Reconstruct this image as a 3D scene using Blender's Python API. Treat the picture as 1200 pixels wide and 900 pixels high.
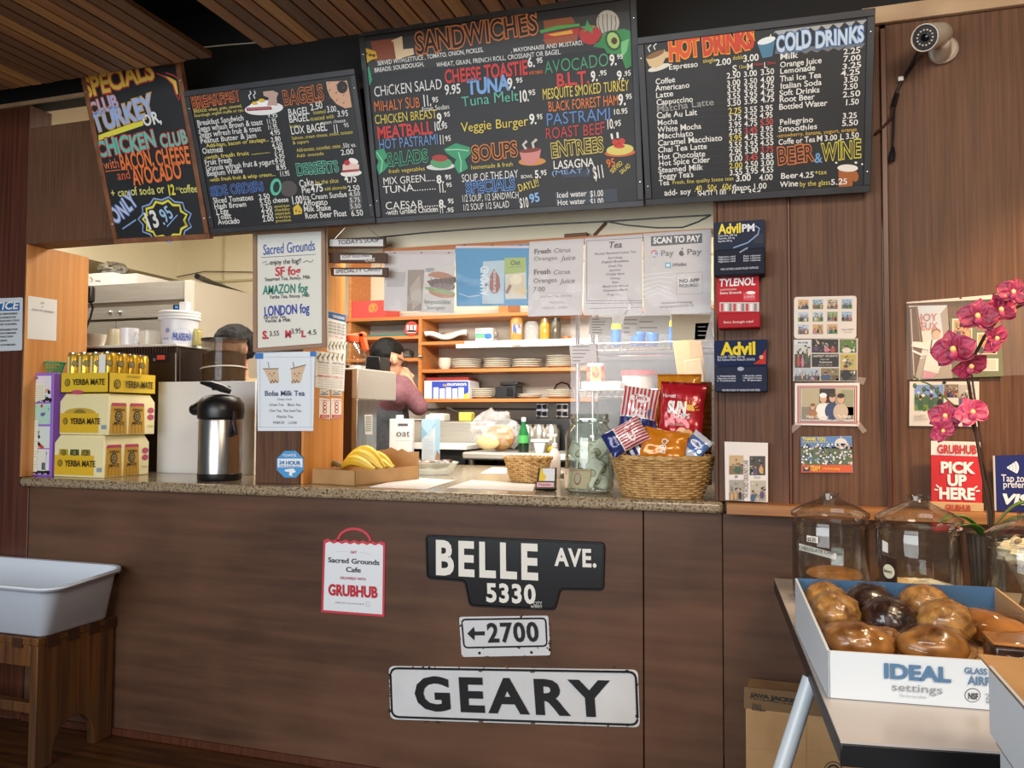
import bpy, bmesh, math, random
from mathutils import Vector, Matrix, noise
V = Vector
PI = math.pi
R = math.radians
rnd = random.Random(7)
for o in list(bpy.data.objects):
    bpy.data.objects.remove(o)
SC = bpy.context.scene
COL = SC.collection

# ------------------------------------------------------------------ camera
F_PX, YAW, PITCH, ROLL = 950.0, R(17.9), R(2.34), R(0.24)
CAM = V((0.0, -2.8048, 1.3476))
_cy, _sy, _cp, _sp = math.cos(YAW), math.sin(YAW), math.cos(PITCH), math.sin(PITCH)
FWD = V((-_sy * _cp, _cy * _cp, _sp))
_r = V((_cy, _sy, 0)); _u = _r.cross(FWD)
RGT = _r * math.cos(ROLL) + _u * math.sin(ROLL)
UPV = -_r * math.sin(ROLL) + _u * math.cos(ROLL)
cam = bpy.data.cameras.new('camera')
cam.sensor_width = 36.0
cam.lens = F_PX / 1200 * 36.0
cam.clip_start = 0.05
camo = bpy.data.objects.new('camera', cam)
COL.objects.link(camo)
camo.matrix_world = Matrix(((RGT.x, UPV.x, -FWD.x, CAM.x), (RGT.y, UPV.y, -FWD.y, CAM.y), (RGT.z, UPV.z, -FWD.z, CAM.z), (0, 0, 0, 1)))
SC.camera = camo

# ------------------------------------------------------------------ light and exposure
SC.view_settings.view_transform = 'Standard'
SC.view_settings.look = 'None'
SC.view_settings.gamma = 1.0
SC.view_settings.use_curve_mapping = False
SC.view_settings.exposure = 0.0
SC.cycles.use_denoising = True
SC.cycles.max_bounces = 12
SC.cycles.transparent_max_bounces = 16
SC.cycles.caustics_reflective = False
SC.cycles.caustics_refractive = False
wd = bpy.data.worlds.new('world'); SC.world = wd; wd.use_nodes = True
wd.node_tree.nodes['Background'].inputs[0].default_value = (0.75, 0.85, 1.0, 1)
wd.node_tree.nodes['Background'].inputs[1].default_value = 0.10

def area(name, loc, target, sx, sy, power, col):
    l = bpy.data.lights.new(name, 'AREA'); l.shape = 'RECTANGLE'; l.size = sx; l.size_y = sy
    l.energy = power; l.color = col
    o = bpy.data.objects.new(name, l); COL.objects.link(o)
    o.location = loc
    o.rotation_euler = (V(target) - V(loc)).to_track_quat('-Z', 'Y').to_euler()
    return o
area('window_daylight', (-1.7, -3.9, 1.65), (-1.0, 0, 1.0), 3.0, 1.6, 118, (0.92, 0.96, 1.0))
area('warm_ceiling_panel', (0.9, -3.0, 2.75), (0.2, 0, 1.4), 1.2, 0.6, 52, (1.0, 0.80, 0.60))
area('kitchen_fluorescent_light', (-1.9, 1.15, 2.85), (-1.9, 1.15, 0), 2.6, 0.5, 52, (1.0, 0.95, 0.86))
area('shelf_fill_light', (-1.1, 0.62, 2.32), (-1.6, 2.7, 1.55), 1.4, 0.22, 50, (1.0, 0.95, 0.86))  # added fill lamp, tucked behind the beam to brighten the shelf bays
area('kitchen_left_light', (-4.1, 1.0, 2.85), (-4.1, 1.1, 0), 1.2, 0.5, 18, (1.0, 0.94, 0.84))
sp = bpy.data.lights.new('warm_ceiling_spot', 'SPOT'); sp.energy = 130; sp.color = (1.0, 0.62, 0.30); sp.spot_size = R(75); sp.spot_blend = 0.8; sp.shadow_soft_size = 0.06
spo = bpy.data.objects.new('warm_ceiling_spot', sp); COL.objects.link(spo); spo.location = (1.15, -0.75, 2.5)
spo.rotation_euler = (V((0.95, -0.15, 1.2)) - V(spo.location)).to_track_quat('-Z', 'Y').to_euler()
sp2 = bpy.data.lights.new('warm_table_spot', 'SPOT'); sp2.energy = 60; sp2.color = (1.0, 0.74, 0.46); sp2.spot_size = R(70); sp2.spot_blend = 0.8; sp2.shadow_soft_size = 0.05
spo2 = bpy.data.objects.new('warm_table_spot', sp2); COL.objects.link(spo2); spo2.location = (0.75, -1.0, 2.5)
spo2.rotation_euler = (V((0.35, -1.0, 0.8)) - V(spo2.location)).to_track_quat('-Z', 'Y').to_euler()

# ------------------------------------------------------------------ pixel rays to points on real planes
def ray(px, py):
    return FWD + RGT * ((px - 600) / F_PX) + UPV * ((450 - py) / F_PX)
def W(px, py, y=0.0):
    v = ray(px, py); return CAM + v * ((y - CAM.y) / v.y)
def Zp(px, py, z):
    v = ray(px, py); return CAM + v * ((z - CAM.z) / v.z)
def Xp(px, py, x):
    v = ray(px, py); return CAM + v * ((x - CAM.x) / v.x)
def depth(p):
    return (V(p) - CAM).dot(FWD)
def proj(p):
    d = V(p) - CAM; return (600 + F_PX * d.dot(RGT) / d.dot(FWD), 450 - F_PX * d.dot(UPV) / d.dot(FWD))

# ------------------------------------------------------------------ materials
MATS = {}
def lin(c):
    return tuple((x / 12.92 if x <= 0.04045 else ((x + 0.055) / 1.055) ** 2.4) for x in c)
def hexc(h):
    if isinstance(h, tuple): return h if len(h) == 4 else lin(h) + (1,)
    return lin(tuple(int(h[i:i + 2], 16) / 255 for i in (0, 2, 4))) + (1,)
def mat(col, rough=0.55, metal=0.0, name=None, **kw):
    key = (col, rough, metal, tuple(sorted(kw.items())))
    if key in MATS: return MATS[key]
    m = bpy.data.materials.new(name or 'finish'); m.use_nodes = True
    b = m.node_tree.nodes['Principled BSDF']
    b.inputs['Base Color'].default_value = hexc(col)
    b.inputs['Roughness'].default_value = rough
    b.inputs['Metallic'].default_value = metal
    for k, v in kw.items():
        b.inputs[k.replace('_', ' ')].default_value = v
    MATS[key] = m
    return m
def nodemat(name):
    m = bpy.data.materials.new(name); m.use_nodes = True
    nt = m.node_tree
    return m, nt, nt.nodes['Principled BSDF']
def noisy(name, c1, c2, scale=(1, 1, 1), nscale=6.0, detail=6.0, rough=0.5, bump=0.1, blotch=None, bscale=1.5, metal=0.0, lo=0.3, hi=0.7, dist=0.0, spec=0.5, coat=0.0):
    """two-tone noise stretched along a grain direction, with an optional slow blotch"""
    m, nt, b = nodemat(name)
    N = nt.nodes.new; L = nt.links.new
    tc = N('ShaderNodeTexCoord'); mp = N('ShaderNodeMapping'); mp.inputs['Scale'].default_value = scale
    L(tc.outputs['Object'], mp.inputs['Vector'])
    n = N('ShaderNodeTexNoise'); n.inputs['Scale'].default_value = nscale; n.inputs['Detail'].default_value = detail; n.inputs['Distortion'].default_value = dist
    L(mp.outputs[0], n.inputs['Vector'])
    r = N('ShaderNodeValToRGB'); r.color_ramp.elements[0].position = lo; r.color_ramp.elements[1].position = hi
    r.color_ramp.elements[0].color = hexc(c1); r.color_ramp.elements[1].color = hexc(c2)
    L(n.outputs['Fac'], r.inputs[0])
    out = r.outputs[0]
    if blotch:
        n2 = N('ShaderNodeTexNoise'); n2.inputs['Scale'].default_value = bscale; n2.inputs['Detail'].default_value = 4
        L(tc.outputs['Object'], n2.inputs['Vector'])
        r2 = N('ShaderNodeValToRGB'); r2.color_ramp.elements[0].position = 0.4; r2.color_ramp.elements[1].position = 0.72
        L(n2.outputs['Fac'], r2.inputs[0])
        mx = N('ShaderNodeMix'); mx.data_type = 'RGBA'
        L(r2.outputs[0], mx.inputs[0]); L(out, mx.inputs[6]); mx.inputs[7].default_value = hexc(blotch)
        mx2 = N('ShaderNodeMix'); mx2.data_type = 'RGBA'; mx2.inputs[0].default_value = 0.55
        L(out, mx2.inputs[6]); L(mx.outputs[2], mx2.inputs[7])
        out = mx2.outputs[2]
    L(out, b.inputs['Base Color'])
    b.inputs['Roughness'].default_value = rough; b.inputs['Metallic'].default_value = metal; b.inputs['Specular IOR Level'].default_value = spec
    if coat: b.inputs['Coat Weight'].default_value = coat; b.inputs['Coat Roughness'].default_value = 0.12
    if bump:
        bp = N('ShaderNodeBump'); bp.inputs['Strength'].default_value = bump; bp.inputs['Distance'].default_value = 0.004
        L(n.outputs['Fac'], bp.inputs['Height']); L(bp.outputs[0], b.inputs['Normal'])
    return m
M_WALL = noisy('stained plywood upright grain', '432B1E', '6E4C37', (60, 60, 1.6), 2.2, 9, 0.55, 0.14, '76543E', 1.1, spec=.3)
M_PLANK = noisy('red brown stained plank', '3C2016', '663826', (40, 40, 0.9), 1.6, 9, 0.4, 0.12, '54301F', 1.3)
M_COUNTER = noisy('stained plywood lying grain', '3C281E', '664837', (1.2, 14, 14), 1.6, 9, 0.5, 0.08, '7A5A44', 1.6, lo=.2, hi=.8, spec=.3)
M_SLAT = [noisy('ceiling slat brown', '5A3519', '8A5A30', (40, 0.8, 40), 1.5, 7, 0.5, 0.1),
          noisy('ceiling slat dark', '3E2411', '664020', (40, 0.8, 40), 1.5, 7, 0.5, 0.1),
          noisy('ceiling slat light', '74491F', '9C6C38', (40, 0.8, 40), 1.5, 7, 0.5, 0.1)]
M_PINE = noisy('varnished pine', 'C07A38', 'E0A05C', (22, 22, 0.7), 1.5, 6, 0.4, 0.04, 'D08A44', 2.0)
M_SHELF = noisy('orange shelf wood', 'B26A34', 'CF8A4C', (0.8, 25, 25), 2.0, 5, 0.45, 0.03)
M_LEDGE = noisy('warm ledge wood', '8A5A30', 'B07C48', (0.8, 25, 25), 2.0, 5, 0.4, 0.03)
M_BEIGE = noisy('beige painted trim', 'B09070', 'C4A684', (2, 2, 2), 4, 3, 0.6, 0.03)
M_OAK = noisy('worn oak bench', '3E2410', '74491F', (26, 26, 0.9), 1.8, 8, 0.5, 0.15, '4E3A2C', 2.5)
M_FLOOR = noisy('dark floorboards', '2A1608', '5A3618', (1, 16, 1), 2.0, 8, 0.38, 0.1)
M_BLACK = mat('0B0B0D', 0.75, name='black paint')
M_STONE = noisy('speckled granite', '4E4032', 'AC9A7C', (1, 1, 1), 120, 3, 0.16, 0.0, '8C7A62', 30, lo=0.36, hi=0.56)
M_CREAM = noisy('cream kitchen paint', 'E8DDBC', 'F0E6CA', (1, 1, 1), 2.0, 3, 0.6, 0.0)
M_GREY = noisy('taupe kitchen wall', 'C6BCB0', 'D2C8BC', (1, 1, 1), 3.0, 3, 0.55, 0.0)
M_STEEL = noisy('brushed stainless steel', 'B4AFA6', 'CFCAC2', (1.0, 60, 60), 4.0, 3, 0.34, 0.02, metal=0.5)
M_STEELV = noisy('brushed steel upright', '8A8784', 'C2BFBA', (60, 60, 1.0), 4.0, 3, 0.28, 0.02, metal=0.95)
M_WHITE = mat('EDEDEA', 0.5, name='white paper')
M_PLASTIC = mat('D6E0EC', 0.35, name='grey white plastic')
M_BOARD = noisy('chalkboard', '18191B', '242528', (1, 1, 1), 5, 6, 0.55, 0.0)
M_CARD = noisy('brown cardboard', 'A87E50', 'C09868', (1, 1, 1), 7, 5, 0.75, 0.03)
def thin_glass(name, tint, refl=.7, rough=.03, edge='B4B0A8'):
    """thin clear wall: lets light through, mirrors more towards its edges"""
    m, nt, b = nodemat(name); nt.nodes.remove(b)
    N = nt.nodes.new; L = nt.links.new
    t = N('ShaderNodeBsdfTransparent'); c = N('ShaderNodeMix'); c.data_type = 'RGBA'; c.inputs[6].default_value = hexc(tint); c.inputs[7].default_value = hexc(edge); L(c.outputs[2], t.inputs[0])
    g = N('ShaderNodeBsdfGlossy'); g.inputs['Roughness'].default_value = rough
    f = N('ShaderNodeLayerWeight'); f.inputs[0].default_value = 0.5
    q = N('ShaderNodeMath'); q.operation = 'POWER'; q.inputs[1].default_value = 2.6; w = N('ShaderNodeMath'); w.operation = 'MULTIPLY_ADD'; w.inputs[1].default_value = refl; w.inputs[2].default_value = .05
    x = N('ShaderNodeMixShader'); L(f.outputs['Facing'], q.inputs[0]); L(q.outputs[0], c.inputs[0]); L(q.outputs[0], w.inputs[0]); L(w.outputs[0], x.inputs[0]); L(t.outputs[0], x.inputs[1]); L(g.outputs[0], x.inputs[2])
    L(x.outputs[0], nt.nodes['Material Output'].inputs[0]); return m
M_GLASS = thin_glass('clear glass', 'F8FAF8')
M_GREENGLASS = thin_glass('greenish glass', 'F5F9F6', .8, .03, '6A8472')
def thin_paper(col):
    """paper that glows through a little when lit from behind"""
    m, nt, b = nodemat('laminated paper'); b.inputs['Base Color'].default_value = hexc(col); b.inputs['Roughness'].default_value = .4
    t = nt.nodes.new('ShaderNodeBsdfTranslucent'); t.inputs[0].default_value = hexc(col); x = nt.nodes.new('ShaderNodeMixShader'); x.inputs[0].default_value = .22
    nt.links.new(b.outputs[0], x.inputs[1]); nt.links.new(t.outputs[0], x.inputs[2]); nt.links.new(x.outputs[0], nt.nodes['Material Output'].inputs[0]); return m
M_FILM = mat('F4F6FA', 0.08, 0.0, name='clear plastic film', Alpha=0.13, Specular_IOR_Level=0.9)
M_FILM2 = mat('F4F6FA', 0.12, 0.0, name='hazy plastic sheet', Alpha=0.14, Specular_IOR_Level=0.9)
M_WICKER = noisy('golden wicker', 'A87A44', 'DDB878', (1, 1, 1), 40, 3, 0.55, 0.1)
M_WICKD = noisy('darker wicker stake', '8A6034', 'B88C50', (1, 1, 1), 40, 3, 0.6, 0.1)  # darker wicker tone for stakes, basket bottoms and the tall tray
M_BLKPL = mat('121214', 0.35, name='black plastic')
M_BROWNM = mat('2B211D', 0.4, 0.2, name='dark brown enamel')
M_CERAM = mat('E9E4D6', 0.2, name='cream china')
M_CHROME = mat('D6D6D6', 0.15, 1.0, name='chrome')

# ------------------------------------------------------------------ geometry gatherer
class G:
    def __init__(s): s.v = []; s.f = []; s.m = []
    def add(s, vs, fs, m=0):
        b = len(s.v); s.v += [V(p) for p in vs]; s.f += [tuple(i + b for i in f) for f in fs]; s.m += [m] * len(fs)
        return s
    def box(s, x0, x1, y0, y1, z0, z1, m=0):
        vs = [(x, y, z) for x in (x0, x1) for y in (y0, y1) for z in (z0, z1)]
        return s.add(vs, [(0, 1, 3, 2), (4, 6, 7, 5), (0, 4, 5, 1), (2, 3, 7, 6), (0, 2, 6, 4), (1, 5, 7, 3)], m)
    def obox(s, c, sz, mx=None, m=0):
        """box of size sz with centre c, turned by the 3x3 mx"""
        mx = mx or Matrix.Identity(3); h = V(sz) / 2
        vs = [V(c) + mx @ V((sx * h.x, sy * h.y, sz_ * h.z)) for sx in (-1, 1) for sy in (-1, 1) for sz_ in (-1, 1)]
        return s.add(vs, [(0, 1, 3, 2), (4, 6, 7, 5), (0, 4, 5, 1), (2, 3, 7, 6), (0, 2, 6, 4), (1, 5, 7, 3)], m)
    def prism(s, pts, vec, m=0):
        n = len(pts); pts = [V(p) for p in pts]; vec = V(vec)
        vs = pts + [p + vec for p in pts]
        fs = [tuple(range(n)), tuple(range(2 * n - 1, n - 1, -1))] + [(i, i + n, (i + 1) % n + n, (i + 1) % n) for i in range(n)]
        return s.add(vs, fs, m)
    def lathe(s, c, prof, n=28, m=0, ax=None, closed=False):
        """turn (r, h) pairs about the axis ax through c"""
        ax = ax or Matrix.Identity(3); c = V(c); vs = []; fs = []; k = len(prof)
        for r_, h in prof:
            for i in range(n):
                a = 2 * PI * i / n
                vs.append(c + ax @ V((r_ * math.cos(a), r_ * math.sin(a), h)))
        for j in range(k - 1 if not closed else k):
            j2 = (j + 1) % k
            for i in range(n):
                fs.append((j * n + i, j * n + (i + 1) % n, j2 * n + (i + 1) % n, j2 * n + i))
        if not closed:
            if prof[0][0] > 1e-5: fs.append(tuple(range(n - 1, -1, -1)))
            if prof[-1][0] > 1e-5: fs.append(tuple(range((k - 1) * n, k * n)))
        return s.add(vs, fs, m)
    def tube(s, pts, r, n=8, m=0, cap=True):
        pts = [V(p) for p in pts]; k = len(pts); vs = []; fs = []
        rs = r if isinstance(r, (list, tuple)) else [r] * k
        t = (pts[1] - pts[0]).normalized(); up = t.orthogonal().normalized()
        for j, p in enumerate(pts):
            t = (pts[min(j + 1, k - 1)] - pts[max(j - 1, 0)]).normalized()
            up = (up - t * up.dot(t)); up = up.normalized() if up.length > 1e-6 else t.orthogonal().normalized()
            w = t.cross(up)
            for i in range(n):
                a = 2 * PI * i / n; vs.append(p + (up * math.cos(a) + w * math.sin(a)) * rs[j])
        for j in range(k - 1):
            for i in range(n):
                fs.append((j * n + i, j * n + (i + 1) % n, (j + 1) * n + (i + 1) % n, (j + 1) * n + i))
        if cap: fs += [tuple(range(n - 1, -1, -1)), tuple(range((k - 1) * n, k * n))]
        return s.add(vs, fs, m)
    def ring(s, pts, r, n=6, m=0):
        """closed tube"""
        pts = [V(p) for p in pts]; k = len(pts); vs = []; fs = []
        for j, p in enumerate(pts):
            t = (pts[(j + 1) % k] - pts[j - 1]).normalized(); up = V((0, 0, 1)); up = (up - t * up.dot(t)).normalized(); w = t.cross(up)
            for i in range(n):
                a = 2 * PI * i / n; vs.append(p + (up * math.cos(a) + w * math.sin(a)) * r)
        for j in range(k):
            for i in range(n):
                fs.append((j * n + i, j * n + (i + 1) % n, ((j + 1) % k) * n + (i + 1) % n, ((j + 1) % k) * n + i))
        return s.add(vs, fs, m)
    def ell(s, c, rad, mx=None, nu=18, nv=11, m=0, fn=None):
        mx = mx or Matrix.Identity(3); c = V(c); vs = []; fs = []
        for j in range(nv + 1):
            ph = PI * j / nv
            for i in range(nu):
                a = 2 * PI * i / nu
                d = V((math.sin(ph) * math.cos(a), math.sin(ph) * math.sin(a), math.cos(ph)))
                k = fn(d) if fn else 1.0
                vs.append(c + mx @ V((d.x * rad[0] * k, d.y * rad[1] * k, d.z * rad[2] * k)))
        for j in range(nv):
            for i in range(nu):
                q = (j * nu + i, (j + 1) * nu + i, (j + 1) * nu + (i + 1) % nu, j * nu + (i + 1) % nu)
                fs.append(q)
        return s.add(vs, fs, m)
    def cap(s, a, ra, b, rb, n=14, m=0):
        """tapered capsule"""
        a, b = V(a), V(b); t = (b - a); ln = t.length; t = t.normalized(); up = t.orthogonal().normalized(); w = t.cross(up)
        rows = [(-ra * math.cos(q), ra * math.sin(q)) for q in [PI / 2 * i / 4 for i in range(5)]] + [(ln + rb * math.sin(q), rb * math.cos(q)) for q in [PI / 2 * i / 4 for i in range(5)]]
        vs = []; fs = []
        for h, r_ in rows:
            for i in range(n):
                q = 2 * PI * i / n; vs.append(a + t * h + (up * math.cos(q) + w * math.sin(q)) * max(r_, 1e-4))
        for j in range(len(rows) - 1):
            for i in range(n): fs.append((j * n + i, j * n + (i + 1) % n, (j + 1) * n + (i + 1) % n, (j + 1) * n + i))
        fs += [tuple(range(n - 1, -1, -1)), tuple(range((len(rows) - 1) * n, len(rows) * n))]
        return s.add(vs, fs, m)
    def sheet(s, fn, nu, nv, m=0, mf=None, wrapu=False):
        vs = []; 
        for j in range(nv + 1):
            for i in range(nu + (0 if wrapu else 1)): vs.append(fn(i / nu, j / nv))
        st = nu if wrapu else nu + 1
        b = len(s.v); s.v += [V(p) for p in vs]
        for j in range(nv):
            for i in range(nu):
                i2 = (i + 1) % nu if wrapu else i + 1
                s.f.append((b + j * st + i, b + j * st + i2, b + (j + 1) * st + i2, b + (j + 1) * st + i)); s.m.append(mf(i, j) if mf else m)
        return s

LOC = {}
def link(name, g, mats, origin, sharp=38, fix=True):
    me = bpy.data.meshes.new(name)
    me.from_pydata([tuple(p - origin) for p in g.v], [], g.f)
    for m in (mats if isinstance(mats, (list, tuple)) else [mats]): me.materials.append(m)
    me.polygons.foreach_set('material_index', g.m)
    if fix:
        bm = bmesh.new(); bm.from_mesh(me); bmesh.ops.recalc_face_normals(bm, faces=bm.faces); bm.to_mesh(me); bm.free()
    me.polygons.foreach_set('use_smooth', [True] * len(g.f))
    me.set_sharp_from_angle(angle=R(sharp))
    o = bpy.data.objects.new(name, me); COL.objects.link(o)
    return o
def mods(o, bevel=0, solid=0, remesh=0, smooth=0, sub=0):
    if solid:
        md = o.modifiers.new('thickness', 'SOLIDIFY'); md.thickness = solid; md.offset = -1
    if bevel:
        md = o.modifiers.new('edge', 'BEVEL'); md.width = bevel; md.segments = 2; md.limit_method = 'ANGLE'; md.angle_limit = R(40)
    if remesh:
        md = o.modifiers.new('body', 'REMESH'); md.mode = 'VOXEL'; md.voxel_size = remesh; md.use_smooth_shade = True
    if smooth:
        md = o.modifiers.new('soft', 'SMOOTH'); md.factor = 0.5; md.iterations = smooth
    if sub:
        md = o.modifiers.new('soft', 'SUBSURF'); md.levels = sub; md.render_levels = sub
def tag(o, label, cat, group=None):
    o['label'] = label; o['category'] = cat
    if group: o['group'] = group
    return o
def root(name, label, cat, loc, group=None):
    o = bpy.data.objects.new(name, None); COL.objects.link(o); o.location = V(loc); o.empty_display_size = 0.05
    LOC[o.name] = V(loc); return tag(o, label, cat, group)
def part(name, g, mats, parent, label=None, sharp=38, fix=True, **kw):
    o = link(name, g, mats, LOC[parent.name], sharp, fix); o.parent = parent; LOC[o.name] = LOC[parent.name]
    if label: o['label'] = label
    mods(o, **kw); return o
def solo(name, g, mats, label, cat, group=None, sharp=38, fix=True, **kw):
    """a top-level thing that is one mesh"""
    lo = V([min(p[i] for p in g.v) for i in range(3)]); hi = V([max(p[i] for p in g.v) for i in range(3)])
    org = V(((lo.x + hi.x) / 2, (lo.y + hi.y) / 2, lo.z))
    o = link(name, g, mats, org, sharp, fix); o.location = org; LOC[o.name] = org
    mods(o, **kw); return tag(o, label, cat, group)
def struct(name, g, mats, parent=None, **kw):
    if parent: o = part(name, g, mats, parent)
    else:
        o = link(name, g, mats, V((0, 0, 0))); LOC[o.name] = V((0, 0, 0))
    o['kind'] = 'structure'; mods(o, **kw); return o

# ------------------------------------------------------------------ lettering and painted marks
GLY = {}
def _curve_mesh(body, off):
    cu = bpy.data.curves.new('t', 'FONT'); cu.body = body; cu.size = 1.0; cu.offset = off; cu.resolution_u = 3; cu.fill_mode = 'FRONT'
    ob = bpy.data.objects.new('t', cu); me = ob.to_mesh()
    vs = [(v.co.x, v.co.y) for v in me.vertices]; fs = [tuple(p.vertices) for p in me.polygons]
    ob.to_mesh_clear(); bpy.data.objects.remove(ob); bpy.data.curves.remove(cu)
    return vs, fs
_hx = None
def glyph(ch, off):
    global _hx
    k = (ch, off)
    if k not in GLY:
        if _hx is None:
            vs, _ = _curve_mesh('H', 0); _hx = (max(v[0] for v in vs), max(v[1] for v in vs))
        if ch == ' ': GLY[k] = ([], [], 0.30)
        else:
            vs, fs = _curve_mesh(ch, off)
            v2, _ = _curve_mesh(ch + 'H', 0)
            GLY[k] = (vs, fs, max(v[0] for v in v2) - _hx[0])
    return GLY[k]
_jr = random.Random(3)
class Decal:
    """flat marks laid on a surface; mapfn(a, b, lift) gives the point of the surface"""
    def __init__(s, mapfn, px2ab=None, lift=0.0006):
        s.mapfn = mapfn; s.px = px2ab; s.g = G(); s.cols = []; s.fr = (0, 0, 1); s.lift = lift; s.ab = px2ab is None
    def cs(s, ox, oy, sc): s.fr = (ox, oy, sc); return s
    def pt(s, x, y):
        if s.ab: return (x, y)
        return s.px(s.fr[0] + x / s.fr[2], s.fr[1] + y / s.fr[2])
    def ci(s, col):
        if col not in s.cols: s.cols.append(col)
        return s.cols.index(col)
    def abpoly(s, pts, col, layer=1):
        s.g.add([s.mapfn(a, b, s.lift * layer) for a, b in pts], [tuple(range(len(pts)))], s.ci(col)); return s
    def poly(s, pts, col, layer=1): return s.abpoly([s.pt(*p) for p in pts], col, layer)
    def rect(s, x0, y0, x1, y1, col, layer=1): return s.poly([(x0, y0), (x1, y0), (x1, y1), (x0, y1)], col, layer)
    def oval(s, cx, cy, rx, ry, col, layer=2, rot=0, n=20, a0=0, a1=360):
        c, q = math.cos(R(rot)), math.sin(R(rot)); pts = []
        for i in range(n if a1 - a0 == 360 else n + 1):
            a = R(a0 + (a1 - a0) * i / n); x, y = rx * math.cos(a), ry * math.sin(a)
            pts.append((cx + x * c - y * q, cy + x * q + y * c))
        return s.poly(pts, col, layer)
    def line(s, pts, w, col, layer=3, close=False):
        """stroke of width w through the points"""
        pts = [V(s.pt(*p)) for p in pts]; 
        if not s.ab:
            a, b = V(s.pt(0, 0)), V(s.pt(10, 0)); w = w * (b - a).length / 10
        if close: pts = pts + [pts[0], pts[1]]
        L_, R_ = [], []
        for i, p in enumerate(pts):
            t = pts[min(i + 1, len(pts) - 1)] - pts[max(i - 1, 0)]
            if t.length < 1e-9: t = V((1, 0))
            t.normalize(); n = V((-t.y, t.x)) * w / 2
            L_.append(p + n); R_.append(p - n)
        vs = [s.mapfn(q.x, q.y, s.lift * layer) for q in L_] + [s.mapfn(q.x, q.y, s.lift * layer) for q in R_]; k = len(pts)
        s.g.add(vs, [(i, i + 1, k + i + 1, k + i) for i in range(k - 1)], s.ci(col)); return s
    def abtext(s, a, b, ua, ub, w, h, text, col, off, jit, layer, shear, sp=0.0):
        tot = sum(glyph(c, off)[2] + sp for c in text) - sp; cap_h = _hx[1]
        sx = w / max(tot, 1e-6); sy = h / cap_h; x = 0
        for c in text:
            vs, fs, adv = glyph(c, off)
            if vs:
                j = _jr.uniform(-jit, jit); k = 1 + _jr.uniform(-jit, jit) * 1.2; dy = _jr.uniform(-jit, jit) * 0.35
                cj, sj = math.cos(j), math.sin(j); pts = []
                for vx, vy in vs:
                    gx, gy = (vx * cj - vy * sj) * k, (vx * sj + vy * cj) * k + dy
                    X_ = (x + gx + gy * shear) * sx; Y_ = gy * sy
                    pts.append(s.mapfn(a + ua[0] * X_ + ub[0] * Y_, b + ua[1] * X_ + ub[1] * Y_, s.lift * layer))
                s.g.add(pts, fs, s.ci(col))
            x += adv + sp
        return s
    def tx(s, text, x, y, w, h, col='E4E4DE', bold=0.0, rot=0.0, out=None, jit=0.0, layer=6, shear=0.0, osz=0.05, sp=0.0):
        """text from baseline-left (x, y), w wide, capital letters h tall; rot adds a turn in degrees"""
        if s.ab:
            a, b, w_, h_ = x, y, w, h
        else:
            p0 = V(s.pt(x, y)); p1 = V(s.pt(x + w, y)); p2 = V(s.pt(x, y - h))
            a, b = p0; w_ = (p1 - p0).length; h_ = (p2 - p0).length
        c, q = math.cos(R(rot)), math.sin(R(rot)); ua, ub = (c, q), (-q, c)
        glyph('H', 0)
        st = _jr.getstate()
        if out: 
            s.abtext(a, b, ua, ub, w_, h_, text, out, bold + osz, jit, layer - 1, shear, sp); _jr.setstate(st)
        return s.abtext(a, b, ua, ub, w_, h_, text, col, bold, jit, layer, shear, sp)
    def fin(s, name, parent, rough=0.6, label=None):
        return part(name, s.g, [mat(c, rough) for c in s.cols], parent, label, fix=False)
class Pl:
    """a plane in the place: origin o, right u, up v; marks on it may be given by pixel"""
    def __init__(s, o, u, v):
        s.o, s.u, s.v = V(o), V(u).normalized(), V(v).normalized(); s.n = s.u.cross(s.v).normalized()
    def hit(s, px, py):
        r_ = ray(px, py); return CAM + r_ * ((s.o - CAM).dot(s.n) / r_.dot(s.n))
    def ab(s, px, py):
        d = s.hit(px, py) - s.o; return (d.dot(s.u), d.dot(s.v))
    def at(s, a, b, lift=0.0): return s.o + s.u * a + s.v * b + s.n * lift
    def decal(s, pixel=True, lift=0.0006): return Decal(s.at, s.ab if pixel else None, lift)
def PY(y, z=0.0): return Pl((0, y, z), (1, 0, 0), (0, 0, 1))
def card(pl, px, th=0.0012, m=0, g=None):
    """thin board whose front face is the pixel outline px on the plane"""
    g = g or G(); return g.prism([pl.hit(*p) + pl.n * 0.0 for p in px], -pl.n * th, m)
def photo(d, x0, y0, x1, y1, seed, sky='9DB4C8', ground='6E6A58', n=4, layer=2):
    """a small printed snapshot: backdrop and a few people-like blots"""
    q = random.Random(seed); w, h = x1 - x0, y1 - y0
    d.rect(x0, y0, x1, y1, sky, layer); d.rect(x0, y0 + h * q.uniform(.5, .7), x1, y1, ground, layer + 1)
    for i in range(16): d.oval(x0 + w * q.uniform(.08, .92), y0 + h * q.uniform(.1, .92), w * q.uniform(.03, .09), h * q.uniform(.03, .09), q.choice(['3A342E', '8A7A68', 'C8B8A4', '6A5A50', '4A5A68', 'A89880', '7A8A6A', 'E0D4C4']), layer + 1 + i * .12, q.uniform(0, 90), 7)
    for i in range(n):
        cx = x0 + w * (i + .6 + q.uniform(-.3, .3)) / (n + .2); by = y0 + h * q.uniform(.45, .62)
        c = q.choice(['B04A44', '3E5A80', 'D8D0C0', '5A4A70', '40604A', 'D0A060', '2A2A30', 'C87890'])
        d.oval(cx, by + h * .22, w / n * .3, h * .2, c, layer + 3.2 + i * .4, n=8)
        d.oval(cx, by - h * .04, w / n * .13, h * .085, 'C09078', layer + 3.4 + i * .4, n=10)
        d.oval(cx, by - h * .1, w / n * .14, h * .06, q.choice(['2A1A14', '5A3A20', '1A1A1A', '8A6A40']), layer + 3.5 + i * .4, n=10)

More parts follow.
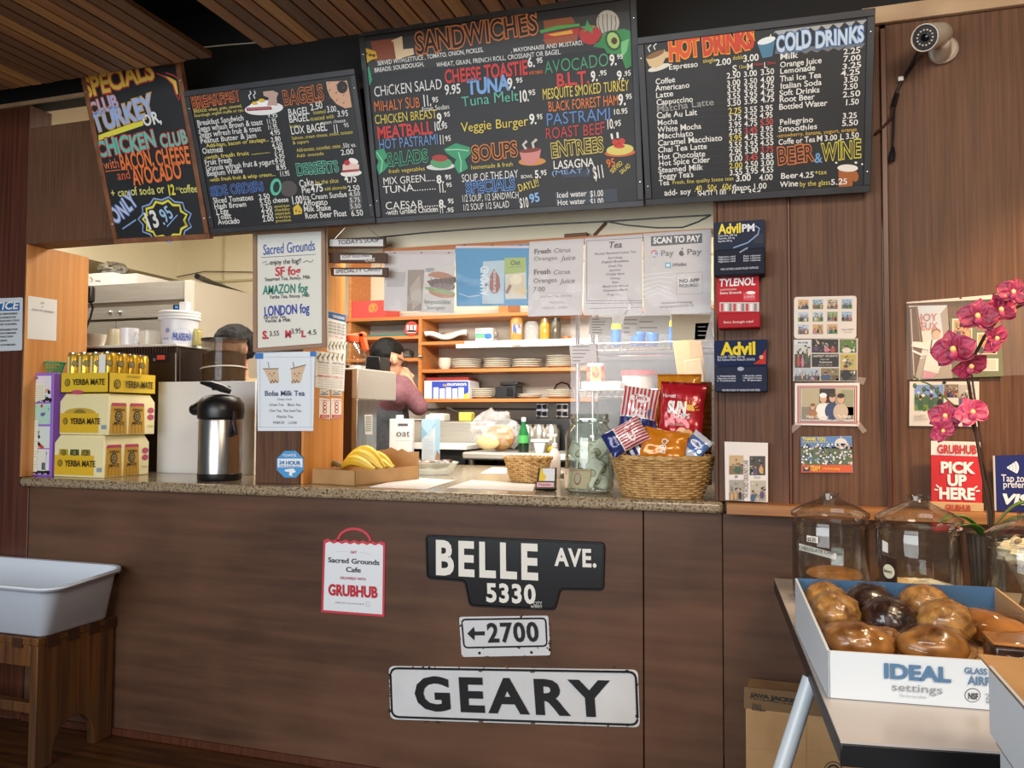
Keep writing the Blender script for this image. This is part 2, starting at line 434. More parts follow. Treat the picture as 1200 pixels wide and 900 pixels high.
# ================================================================== the setting
CT = 1.07          # counter top height
KF = 0.18          # raised kitchen floor
XL, XR = -3.235, -0.19
struct('floor', G().box(-6, 3, -7, 0.0, -0.06, 0), M_FLOOR)
g = G().box(-6, XL, 0, 0.12, 0, 2.77)
struct('wall_left', g, M_PLANK, bevel=0.002)
struct('wall_header', G().box(XL, XR, 0.0, 0.12, 2.125, 2.66), M_WALL)
struct('wall_front', G().box(XR + 0.035, 0.047, 0.0, 0.12, 1.03, 2.64).box(0.056, 0.335, 0.004, 0.12, 1.03, 2.64).box(0.352, 2.5, 0.004, 0.12, 1.03, 2.64), M_WALL, bevel=0.002)
struct('wall_lower', G().box(-0.165, 2.5, 0.0, 0.12, 0, 1.03), M_COUNTER, bevel=0.002)
struct('trim_1', G().box(-3.27, -3.23, 0.004, 0.352, 1.07, 2.13), M_PINE)
struct('trim_2', G().box(XR, XR + 0.012, -0.004, 0.12, 1.07, 2.3).box(XR + 0.013, XR + 0.035, -0.001, 0.12, 1.07, 2.3), M_WALL, bevel=0.002)
struct('trim_3', G().box(0.335, 0.352, -0.012, 0.004, 1.07, 2.6), M_PLANK, bevel=0.002)
struct('trim_4', G().box(0.28, 2.5, -0.02, 0.0, 2.615, 2.67), M_BEIGE, bevel=0.003)
struct('trim_5', G().box(-6, -2.72, -0.012, 0.0, 2.768, 2.785), M_BEIGE)
struct('trim_6', G().box(0.047, 0.056, -0.004, 0.004, 1.07, 2.6), M_PLANK, bevel=0.002)
struct('wall_ledge', G().box(-0.15, 2.5, -0.068, 0.0, 1.034, 1.07), M_LEDGE, bevel=0.003)
struct('wall_beam', G().box(-2.72, 2.5, 0.0, 0.12, 2.66, 3.05).box(-6, -2.72, 0.0, 0.12, 2.785, 3.05), M_BLACK)
struct('baseboard_front', G().box(-3.17, 2.5, -0.014, 0.0, 0, 0.03), M_PLANK, bevel=0.003)
struct('ceiling', G().box(-6, 3, -7, 0.12, 3.05, 3.1), M_BLACK)
def slats(x0, x1):
    g = G(); x = x0; q = random.Random(int(x0 * -100))
    while x < x1 - 0.03:
        g.box(x, x + 0.047, -3.6, -0.445 + q.uniform(-.004, .004), 2.62, 2.638, q.choice([0, 0, 1, 1, 2])); x += 0.0555
    for y in (-1.0, -2.2, -3.4): g.box(x0, x, y - .02, y + .02, 2.638, 2.66, 1)
    return g
struct('ceiling_slats', slats(-5.21, -1.86), M_SLAT)
struct('ceiling_slats', slats(-1.672, -0.33), M_SLAT)
# ceiling support: dark joists and a thin wire seen in the gap of the slats
struct('ceiling_joist', G().box(-6, 3, -0.62, -0.58, 2.9, 3.05).box(-6, 3, -1.3, -1.26, 2.9, 3.05), M_BLACK)
solo('ceiling_wire', G().tube([W(232, 56, -0.36), W(262, 53, -0.3), W(300, 50, -0.25)], 0.0025, 6), mat('8C8478', .5), 'thin pale wire strung in the dark gap between the slatted ceiling panels', 'wire')
# kitchen shell
g = G().box(-5.7, 0.6, 2.75, 2.85, 0, 2.95, 0)
struct('wall_back', g, M_CREAM)
struct('wall_back_lining', G().box(-3.3, 0.6, 2.735, 2.75, KF, 2.13), M_GREY)
struct('wall_kitchen_left', G().box(-5.7, -5.6, 0.12, 2.75, 0, 2.95), M_CREAM)
struct('wall_kitchen_right', G().box(0.5, 0.6, 0.12, 2.75, 0, 2.95), M_GREY)
struct('floor_kitchen', G().box(-5.7, 0.6, 0.12, 2.75, 0, KF), mat('6A5A4C', .5))
struct('ceiling_kitchen', G().box(-5.7, 0.6, 0.12, 2.85, 2.95, 3.04), M_CREAM)
struct('ceiling_soffit', G().box(-5.6, -4.72, 0.12, 2.75, 2.48, 2.95), M_CREAM)
struct('ceiling_beam', G().box(-1.84, 0.5, 0.22, 0.34, 2.035, 2.95), M_CREAM)
struct('trim_7', G().box(-4.7, 0.5, 2.725, 2.75, 2.44, 2.455).box(-4.28, -4.27, 2.735, 2.75, 2.1, 2.95), mat('CFC39A', .6))
# column between the two hatches
g = G().box(-2.052, -1.842, 0.085, 0.095, CT, 2.125, 0).box(-2.052, -1.83, 0.095, 0.415, CT, 2.125, 1)
struct('pillar', g, [M_WALL, M_PINE], bevel=0.002)

# ================================================================== counter
t = root('service_counter', 'dark stained plywood counter front carrying the stone worktop and the street signs', 'counter', (-1.67, 0.3, 0))
part('front_panel', G().box(-3.172, -0.432, 0.0, 0.02, 0.0, 1.03), M_COUNTER, t, bevel=0.002)
part('front_panel', G().box(-0.428, -0.168, 0.001, 0.02, 0.0, 1.03), M_COUNTER, t, bevel=0.002)
part('carcass', G().box(-3.17, -0.2, 0.02, 0.8, 0.0, 1.03).box(-1.9, -1.06, 0.8, 1.45, KF, 1.03), mat('2A211C', .7), t)
part('edge_strip', G().box(-3.232, -3.174, -0.004, 0.1, 0.0, 1.03), M_PLANK, t, bevel=0.003)
LP = [(-3.2, -0.032), (-0.163, -0.032), (-0.163, 0.8), (-1.02, 0.8), (-1.02, 1.6), (-1.95, 1.6), (-1.95, 0.82), (-3.2, 0.82)]
solo('stone_countertop', G().prism([(x, y, 1.03) for x, y in LP], (0, 0, 0.04)), M_STONE, 'speckled brown granite worktop running along the serving hatch', 'countertop', bevel=0.012)

# ================================================================== menu boards
def menu_board(label, TL, TR, BR, BL, fw, fm, extra=0.0):
    bl, br = W(*BL, -0.045), W(*BR, -0.045)
    tl, tr = Xp(*TL, bl.x), Xp(*TR, br.x)
    v = ((tl - bl) + (tr - br)) / 2; v.x = 0
    hgt = v.length + extra; u = (br - bl); wid = u.length; u.y = 0; u.normalize(); v.normalize()
    pl = Pl(bl, u, v); n = pl.n
    t = root('menu_board', label, 'menu board', (bl + br) / 2, 'hand-lettered menu boards over the hatch')
    g = G().prism([pl.at(fw * .6, fw * .6), pl.at(wid - fw * .6, fw * .6), pl.at(wid - fw * .6, hgt - fw * .6), pl.at(fw * .6, hgt - fw * .6)], -n * 0.016)
    part('panel', g, M_BOARD, t)
    g = G()
    for a0, a1, b0, b1 in ((0, wid, 0, fw), (0, wid, hgt - fw, hgt), (0, fw, fw, hgt - fw), (wid - fw, wid, fw, hgt - fw)):
        g.prism([pl.at(a0, b0, .007), pl.at(a1, b0, .007), pl.at(a1, b1, .007), pl.at(a0, b1, .007)], -n * 0.026)
    part('frame', g, fm, t, bevel=0.002)
    for a in (fw * .5, wid - fw * .5):
        for b in (hgt * .12, hgt * .88): part('screw', G().lathe(pl.at(a, b, .007), [(0.003, 0), (0.003, .0012), (0.0018, .002)], 8, 0, Matrix((pl.u, pl.v, pl.n)).transposed()), M_CHROME, t)
    
    return t, pl.decal()
WH, YE, OR, RE, TE, BL_, GR = 'E6E6E0', 'DCCB62', 'DD7438', 'C8443E', '6CC0A4', '8AA8DA', '5C9C62'
M_DFRAME = noisy('dark board frame', '26272A', '36373B', (1, 1, 1), 8, 4, 0.5, 0.02)
M_BFRAME = noisy('brown board frame', '6A4028', '8E5C3C', (20, 20, 20), 1.0, 4, 0.5, 0.05)
# --- specials
t, d = menu_board('narrow brown-framed chalkboard of specials, leftmost of the boards above the hatch', (93, 93), (215, 76), (247, 280), (135, 286), 0.022, M_BFRAME, 0.03)
J = 0.06
d.cs(80, 60, 3.75)
d.tx('SPECIALS', 88, 200, 318, 78, 'E8C44C', .03, 6, 'B8403A', J)
d.tx('CLUB', 112, 282, 130, 55, '9FB0DC', .02, 7, OR, J); d.tx('TURKEY', 130, 352, 275, 78, '9CB4E4', .03, 7, 'C8A060', J)
d.poly([(140, 368), (335, 293), (337, 320), (141, 391)], 'E6DC4A', 2); d.tx('OR,', 343, 325, 82, 48, WH, .03, 5, None, J)
d.tx('CHICKEN', 142, 463, 265, 66, '62BEAE', .03, 3, RE, J); d.tx('CLUB', 416, 415, 122, 58, '62BEAE', .03, 2, RE, J)
d.tx('with', 168, 520, 68, 42, 'E0784C', 0, 2, None, J); d.line([(168, 528), (236, 518)], 3, OR)
d.tx('BACON,', 240, 520, 150, 68, 'E8783A', .025, 2, None, J); d.tx('CHEESE', 396, 498, 150, 72, 'E8783A', .025, 0, None, J)
d.tx('and', 225, 565, 60, 42, 'E0683C', 0, 2, None, J); d.tx('AVOCADO', 295, 585, 218, 66, 'E8783A', .025, 3, None, J)
d.tx('+ can of soda or', 195, 640, 238, 34, 'DCD878', 0.01, 0, None, J); d.tx('12', 442, 625, 34, 42, 'E6DC4A', .03, 0, None, J); d.tx('oz', 478, 602, 20, 16, YE); d.tx('coffee', 497, 616, 78, 32, 'DCD878', .01, 0, None, J)
def burst(cx, cy, rx, ry, n, k):
    return [(cx + (rx if i % 2 else rx * k) * math.cos(2 * PI * i / (2 * n)), cy + (ry if i % 2 else ry * k) * math.sin(2 * PI * i / (2 * n))) for i in range(2 * n)]
d.line(burst(428, 735, 118, 102, 11, .86), 6, BL_, 3, True); d.line(burst(428, 735, 98, 86, 11, .84), 9, 'E2D848', 3, True)
d.tx('ONLY', 212, 762, 135, 66, 'BCC8E6', .03, 30, '5C78B0', J); d.line([(240, 780), (300, 738)], 5, BL_)
d.tx('13', 348, 782, 66, 70, WH, .03, 12, None, .02); d.tx('.95', 422, 758, 62, 58, '9CC0E0', .02, 30, None, .04); d.line([(435, 765), (482, 712)], 4, BL_)
d.line([(400, 88), (440, 105), (470, 135), (482, 175), (496, 205), (502, 170), (500, 120), (480, 98), (440, 84)], 4, RE, 4); d.poly([(425, 96), (455, 104), (484, 120), (492, 180), (486, 178), (474, 140), (450, 118)], 'E8C44C', 3)
d.fin('lettering', t)
# --- breakfast
t, d = menu_board('black chalkboard of breakfast and bagels, second of the boards from the left', (217, 106), (415, 81), (441, 261), (248, 274), 0.022, M_DFRAME)
J = .05
d.cs(210, 80, 4.5)
d.tx('BREAKFAST', 78, 212, 262, 66, '241A16', .0, 2, OR, J); d.tx('BREADS: wheat, grain, covered,', 85, 235, 258, 16, YE, .01); d.tx('Sourdough, english muffin or rye.', 87, 257, 265, 15, YE, .01)
d.oval(452, 208, 102, 34, 'F0EEEA', 2, -5); d.oval(445, 190, 68, 26, 'FFFFFF', 3, -6); d.oval(405, 180, 16, 10, 'E8C030', 4); d.oval(442, 165, 18, 10, 'E8C030', 4); d.poly([(360, 205), (490, 195), (496, 212), (362, 222)], '8E3038', 4); d.line([(366, 212), (490, 203)], 3, 'D89090', 5)
d.poly([(448, 118), (500, 112), (530, 125), (520, 150), (524, 190), (470, 192), (478, 150), (452, 140)], 'C4A294', 4); d.line([(380, 160), (372, 140), (385, 128), (378, 116)], 5, WH); d.line([(405, 155), (398, 138), (408, 126), (402, 114)], 5, WH)
d.tx('BAGELS', 560, 190, 215, 76, '241A16', 0, 1, 'C87038', J)
d.poly([(780, 62), (890, 55), (900, 100), (915, 195), (880, 202), (835, 180), (800, 140), (785, 100)], 'D8A888', 2); d.oval(865, 90, 28, 33, '2A2A2C', 3)
for i in range(26): d.oval(795 + (i * 37) % 110, 70 + (i * 53) % 120, 2.6, 2.6, '7A5238', 4, n=6)
d.tx('BAGEL', 582, 246, 112, 36, WH, .01, 0, None, J); d.tx('2.50', 700, 215, 66, 36, WH, .01, 3, None, J); d.tx('toasted', 713, 236, 68, 20, YE); d.tx('3.00', 786, 225, 52, 32, WH, .01, 0, None, J)
d.tx('BAGEL', 586, 282, 108, 36, WH, .01, 0, None, J); d.tx('toasted with', 700, 270, 126, 22, YE); d.tx('3.95', 840, 248, 60, 32, WH, .01, 0, None, J); d.tx('butter', 590, 310, 58, 18, YE); d.tx('cream cheese', 750, 290, 136, 18, WH)
d.tx('LOX BAGEL', 596, 343, 194, 40, WH, .01, 0, None, J); d.tx('11', 820, 334, 28, 44, WH, .02); d.tx('95', 874, 303, 28, 22, WH); d.tx('Salmon, cream cheese, onion, tomato', 600, 372, 325, 18, YE); d.tx('& capers', 605, 396, 86, 18, YE)
d.tx('Add-tomato, cucumber, onion', 625, 436, 235, 20, YE); d.tx('.50¢ ea.', 864, 412, 76, 24, WH); d.tx('Add- avocado', 625, 465, 145, 18, YE); d.tx('2.00', 858, 450, 68, 28, WH, .01)
d.tx('DESSERTS', 624, 558, 226, 56, '1C2422', 0, 0, TE, J)
d.oval(908, 545, 56, 18, 'F0EEEA', 2, -5); d.poly([(862, 545), (865, 500), (905, 478), (952, 500), (950, 540)], 'E8C8BC', 3); d.poly([(862, 530), (950, 522), (950, 532), (862, 542)], '9A3A44', 4); d.oval(888, 490, 16, 14, 'C03040', 4); d.oval(922, 480, 26, 14, 'F4EEEA', 4, 20)
d.tx('Cake', 638, 620, 78, 38, WH, .01, 0, None, J); d.tx('by the slice', 722, 606, 124, 22, YE); d.tx('4.75', 878, 596, 64, 42, WH, .02, 0, None, J)
d.tx('Pie', 650, 654, 46, 32, WH, .01, 0, None, J); d.tx('475', 700, 648, 66, 40, WH, .02, 0, None, J); d.tx('add alamode', 770, 638, 118, 18, YE); d.poly([(893, 648), (962, 640), (966, 738), (900, 745)], '4E5054', 2); d.tx('2.50', 893, 640, 64, 28, WH, .01)
d.tx('Ice Cream Sundae', 655, 690, 235, 28, WH, .01, 0, None, J); d.tx('4.50', 900, 668, 58, 24, WH); d.tx('Affogato', 658, 722, 130, 30, WH, .01, 0, None, J); d.tx('5.75', 903, 700, 56, 24, WH)
d.tx('Milk Shake', 660, 752, 145, 28, WH, .01, 0, None, J); d.tx('5.50', 905, 732, 56, 24, WH); d.tx('Root Beer Float', 668, 788, 220, 30, WH, .01, 0, None, J); d.tx('6.50', 910, 772, 64, 30, WH, .01)
for s, x, y, w, h, c in (('Breakfast Sandwich', 103, 302, 250, 28, WH), ('2eggs w/hash Brown & toast', 108, 334, 345, 28, WH), ('2eggs w/fresh fruit & toast', 113, 366, 332, 28, WH), ('Peanut Butter & Jam', 120, 396, 300, 26, WH), ('Add-ham, bacon or sausage...', 150, 418, 335, 20, YE), ('Oatmeal', 130, 450, 110, 30, WH), ('-with fresh fruit ............', 140, 480, 350, 20, YE), ('Fruit Fresh', 142, 510, 146, 28, WH), ('Granola w/fresh fruit & yogurt', 147, 540, 364, 27, WH), ('Belgium Waffle', 152, 568, 192, 27, WH), ('-with fresh fruit & whip cream...', 165, 598, 352, 19, YE)):
    d.tx(s, x, y, w, h, c, .012, 0, None, J)
for s, x, y in (('9.95', 473, 258), ('11.95', 468, 290), ('11.95', 473, 320), ('4.95', 487, 350), ('2.80', 490, 385), ('4.50', 497, 415), ('7.95', 505, 443), ('5.95', 510, 473), ('9.95', 512, 503), ('8.95', 518, 533), ('11.95', 535, 566)):
    d.tx(s, x, y, 54, 26, WH, .012, 0, None, J)
d.tx('SIDE ORDERS', 172, 673, 285, 46, '161A26', 0, 1, '5C84CC', J)
d.oval(512, 622, 29, 46, '5CC0A0', 3, 8); d.oval(515, 622, 17, 30, '16302A', 4, 8); d.oval(578, 630, 46, 42, '55504E', 2)
for s, x, y, w in (('Sliced Tomatoes', 185, 711, 214), ('Hash Brown', 190, 742, 172), ('1 Egg', 196, 770, 70), ('Toast', 204, 797, 76), ('Avocado', 210, 824, 114)): d.tx(s, x, y, w, 28, WH, .012, 0, None, J)
for s, x, y in (('2.50', 424, 690), ('5.50', 430, 720), ('2.50', 436, 750), ('2.50', 440, 778), ('2.00', 444, 806)): d.tx(s, x, y, 60, 27, WH, .012, 0, None, J)
d.tx('cheese', 498, 706, 84, 26, WH, .012); d.tx('1.00', 596, 712, 60, 40, WH, .02)
for i, s in enumerate(('american', 'cheddar', 'pepperjack', 'swiss', 'provolone')): d.tx(s, 505 + i * 2, 732 + i * 19, 82, 15, YE)
d.poly([(602, 730), (628, 708), (650, 740), (648, 762), (606, 768)], 'D8B83C', 3); d.oval(618, 746, 6, 6, '8A6A20', 4, n=8); d.oval(636, 750, 5, 5, '8A6A20', 4, n=8)
d.fin('lettering', t)
# --- sandwiches
t, d = menu_board('large black chalkboard of sandwiches, salads and soups, biggest board in the middle', (419, 45), (747, 3), (755, 242), (442, 262), 0.022, M_DFRAME, 0.03)
d.cs(410, 0, 3.4286)
d.poly([(60, 165), (1130, 28), (1140, 170), (70, 300)], '39393A', 1); d.tx('SANDWICHES', 275, 213, 490, 80, '1E1A18', .01, 2, 'C87840', .05)
d.poly([(90, 165), (195, 150), (190, 235), (110, 245)], '8A4A34', 2); d.poly([(175, 160), (218, 142), (222, 195), (262, 190), (266, 215), (190, 238)], 'E0C8A0', 3); d.line([(180, 165), (190, 235)], 6, '8A5028', 4)
d.poly([(55, 212), (72, 192), (112, 205), (118, 232), (92, 240), (58, 266)], 'D8AC34', 3); 
for x, y in ((70, 240), (90, 220), (72, 215), (104, 222)): d.oval(x, y, 7, 6, '6A4A14', 4, n=10)
d.poly([(60, 275), (85, 268), (97, 320), (80, 355), (66, 330)], '3E9A72', 3)
d.poly([(785, 72), (900, 55), (915, 80), (790, 105)], '8E5230', 3); d.poly([(770, 112), (840, 92), (930, 82), (932, 92), (840, 108), (775, 124)], '56A050', 4); d.poly([(785, 125), (930, 98), (928, 125), (790, 148)], 'B23434', 3); d.poly([(800, 128), (900, 108), (905, 122), (830, 134)], 'DCA83C', 4); d.poly([(782, 148), (925, 125), (920, 152), (800, 172)], '9A5436', 3)
d.oval(975, 126, 46, 40, 'B83434', 3); d.poly([(930, 95), (955, 92), (962, 66), (975, 92), (1005, 90), (982, 104), (985, 125), (965, 108), (945, 120), (955, 102)], '4A9A58', 5)
d.oval(1045, 76, 46, 50, 'B8B4A8', 3)
for i in range(5): d.line([(1010 + i * 16, 40 + abs(i - 2) * 4), (1006 + i * 18, 80), (1018 + i * 13, 118)], 3, '6E6A60', 4)
d.poly([(985, 175), (1015, 130), (1040, 112), (1110, 100), (1135, 110), (1138, 250), (1115, 262), (1095, 205), (1040, 200), (1030, 180)], '3E8A52', 3); d.oval(1066, 148, 32, 42, '2E5A30', 4, -15); d.oval(1066, 148, 24, 33, 'A8C878', 5, -15); d.oval(1070, 150, 12, 14, '5A3A20', 6); d.poly([(1095, 155), (1130, 140), (1120, 190), (1100, 215)], '7AC080', 4)
J = .04
d.tx('SERVED WITH:LETTUCE , TOMATO, ONION, PICKLES,', 120, 262, 425, 17, WH, .01, 0, None, .02); d.tx(', MAYONNAISE AND MUSTARD.', 655, 203, 290, 17, WH, .01, -1, None, .02)
d.tx('BREADS: SOURDOUGH,', 107, 290, 200, 17, WH, .01, 0, None, .02); d.tx('WHEAT, GRAIN, FRENCH ROLL, CROSSAINT OR BAGEL.', 356, 266, 500, 18, WH, .01, -1, None, .02)
for s, x, y, w, h, c, b in (('CHEESE TOASTIE', 390, 332, 332, 52, 'D0403E', .03), ('6.', 722, 262, 30, 38, WH, .03), ('95', 757, 245, 26, 20, WH, .02), ('WITH TOMATO', 727, 292, 56, 13, OR, .02), ('AVOCADO', 790, 286, 258, 50, '4E9870', .0), ('9.', 1050, 250, 30, 42, WH, .03), ('95', 1080, 224, 25, 18, WH, .02),
        ('B.L.T.', 836, 338, 134, 50, 'C84040', .03), ('9.', 975, 316, 28, 42, WH, .03), ('.95', 1006, 292, 34, 20, WH, .02), ('9.', 1080, 308, 28, 34, WH, .03), ('.95', 1106, 292, 30, 20, WH, .02), ('CHiCKEN SALAD', 105, 388, 275, 40, WH, .0), ('9.95', 388, 376, 66, 38, WH, .02),
        ('TUNA', 480, 374, 165, 58, '7CACE0', .04), ('9.', 640, 350, 32, 44, WH, .03), ('95', 674, 325, 28, 20, WH, .02), ('Tuna Melt', 456, 423, 228, 40, '62B8A0', 0), ('10.', 684, 402, 42, 42, WH, .03), ('95', 724, 374, 28, 20, WH, .02),
        ('MESQUITE SMOKED TURKEY', 780, 390, 346, 42, 'E0CC58', .0), ('BLACK FORREST HAM', 803, 440, 282, 40, 'E08040', .0), ('9.', 1084, 410, 30, 44, WH, .03), ('95', 1114, 385, 26, 20, WH, .02), ('MIHALY SUB', 105, 450, 185, 42, 'DC7C40', 0), ('11.', 300, 425, 34, 44, WH, .03), ('95', 337, 408, 26, 20, WH, .02), ('from Sudan', 296, 446, 110, 20, WH, 0)):
    d.tx(s, x, y, w, h, c, b, 0, None, J)
d.cs(410, 130, 3.4286)
for s, x, y, w, h, c, b in (('CHICKEN BREAST', 107, 54, 250, 36, 'DCC858', 0), ('9.', 357, 46, 28, 40, WH, .03), ('95', 384, 20, 26, 18, WH, .02), ('MEATBALL', 116, 112, 222, 46, 'C84040', .03), ('10.', 342, 76, 32, 36, WH, .02), ('95', 374, 68, 24, 22, WH, .02), ('HOT PASTRAMI', 122, 155, 240, 40, '6C94C8', 0), ('11', 364, 130, 22, 36, WH, .02), ('95', 388, 118, 24, 22, WH, .02),
        ('Veggie Burger', 452, 80, 270, 36, 'E0CC58', .0), ('9.', 726, 45, 30, 38, WH, .03), ('95', 756, 25, 24, 20, WH, .02), ('PASTRAMI', 793, 50, 262, 48, '5C86C4', .0), ('10.95', 1062, 2, 60, 22, WH, .02), ('ROAST BEEF', 790, 104, 240, 44, 'C04040', 0), ('10.', 1034, 60, 34, 36, WH, .02), ('95', 1068, 48, 26, 22, WH, .02),
        ('MIX GREEN.....', 137, 297, 210, 28, WH, .0), ('8.', 352, 287, 30, 32, WH, .03), ('95', 386, 272, 26, 18, WH, .02), ('TUNA.........', 137, 331, 214, 28, WH, .0), ('11.', 360, 325, 28, 34, WH, .03), ('95', 390, 302, 24, 16, WH, .02), ('CAESAR......', 146, 397, 212, 30, WH, .0), ('8.', 360, 386, 28, 32, WH, .03), ('95', 396, 368, 24, 18, WH, .02), ('-with Grilled Chicken', 146, 418, 212, 22, WH, .01), ('11', 362, 412, 18, 32, WH, .02), ('.95', 388, 404, 32, 18, WH, .02),
        ('SOUP OF THE DAY', 452, 281, 228, 30, WH, .0), ('BOWL', 690, 264, 48, 13, WH, .01), ('5.', 746, 262, 24, 30, WH, .03), ('95', 770, 250, 24, 20, WH, .02), ('1/2 SOUP, 1/2 SANDWICH', 452, 362, 230, 27, WH, 0), ('1/2 SOUP 1/2 SALAD', 455, 396, 188, 25, WH, 0), ('LASAGNA', 820, 225, 164, 33, WH, .01), ('(MEAT )', 812, 250, 156, 19, BL_, 0)):
    d.tx(s, x, y, w, h, c, b, 0, None, J)
d.tx('SALADS', 156, 222, 164, 48, '1A2A24', .01, 2, '4EA880', J); d.tx('fresh vegetables', 160, 250, 146, 16, YE); d.tx('SOUPS', 496, 198, 184, 58, '2A1A12', .01, 2, 'D8843C', J); d.tx('homemade & fresh', 490, 230, 170, 17, YE); d.tx('ENTREES', 812, 178, 212, 58, '26281C', .0, 2, 'D4C060', J); d.tx('SPECIALS', 470, 328, 198, 48, '1A2234', .0, 1, '6C9CDC', J); d.tx('DAYLI!!', 682, 318, 86, 30, YE, .01, 12, None, J)
d.tx('$10', 685, 384, 36, 40, WH, .02, 4); d.tx('95', 726, 362, 42, 34, '88B4E4', .03, 8); d.tx('$11', 982, 262, 46, 50, WH, .02, 6); d.tx('95', 1036, 216, 36, 32, OR, .02, 8); d.tx('SERVED', 1056, 240, 58, 18, YE, .01, 38); d.tx('SALAD', 1094, 242, 48, 18, YE, .01, 36)
d.poly([(104, 160), (140, 150), (155, 180), (140, 200), (158, 220), (140, 240), (120, 256), (110, 225), (120, 200), (105, 180)], '3C9A70', 3); d.line([(112, 165), (135, 200), (128, 245)], 4, 'A0D8B0', 4)
d.poly([(380, 150), (430, 125), (485, 140), (490, 165), (465, 190), (478, 225), (440, 248), (420, 215), (430, 190), (395, 168)], '3C9A70', 3); d.line([(390, 152), (440, 150), (480, 155)], 4, 'A0D8B0', 4); d.line([(440, 160), (450, 200), (448, 240)], 4, 'A0D8B0', 4)
d.oval(368, 220, 58, 14, 'D8DCD8', 3, -4); d.oval(370, 205, 44, 22, '5AA070', 4); d.oval(365, 186, 32, 14, 'A8403C', 5)
d.oval(735, 195, 55, 16, 'D0904C', 3, -3); d.poly([(684, 155), (772, 142), (765, 180), (745, 204), (712, 206), (692, 186)], 'D08A84', 4); d.oval(728, 149, 44, 9, '7A3A30', 5, -8); d.line([(712, 145), (700, 128), (715, 112)], 9, 'C8C4BC', 6); d.line([(742, 140), (738, 120), (755, 105)], 9, 'C8C4BC', 6)
d.oval(1088, 155, 62, 16, 'C86A3C', 3, -4); d.oval(1088, 142, 55, 22, 'D8CC70', 4, -6); d.oval(1070, 112, 14, 12, 'C84034', 5); d.oval(1096, 108, 14, 12, 'C84034', 5); d.oval(1085, 128, 22, 9, 'C84034', 5); d.line([(1058, 100), (1054, 78)], 7, WH); d.line([(1080, 96), (1078, 72)], 7, WH)
d.poly([(825, 318), (1074, 300), (1077, 356), (828, 376)], '3A4350', 2); d.poly([(850, 236), (970, 224), (968, 252), (860, 258)], '3A4350', 2)
d.tx('Iced water', 833, 340, 120, 22, WH, .012, 0, None, .02); d.tx('$1.00', 966, 334, 54, 24, WH, .012); d.tx('Hot water', 835, 370, 112, 22, WH, .012, 0, None, .02); d.tx('$1.00', 966, 366, 54, 24, WH, .012)
d.fin('lettering', t)
# --- drinks
t, d = menu_board('black chalkboard of hot and cold drinks, rightmost of the boards above the hatch', (752, 44), (1031, 8), (1020, 225), (757, 241), 0.022, M_DFRAME)
J = .05
d.cs(745, 0, 4.138)
d.oval(122, 325, 56, 14, 'E0DCD0', 2, -18); d.poly([(60, 282), (152, 236), (158, 270), (140, 310), (105, 328), (75, 318)], 'D8BC90', 3); d.oval(106, 262, 48, 13, '8A6440', 4, -24); d.oval(160, 262, 12, 16, 'D8BC90', 2); d.line([(80, 250), (70, 230), (85, 215)], 5, WH); d.line([(105, 238), (98, 222), (112, 208)], 5, WH)
d.tx('HOT', 172, 285, 148, 90, 'D8582C', .05, 2, 'F0A030', J); d.tx('DRINKS', 338, 262, 246, 90, 'C8402C', .05, 2, 'EE9A30', J)
d.poly([(680, 150)] + [(690 + i * 28, 150 - i * 4.6 + (22 if i % 2 else -4)) for i in range(17)] + [(1142, 74), (690, 138)], 'A8A8A8', 2)
d.poly([(686, 250)] + [(700 + i * 27, 246 - i * 3 + (16 if i % 2 else 2)) for i in range(16)] + [(1125, 190), (690, 225)], '70747A', 2)
d.tx('COLD', 692, 240, 168, 78, 'C4D4E6', .04, 1, '3C70A8', J); d.tx('DRINKS', 880, 216, 236, 74, 'C4D4E6', .04, 1, '3C70A8', J)
d.poly([(602, 202), (688, 172), (672, 262), (625, 272)], '4C7C9C', 3); d.oval(645, 186, 46, 16, 'E4ECEE', 4, -18); d.line([(655, 190), (668, 155)], 5, WH)
def col(lst, h=27):
    for s, x, y, w in lst: d.tx(s, x, y, w, h, WH, .014, 0, None, J)
col((('Espresso', 170, 335, 142), ('Coffee', 105, 407, 95), ('Americano', 105, 440, 165), ('Latte', 105, 473, 86), ('Cappuccino', 107, 508, 178)))
d.tx('single', 335, 300, 64, 20, YE); d.tx('2.00', 398, 312, 74, 30, WH, .02); d.tx('doble', 480, 283, 54, 20, YE); d.tx('3.00', 530, 292, 76, 32, WH, .02)
d.tx('S', 477, 342, 24, 32, WH, .01); d.tx('12oz', 508, 325, 38, 16, YE); d.tx('M', 547, 330, 32, 30, WH, .01); d.tx('16oz', 582, 310, 44, 14, RE); d.tx('L', 630, 320, 18, 28, WH, .01); d.tx('20oz', 645, 304, 44, 14, RE)
for y, a in ((375, '2.50 3.00 3.50'), (412, '3.00 3.50 4.00'), (443, '3.55 3.95 4.75'), (476, '3.55 3.95 4.75'), (508, '3.50 3.95 4.75')):
    for (x, dy), s in zip(((450, 0), (532, -10), (614, -20)), a.split()): d.tx(s, x, y + dy, 66, 28, WH, .014, 0, None, J)
d.cs(745, 110, 4.138)
d.tx('Matcha Latte', 108, 88, 280, 32, '9A9A96', .01, 2, None, J)
col((('Cafe Au Lait', 108, 118, 195), ('Mocha', 112, 152, 97), ('White Mocha', 112, 185, 212), ('Macchiato', 112, 217, 172), ('Caramel Macchiato', 112, 250, 312), ('Chai Tea Latte', 112, 283, 238), ('Hot Chocolate', 112, 318, 228), ('Hot Spice Cider', 115, 348, 248), ('Steamed Milk', 112, 382, 215), ('Foggy Tea\'s', 118, 412, 165), ('Tea', 115, 443, 50), ('add- soy', 140, 492, 128), ('flavor 1.00', 470, 462, 165), ('SHOT 1.00', 300, 495, 138), ('ICE 35¢', 466, 487, 140)))
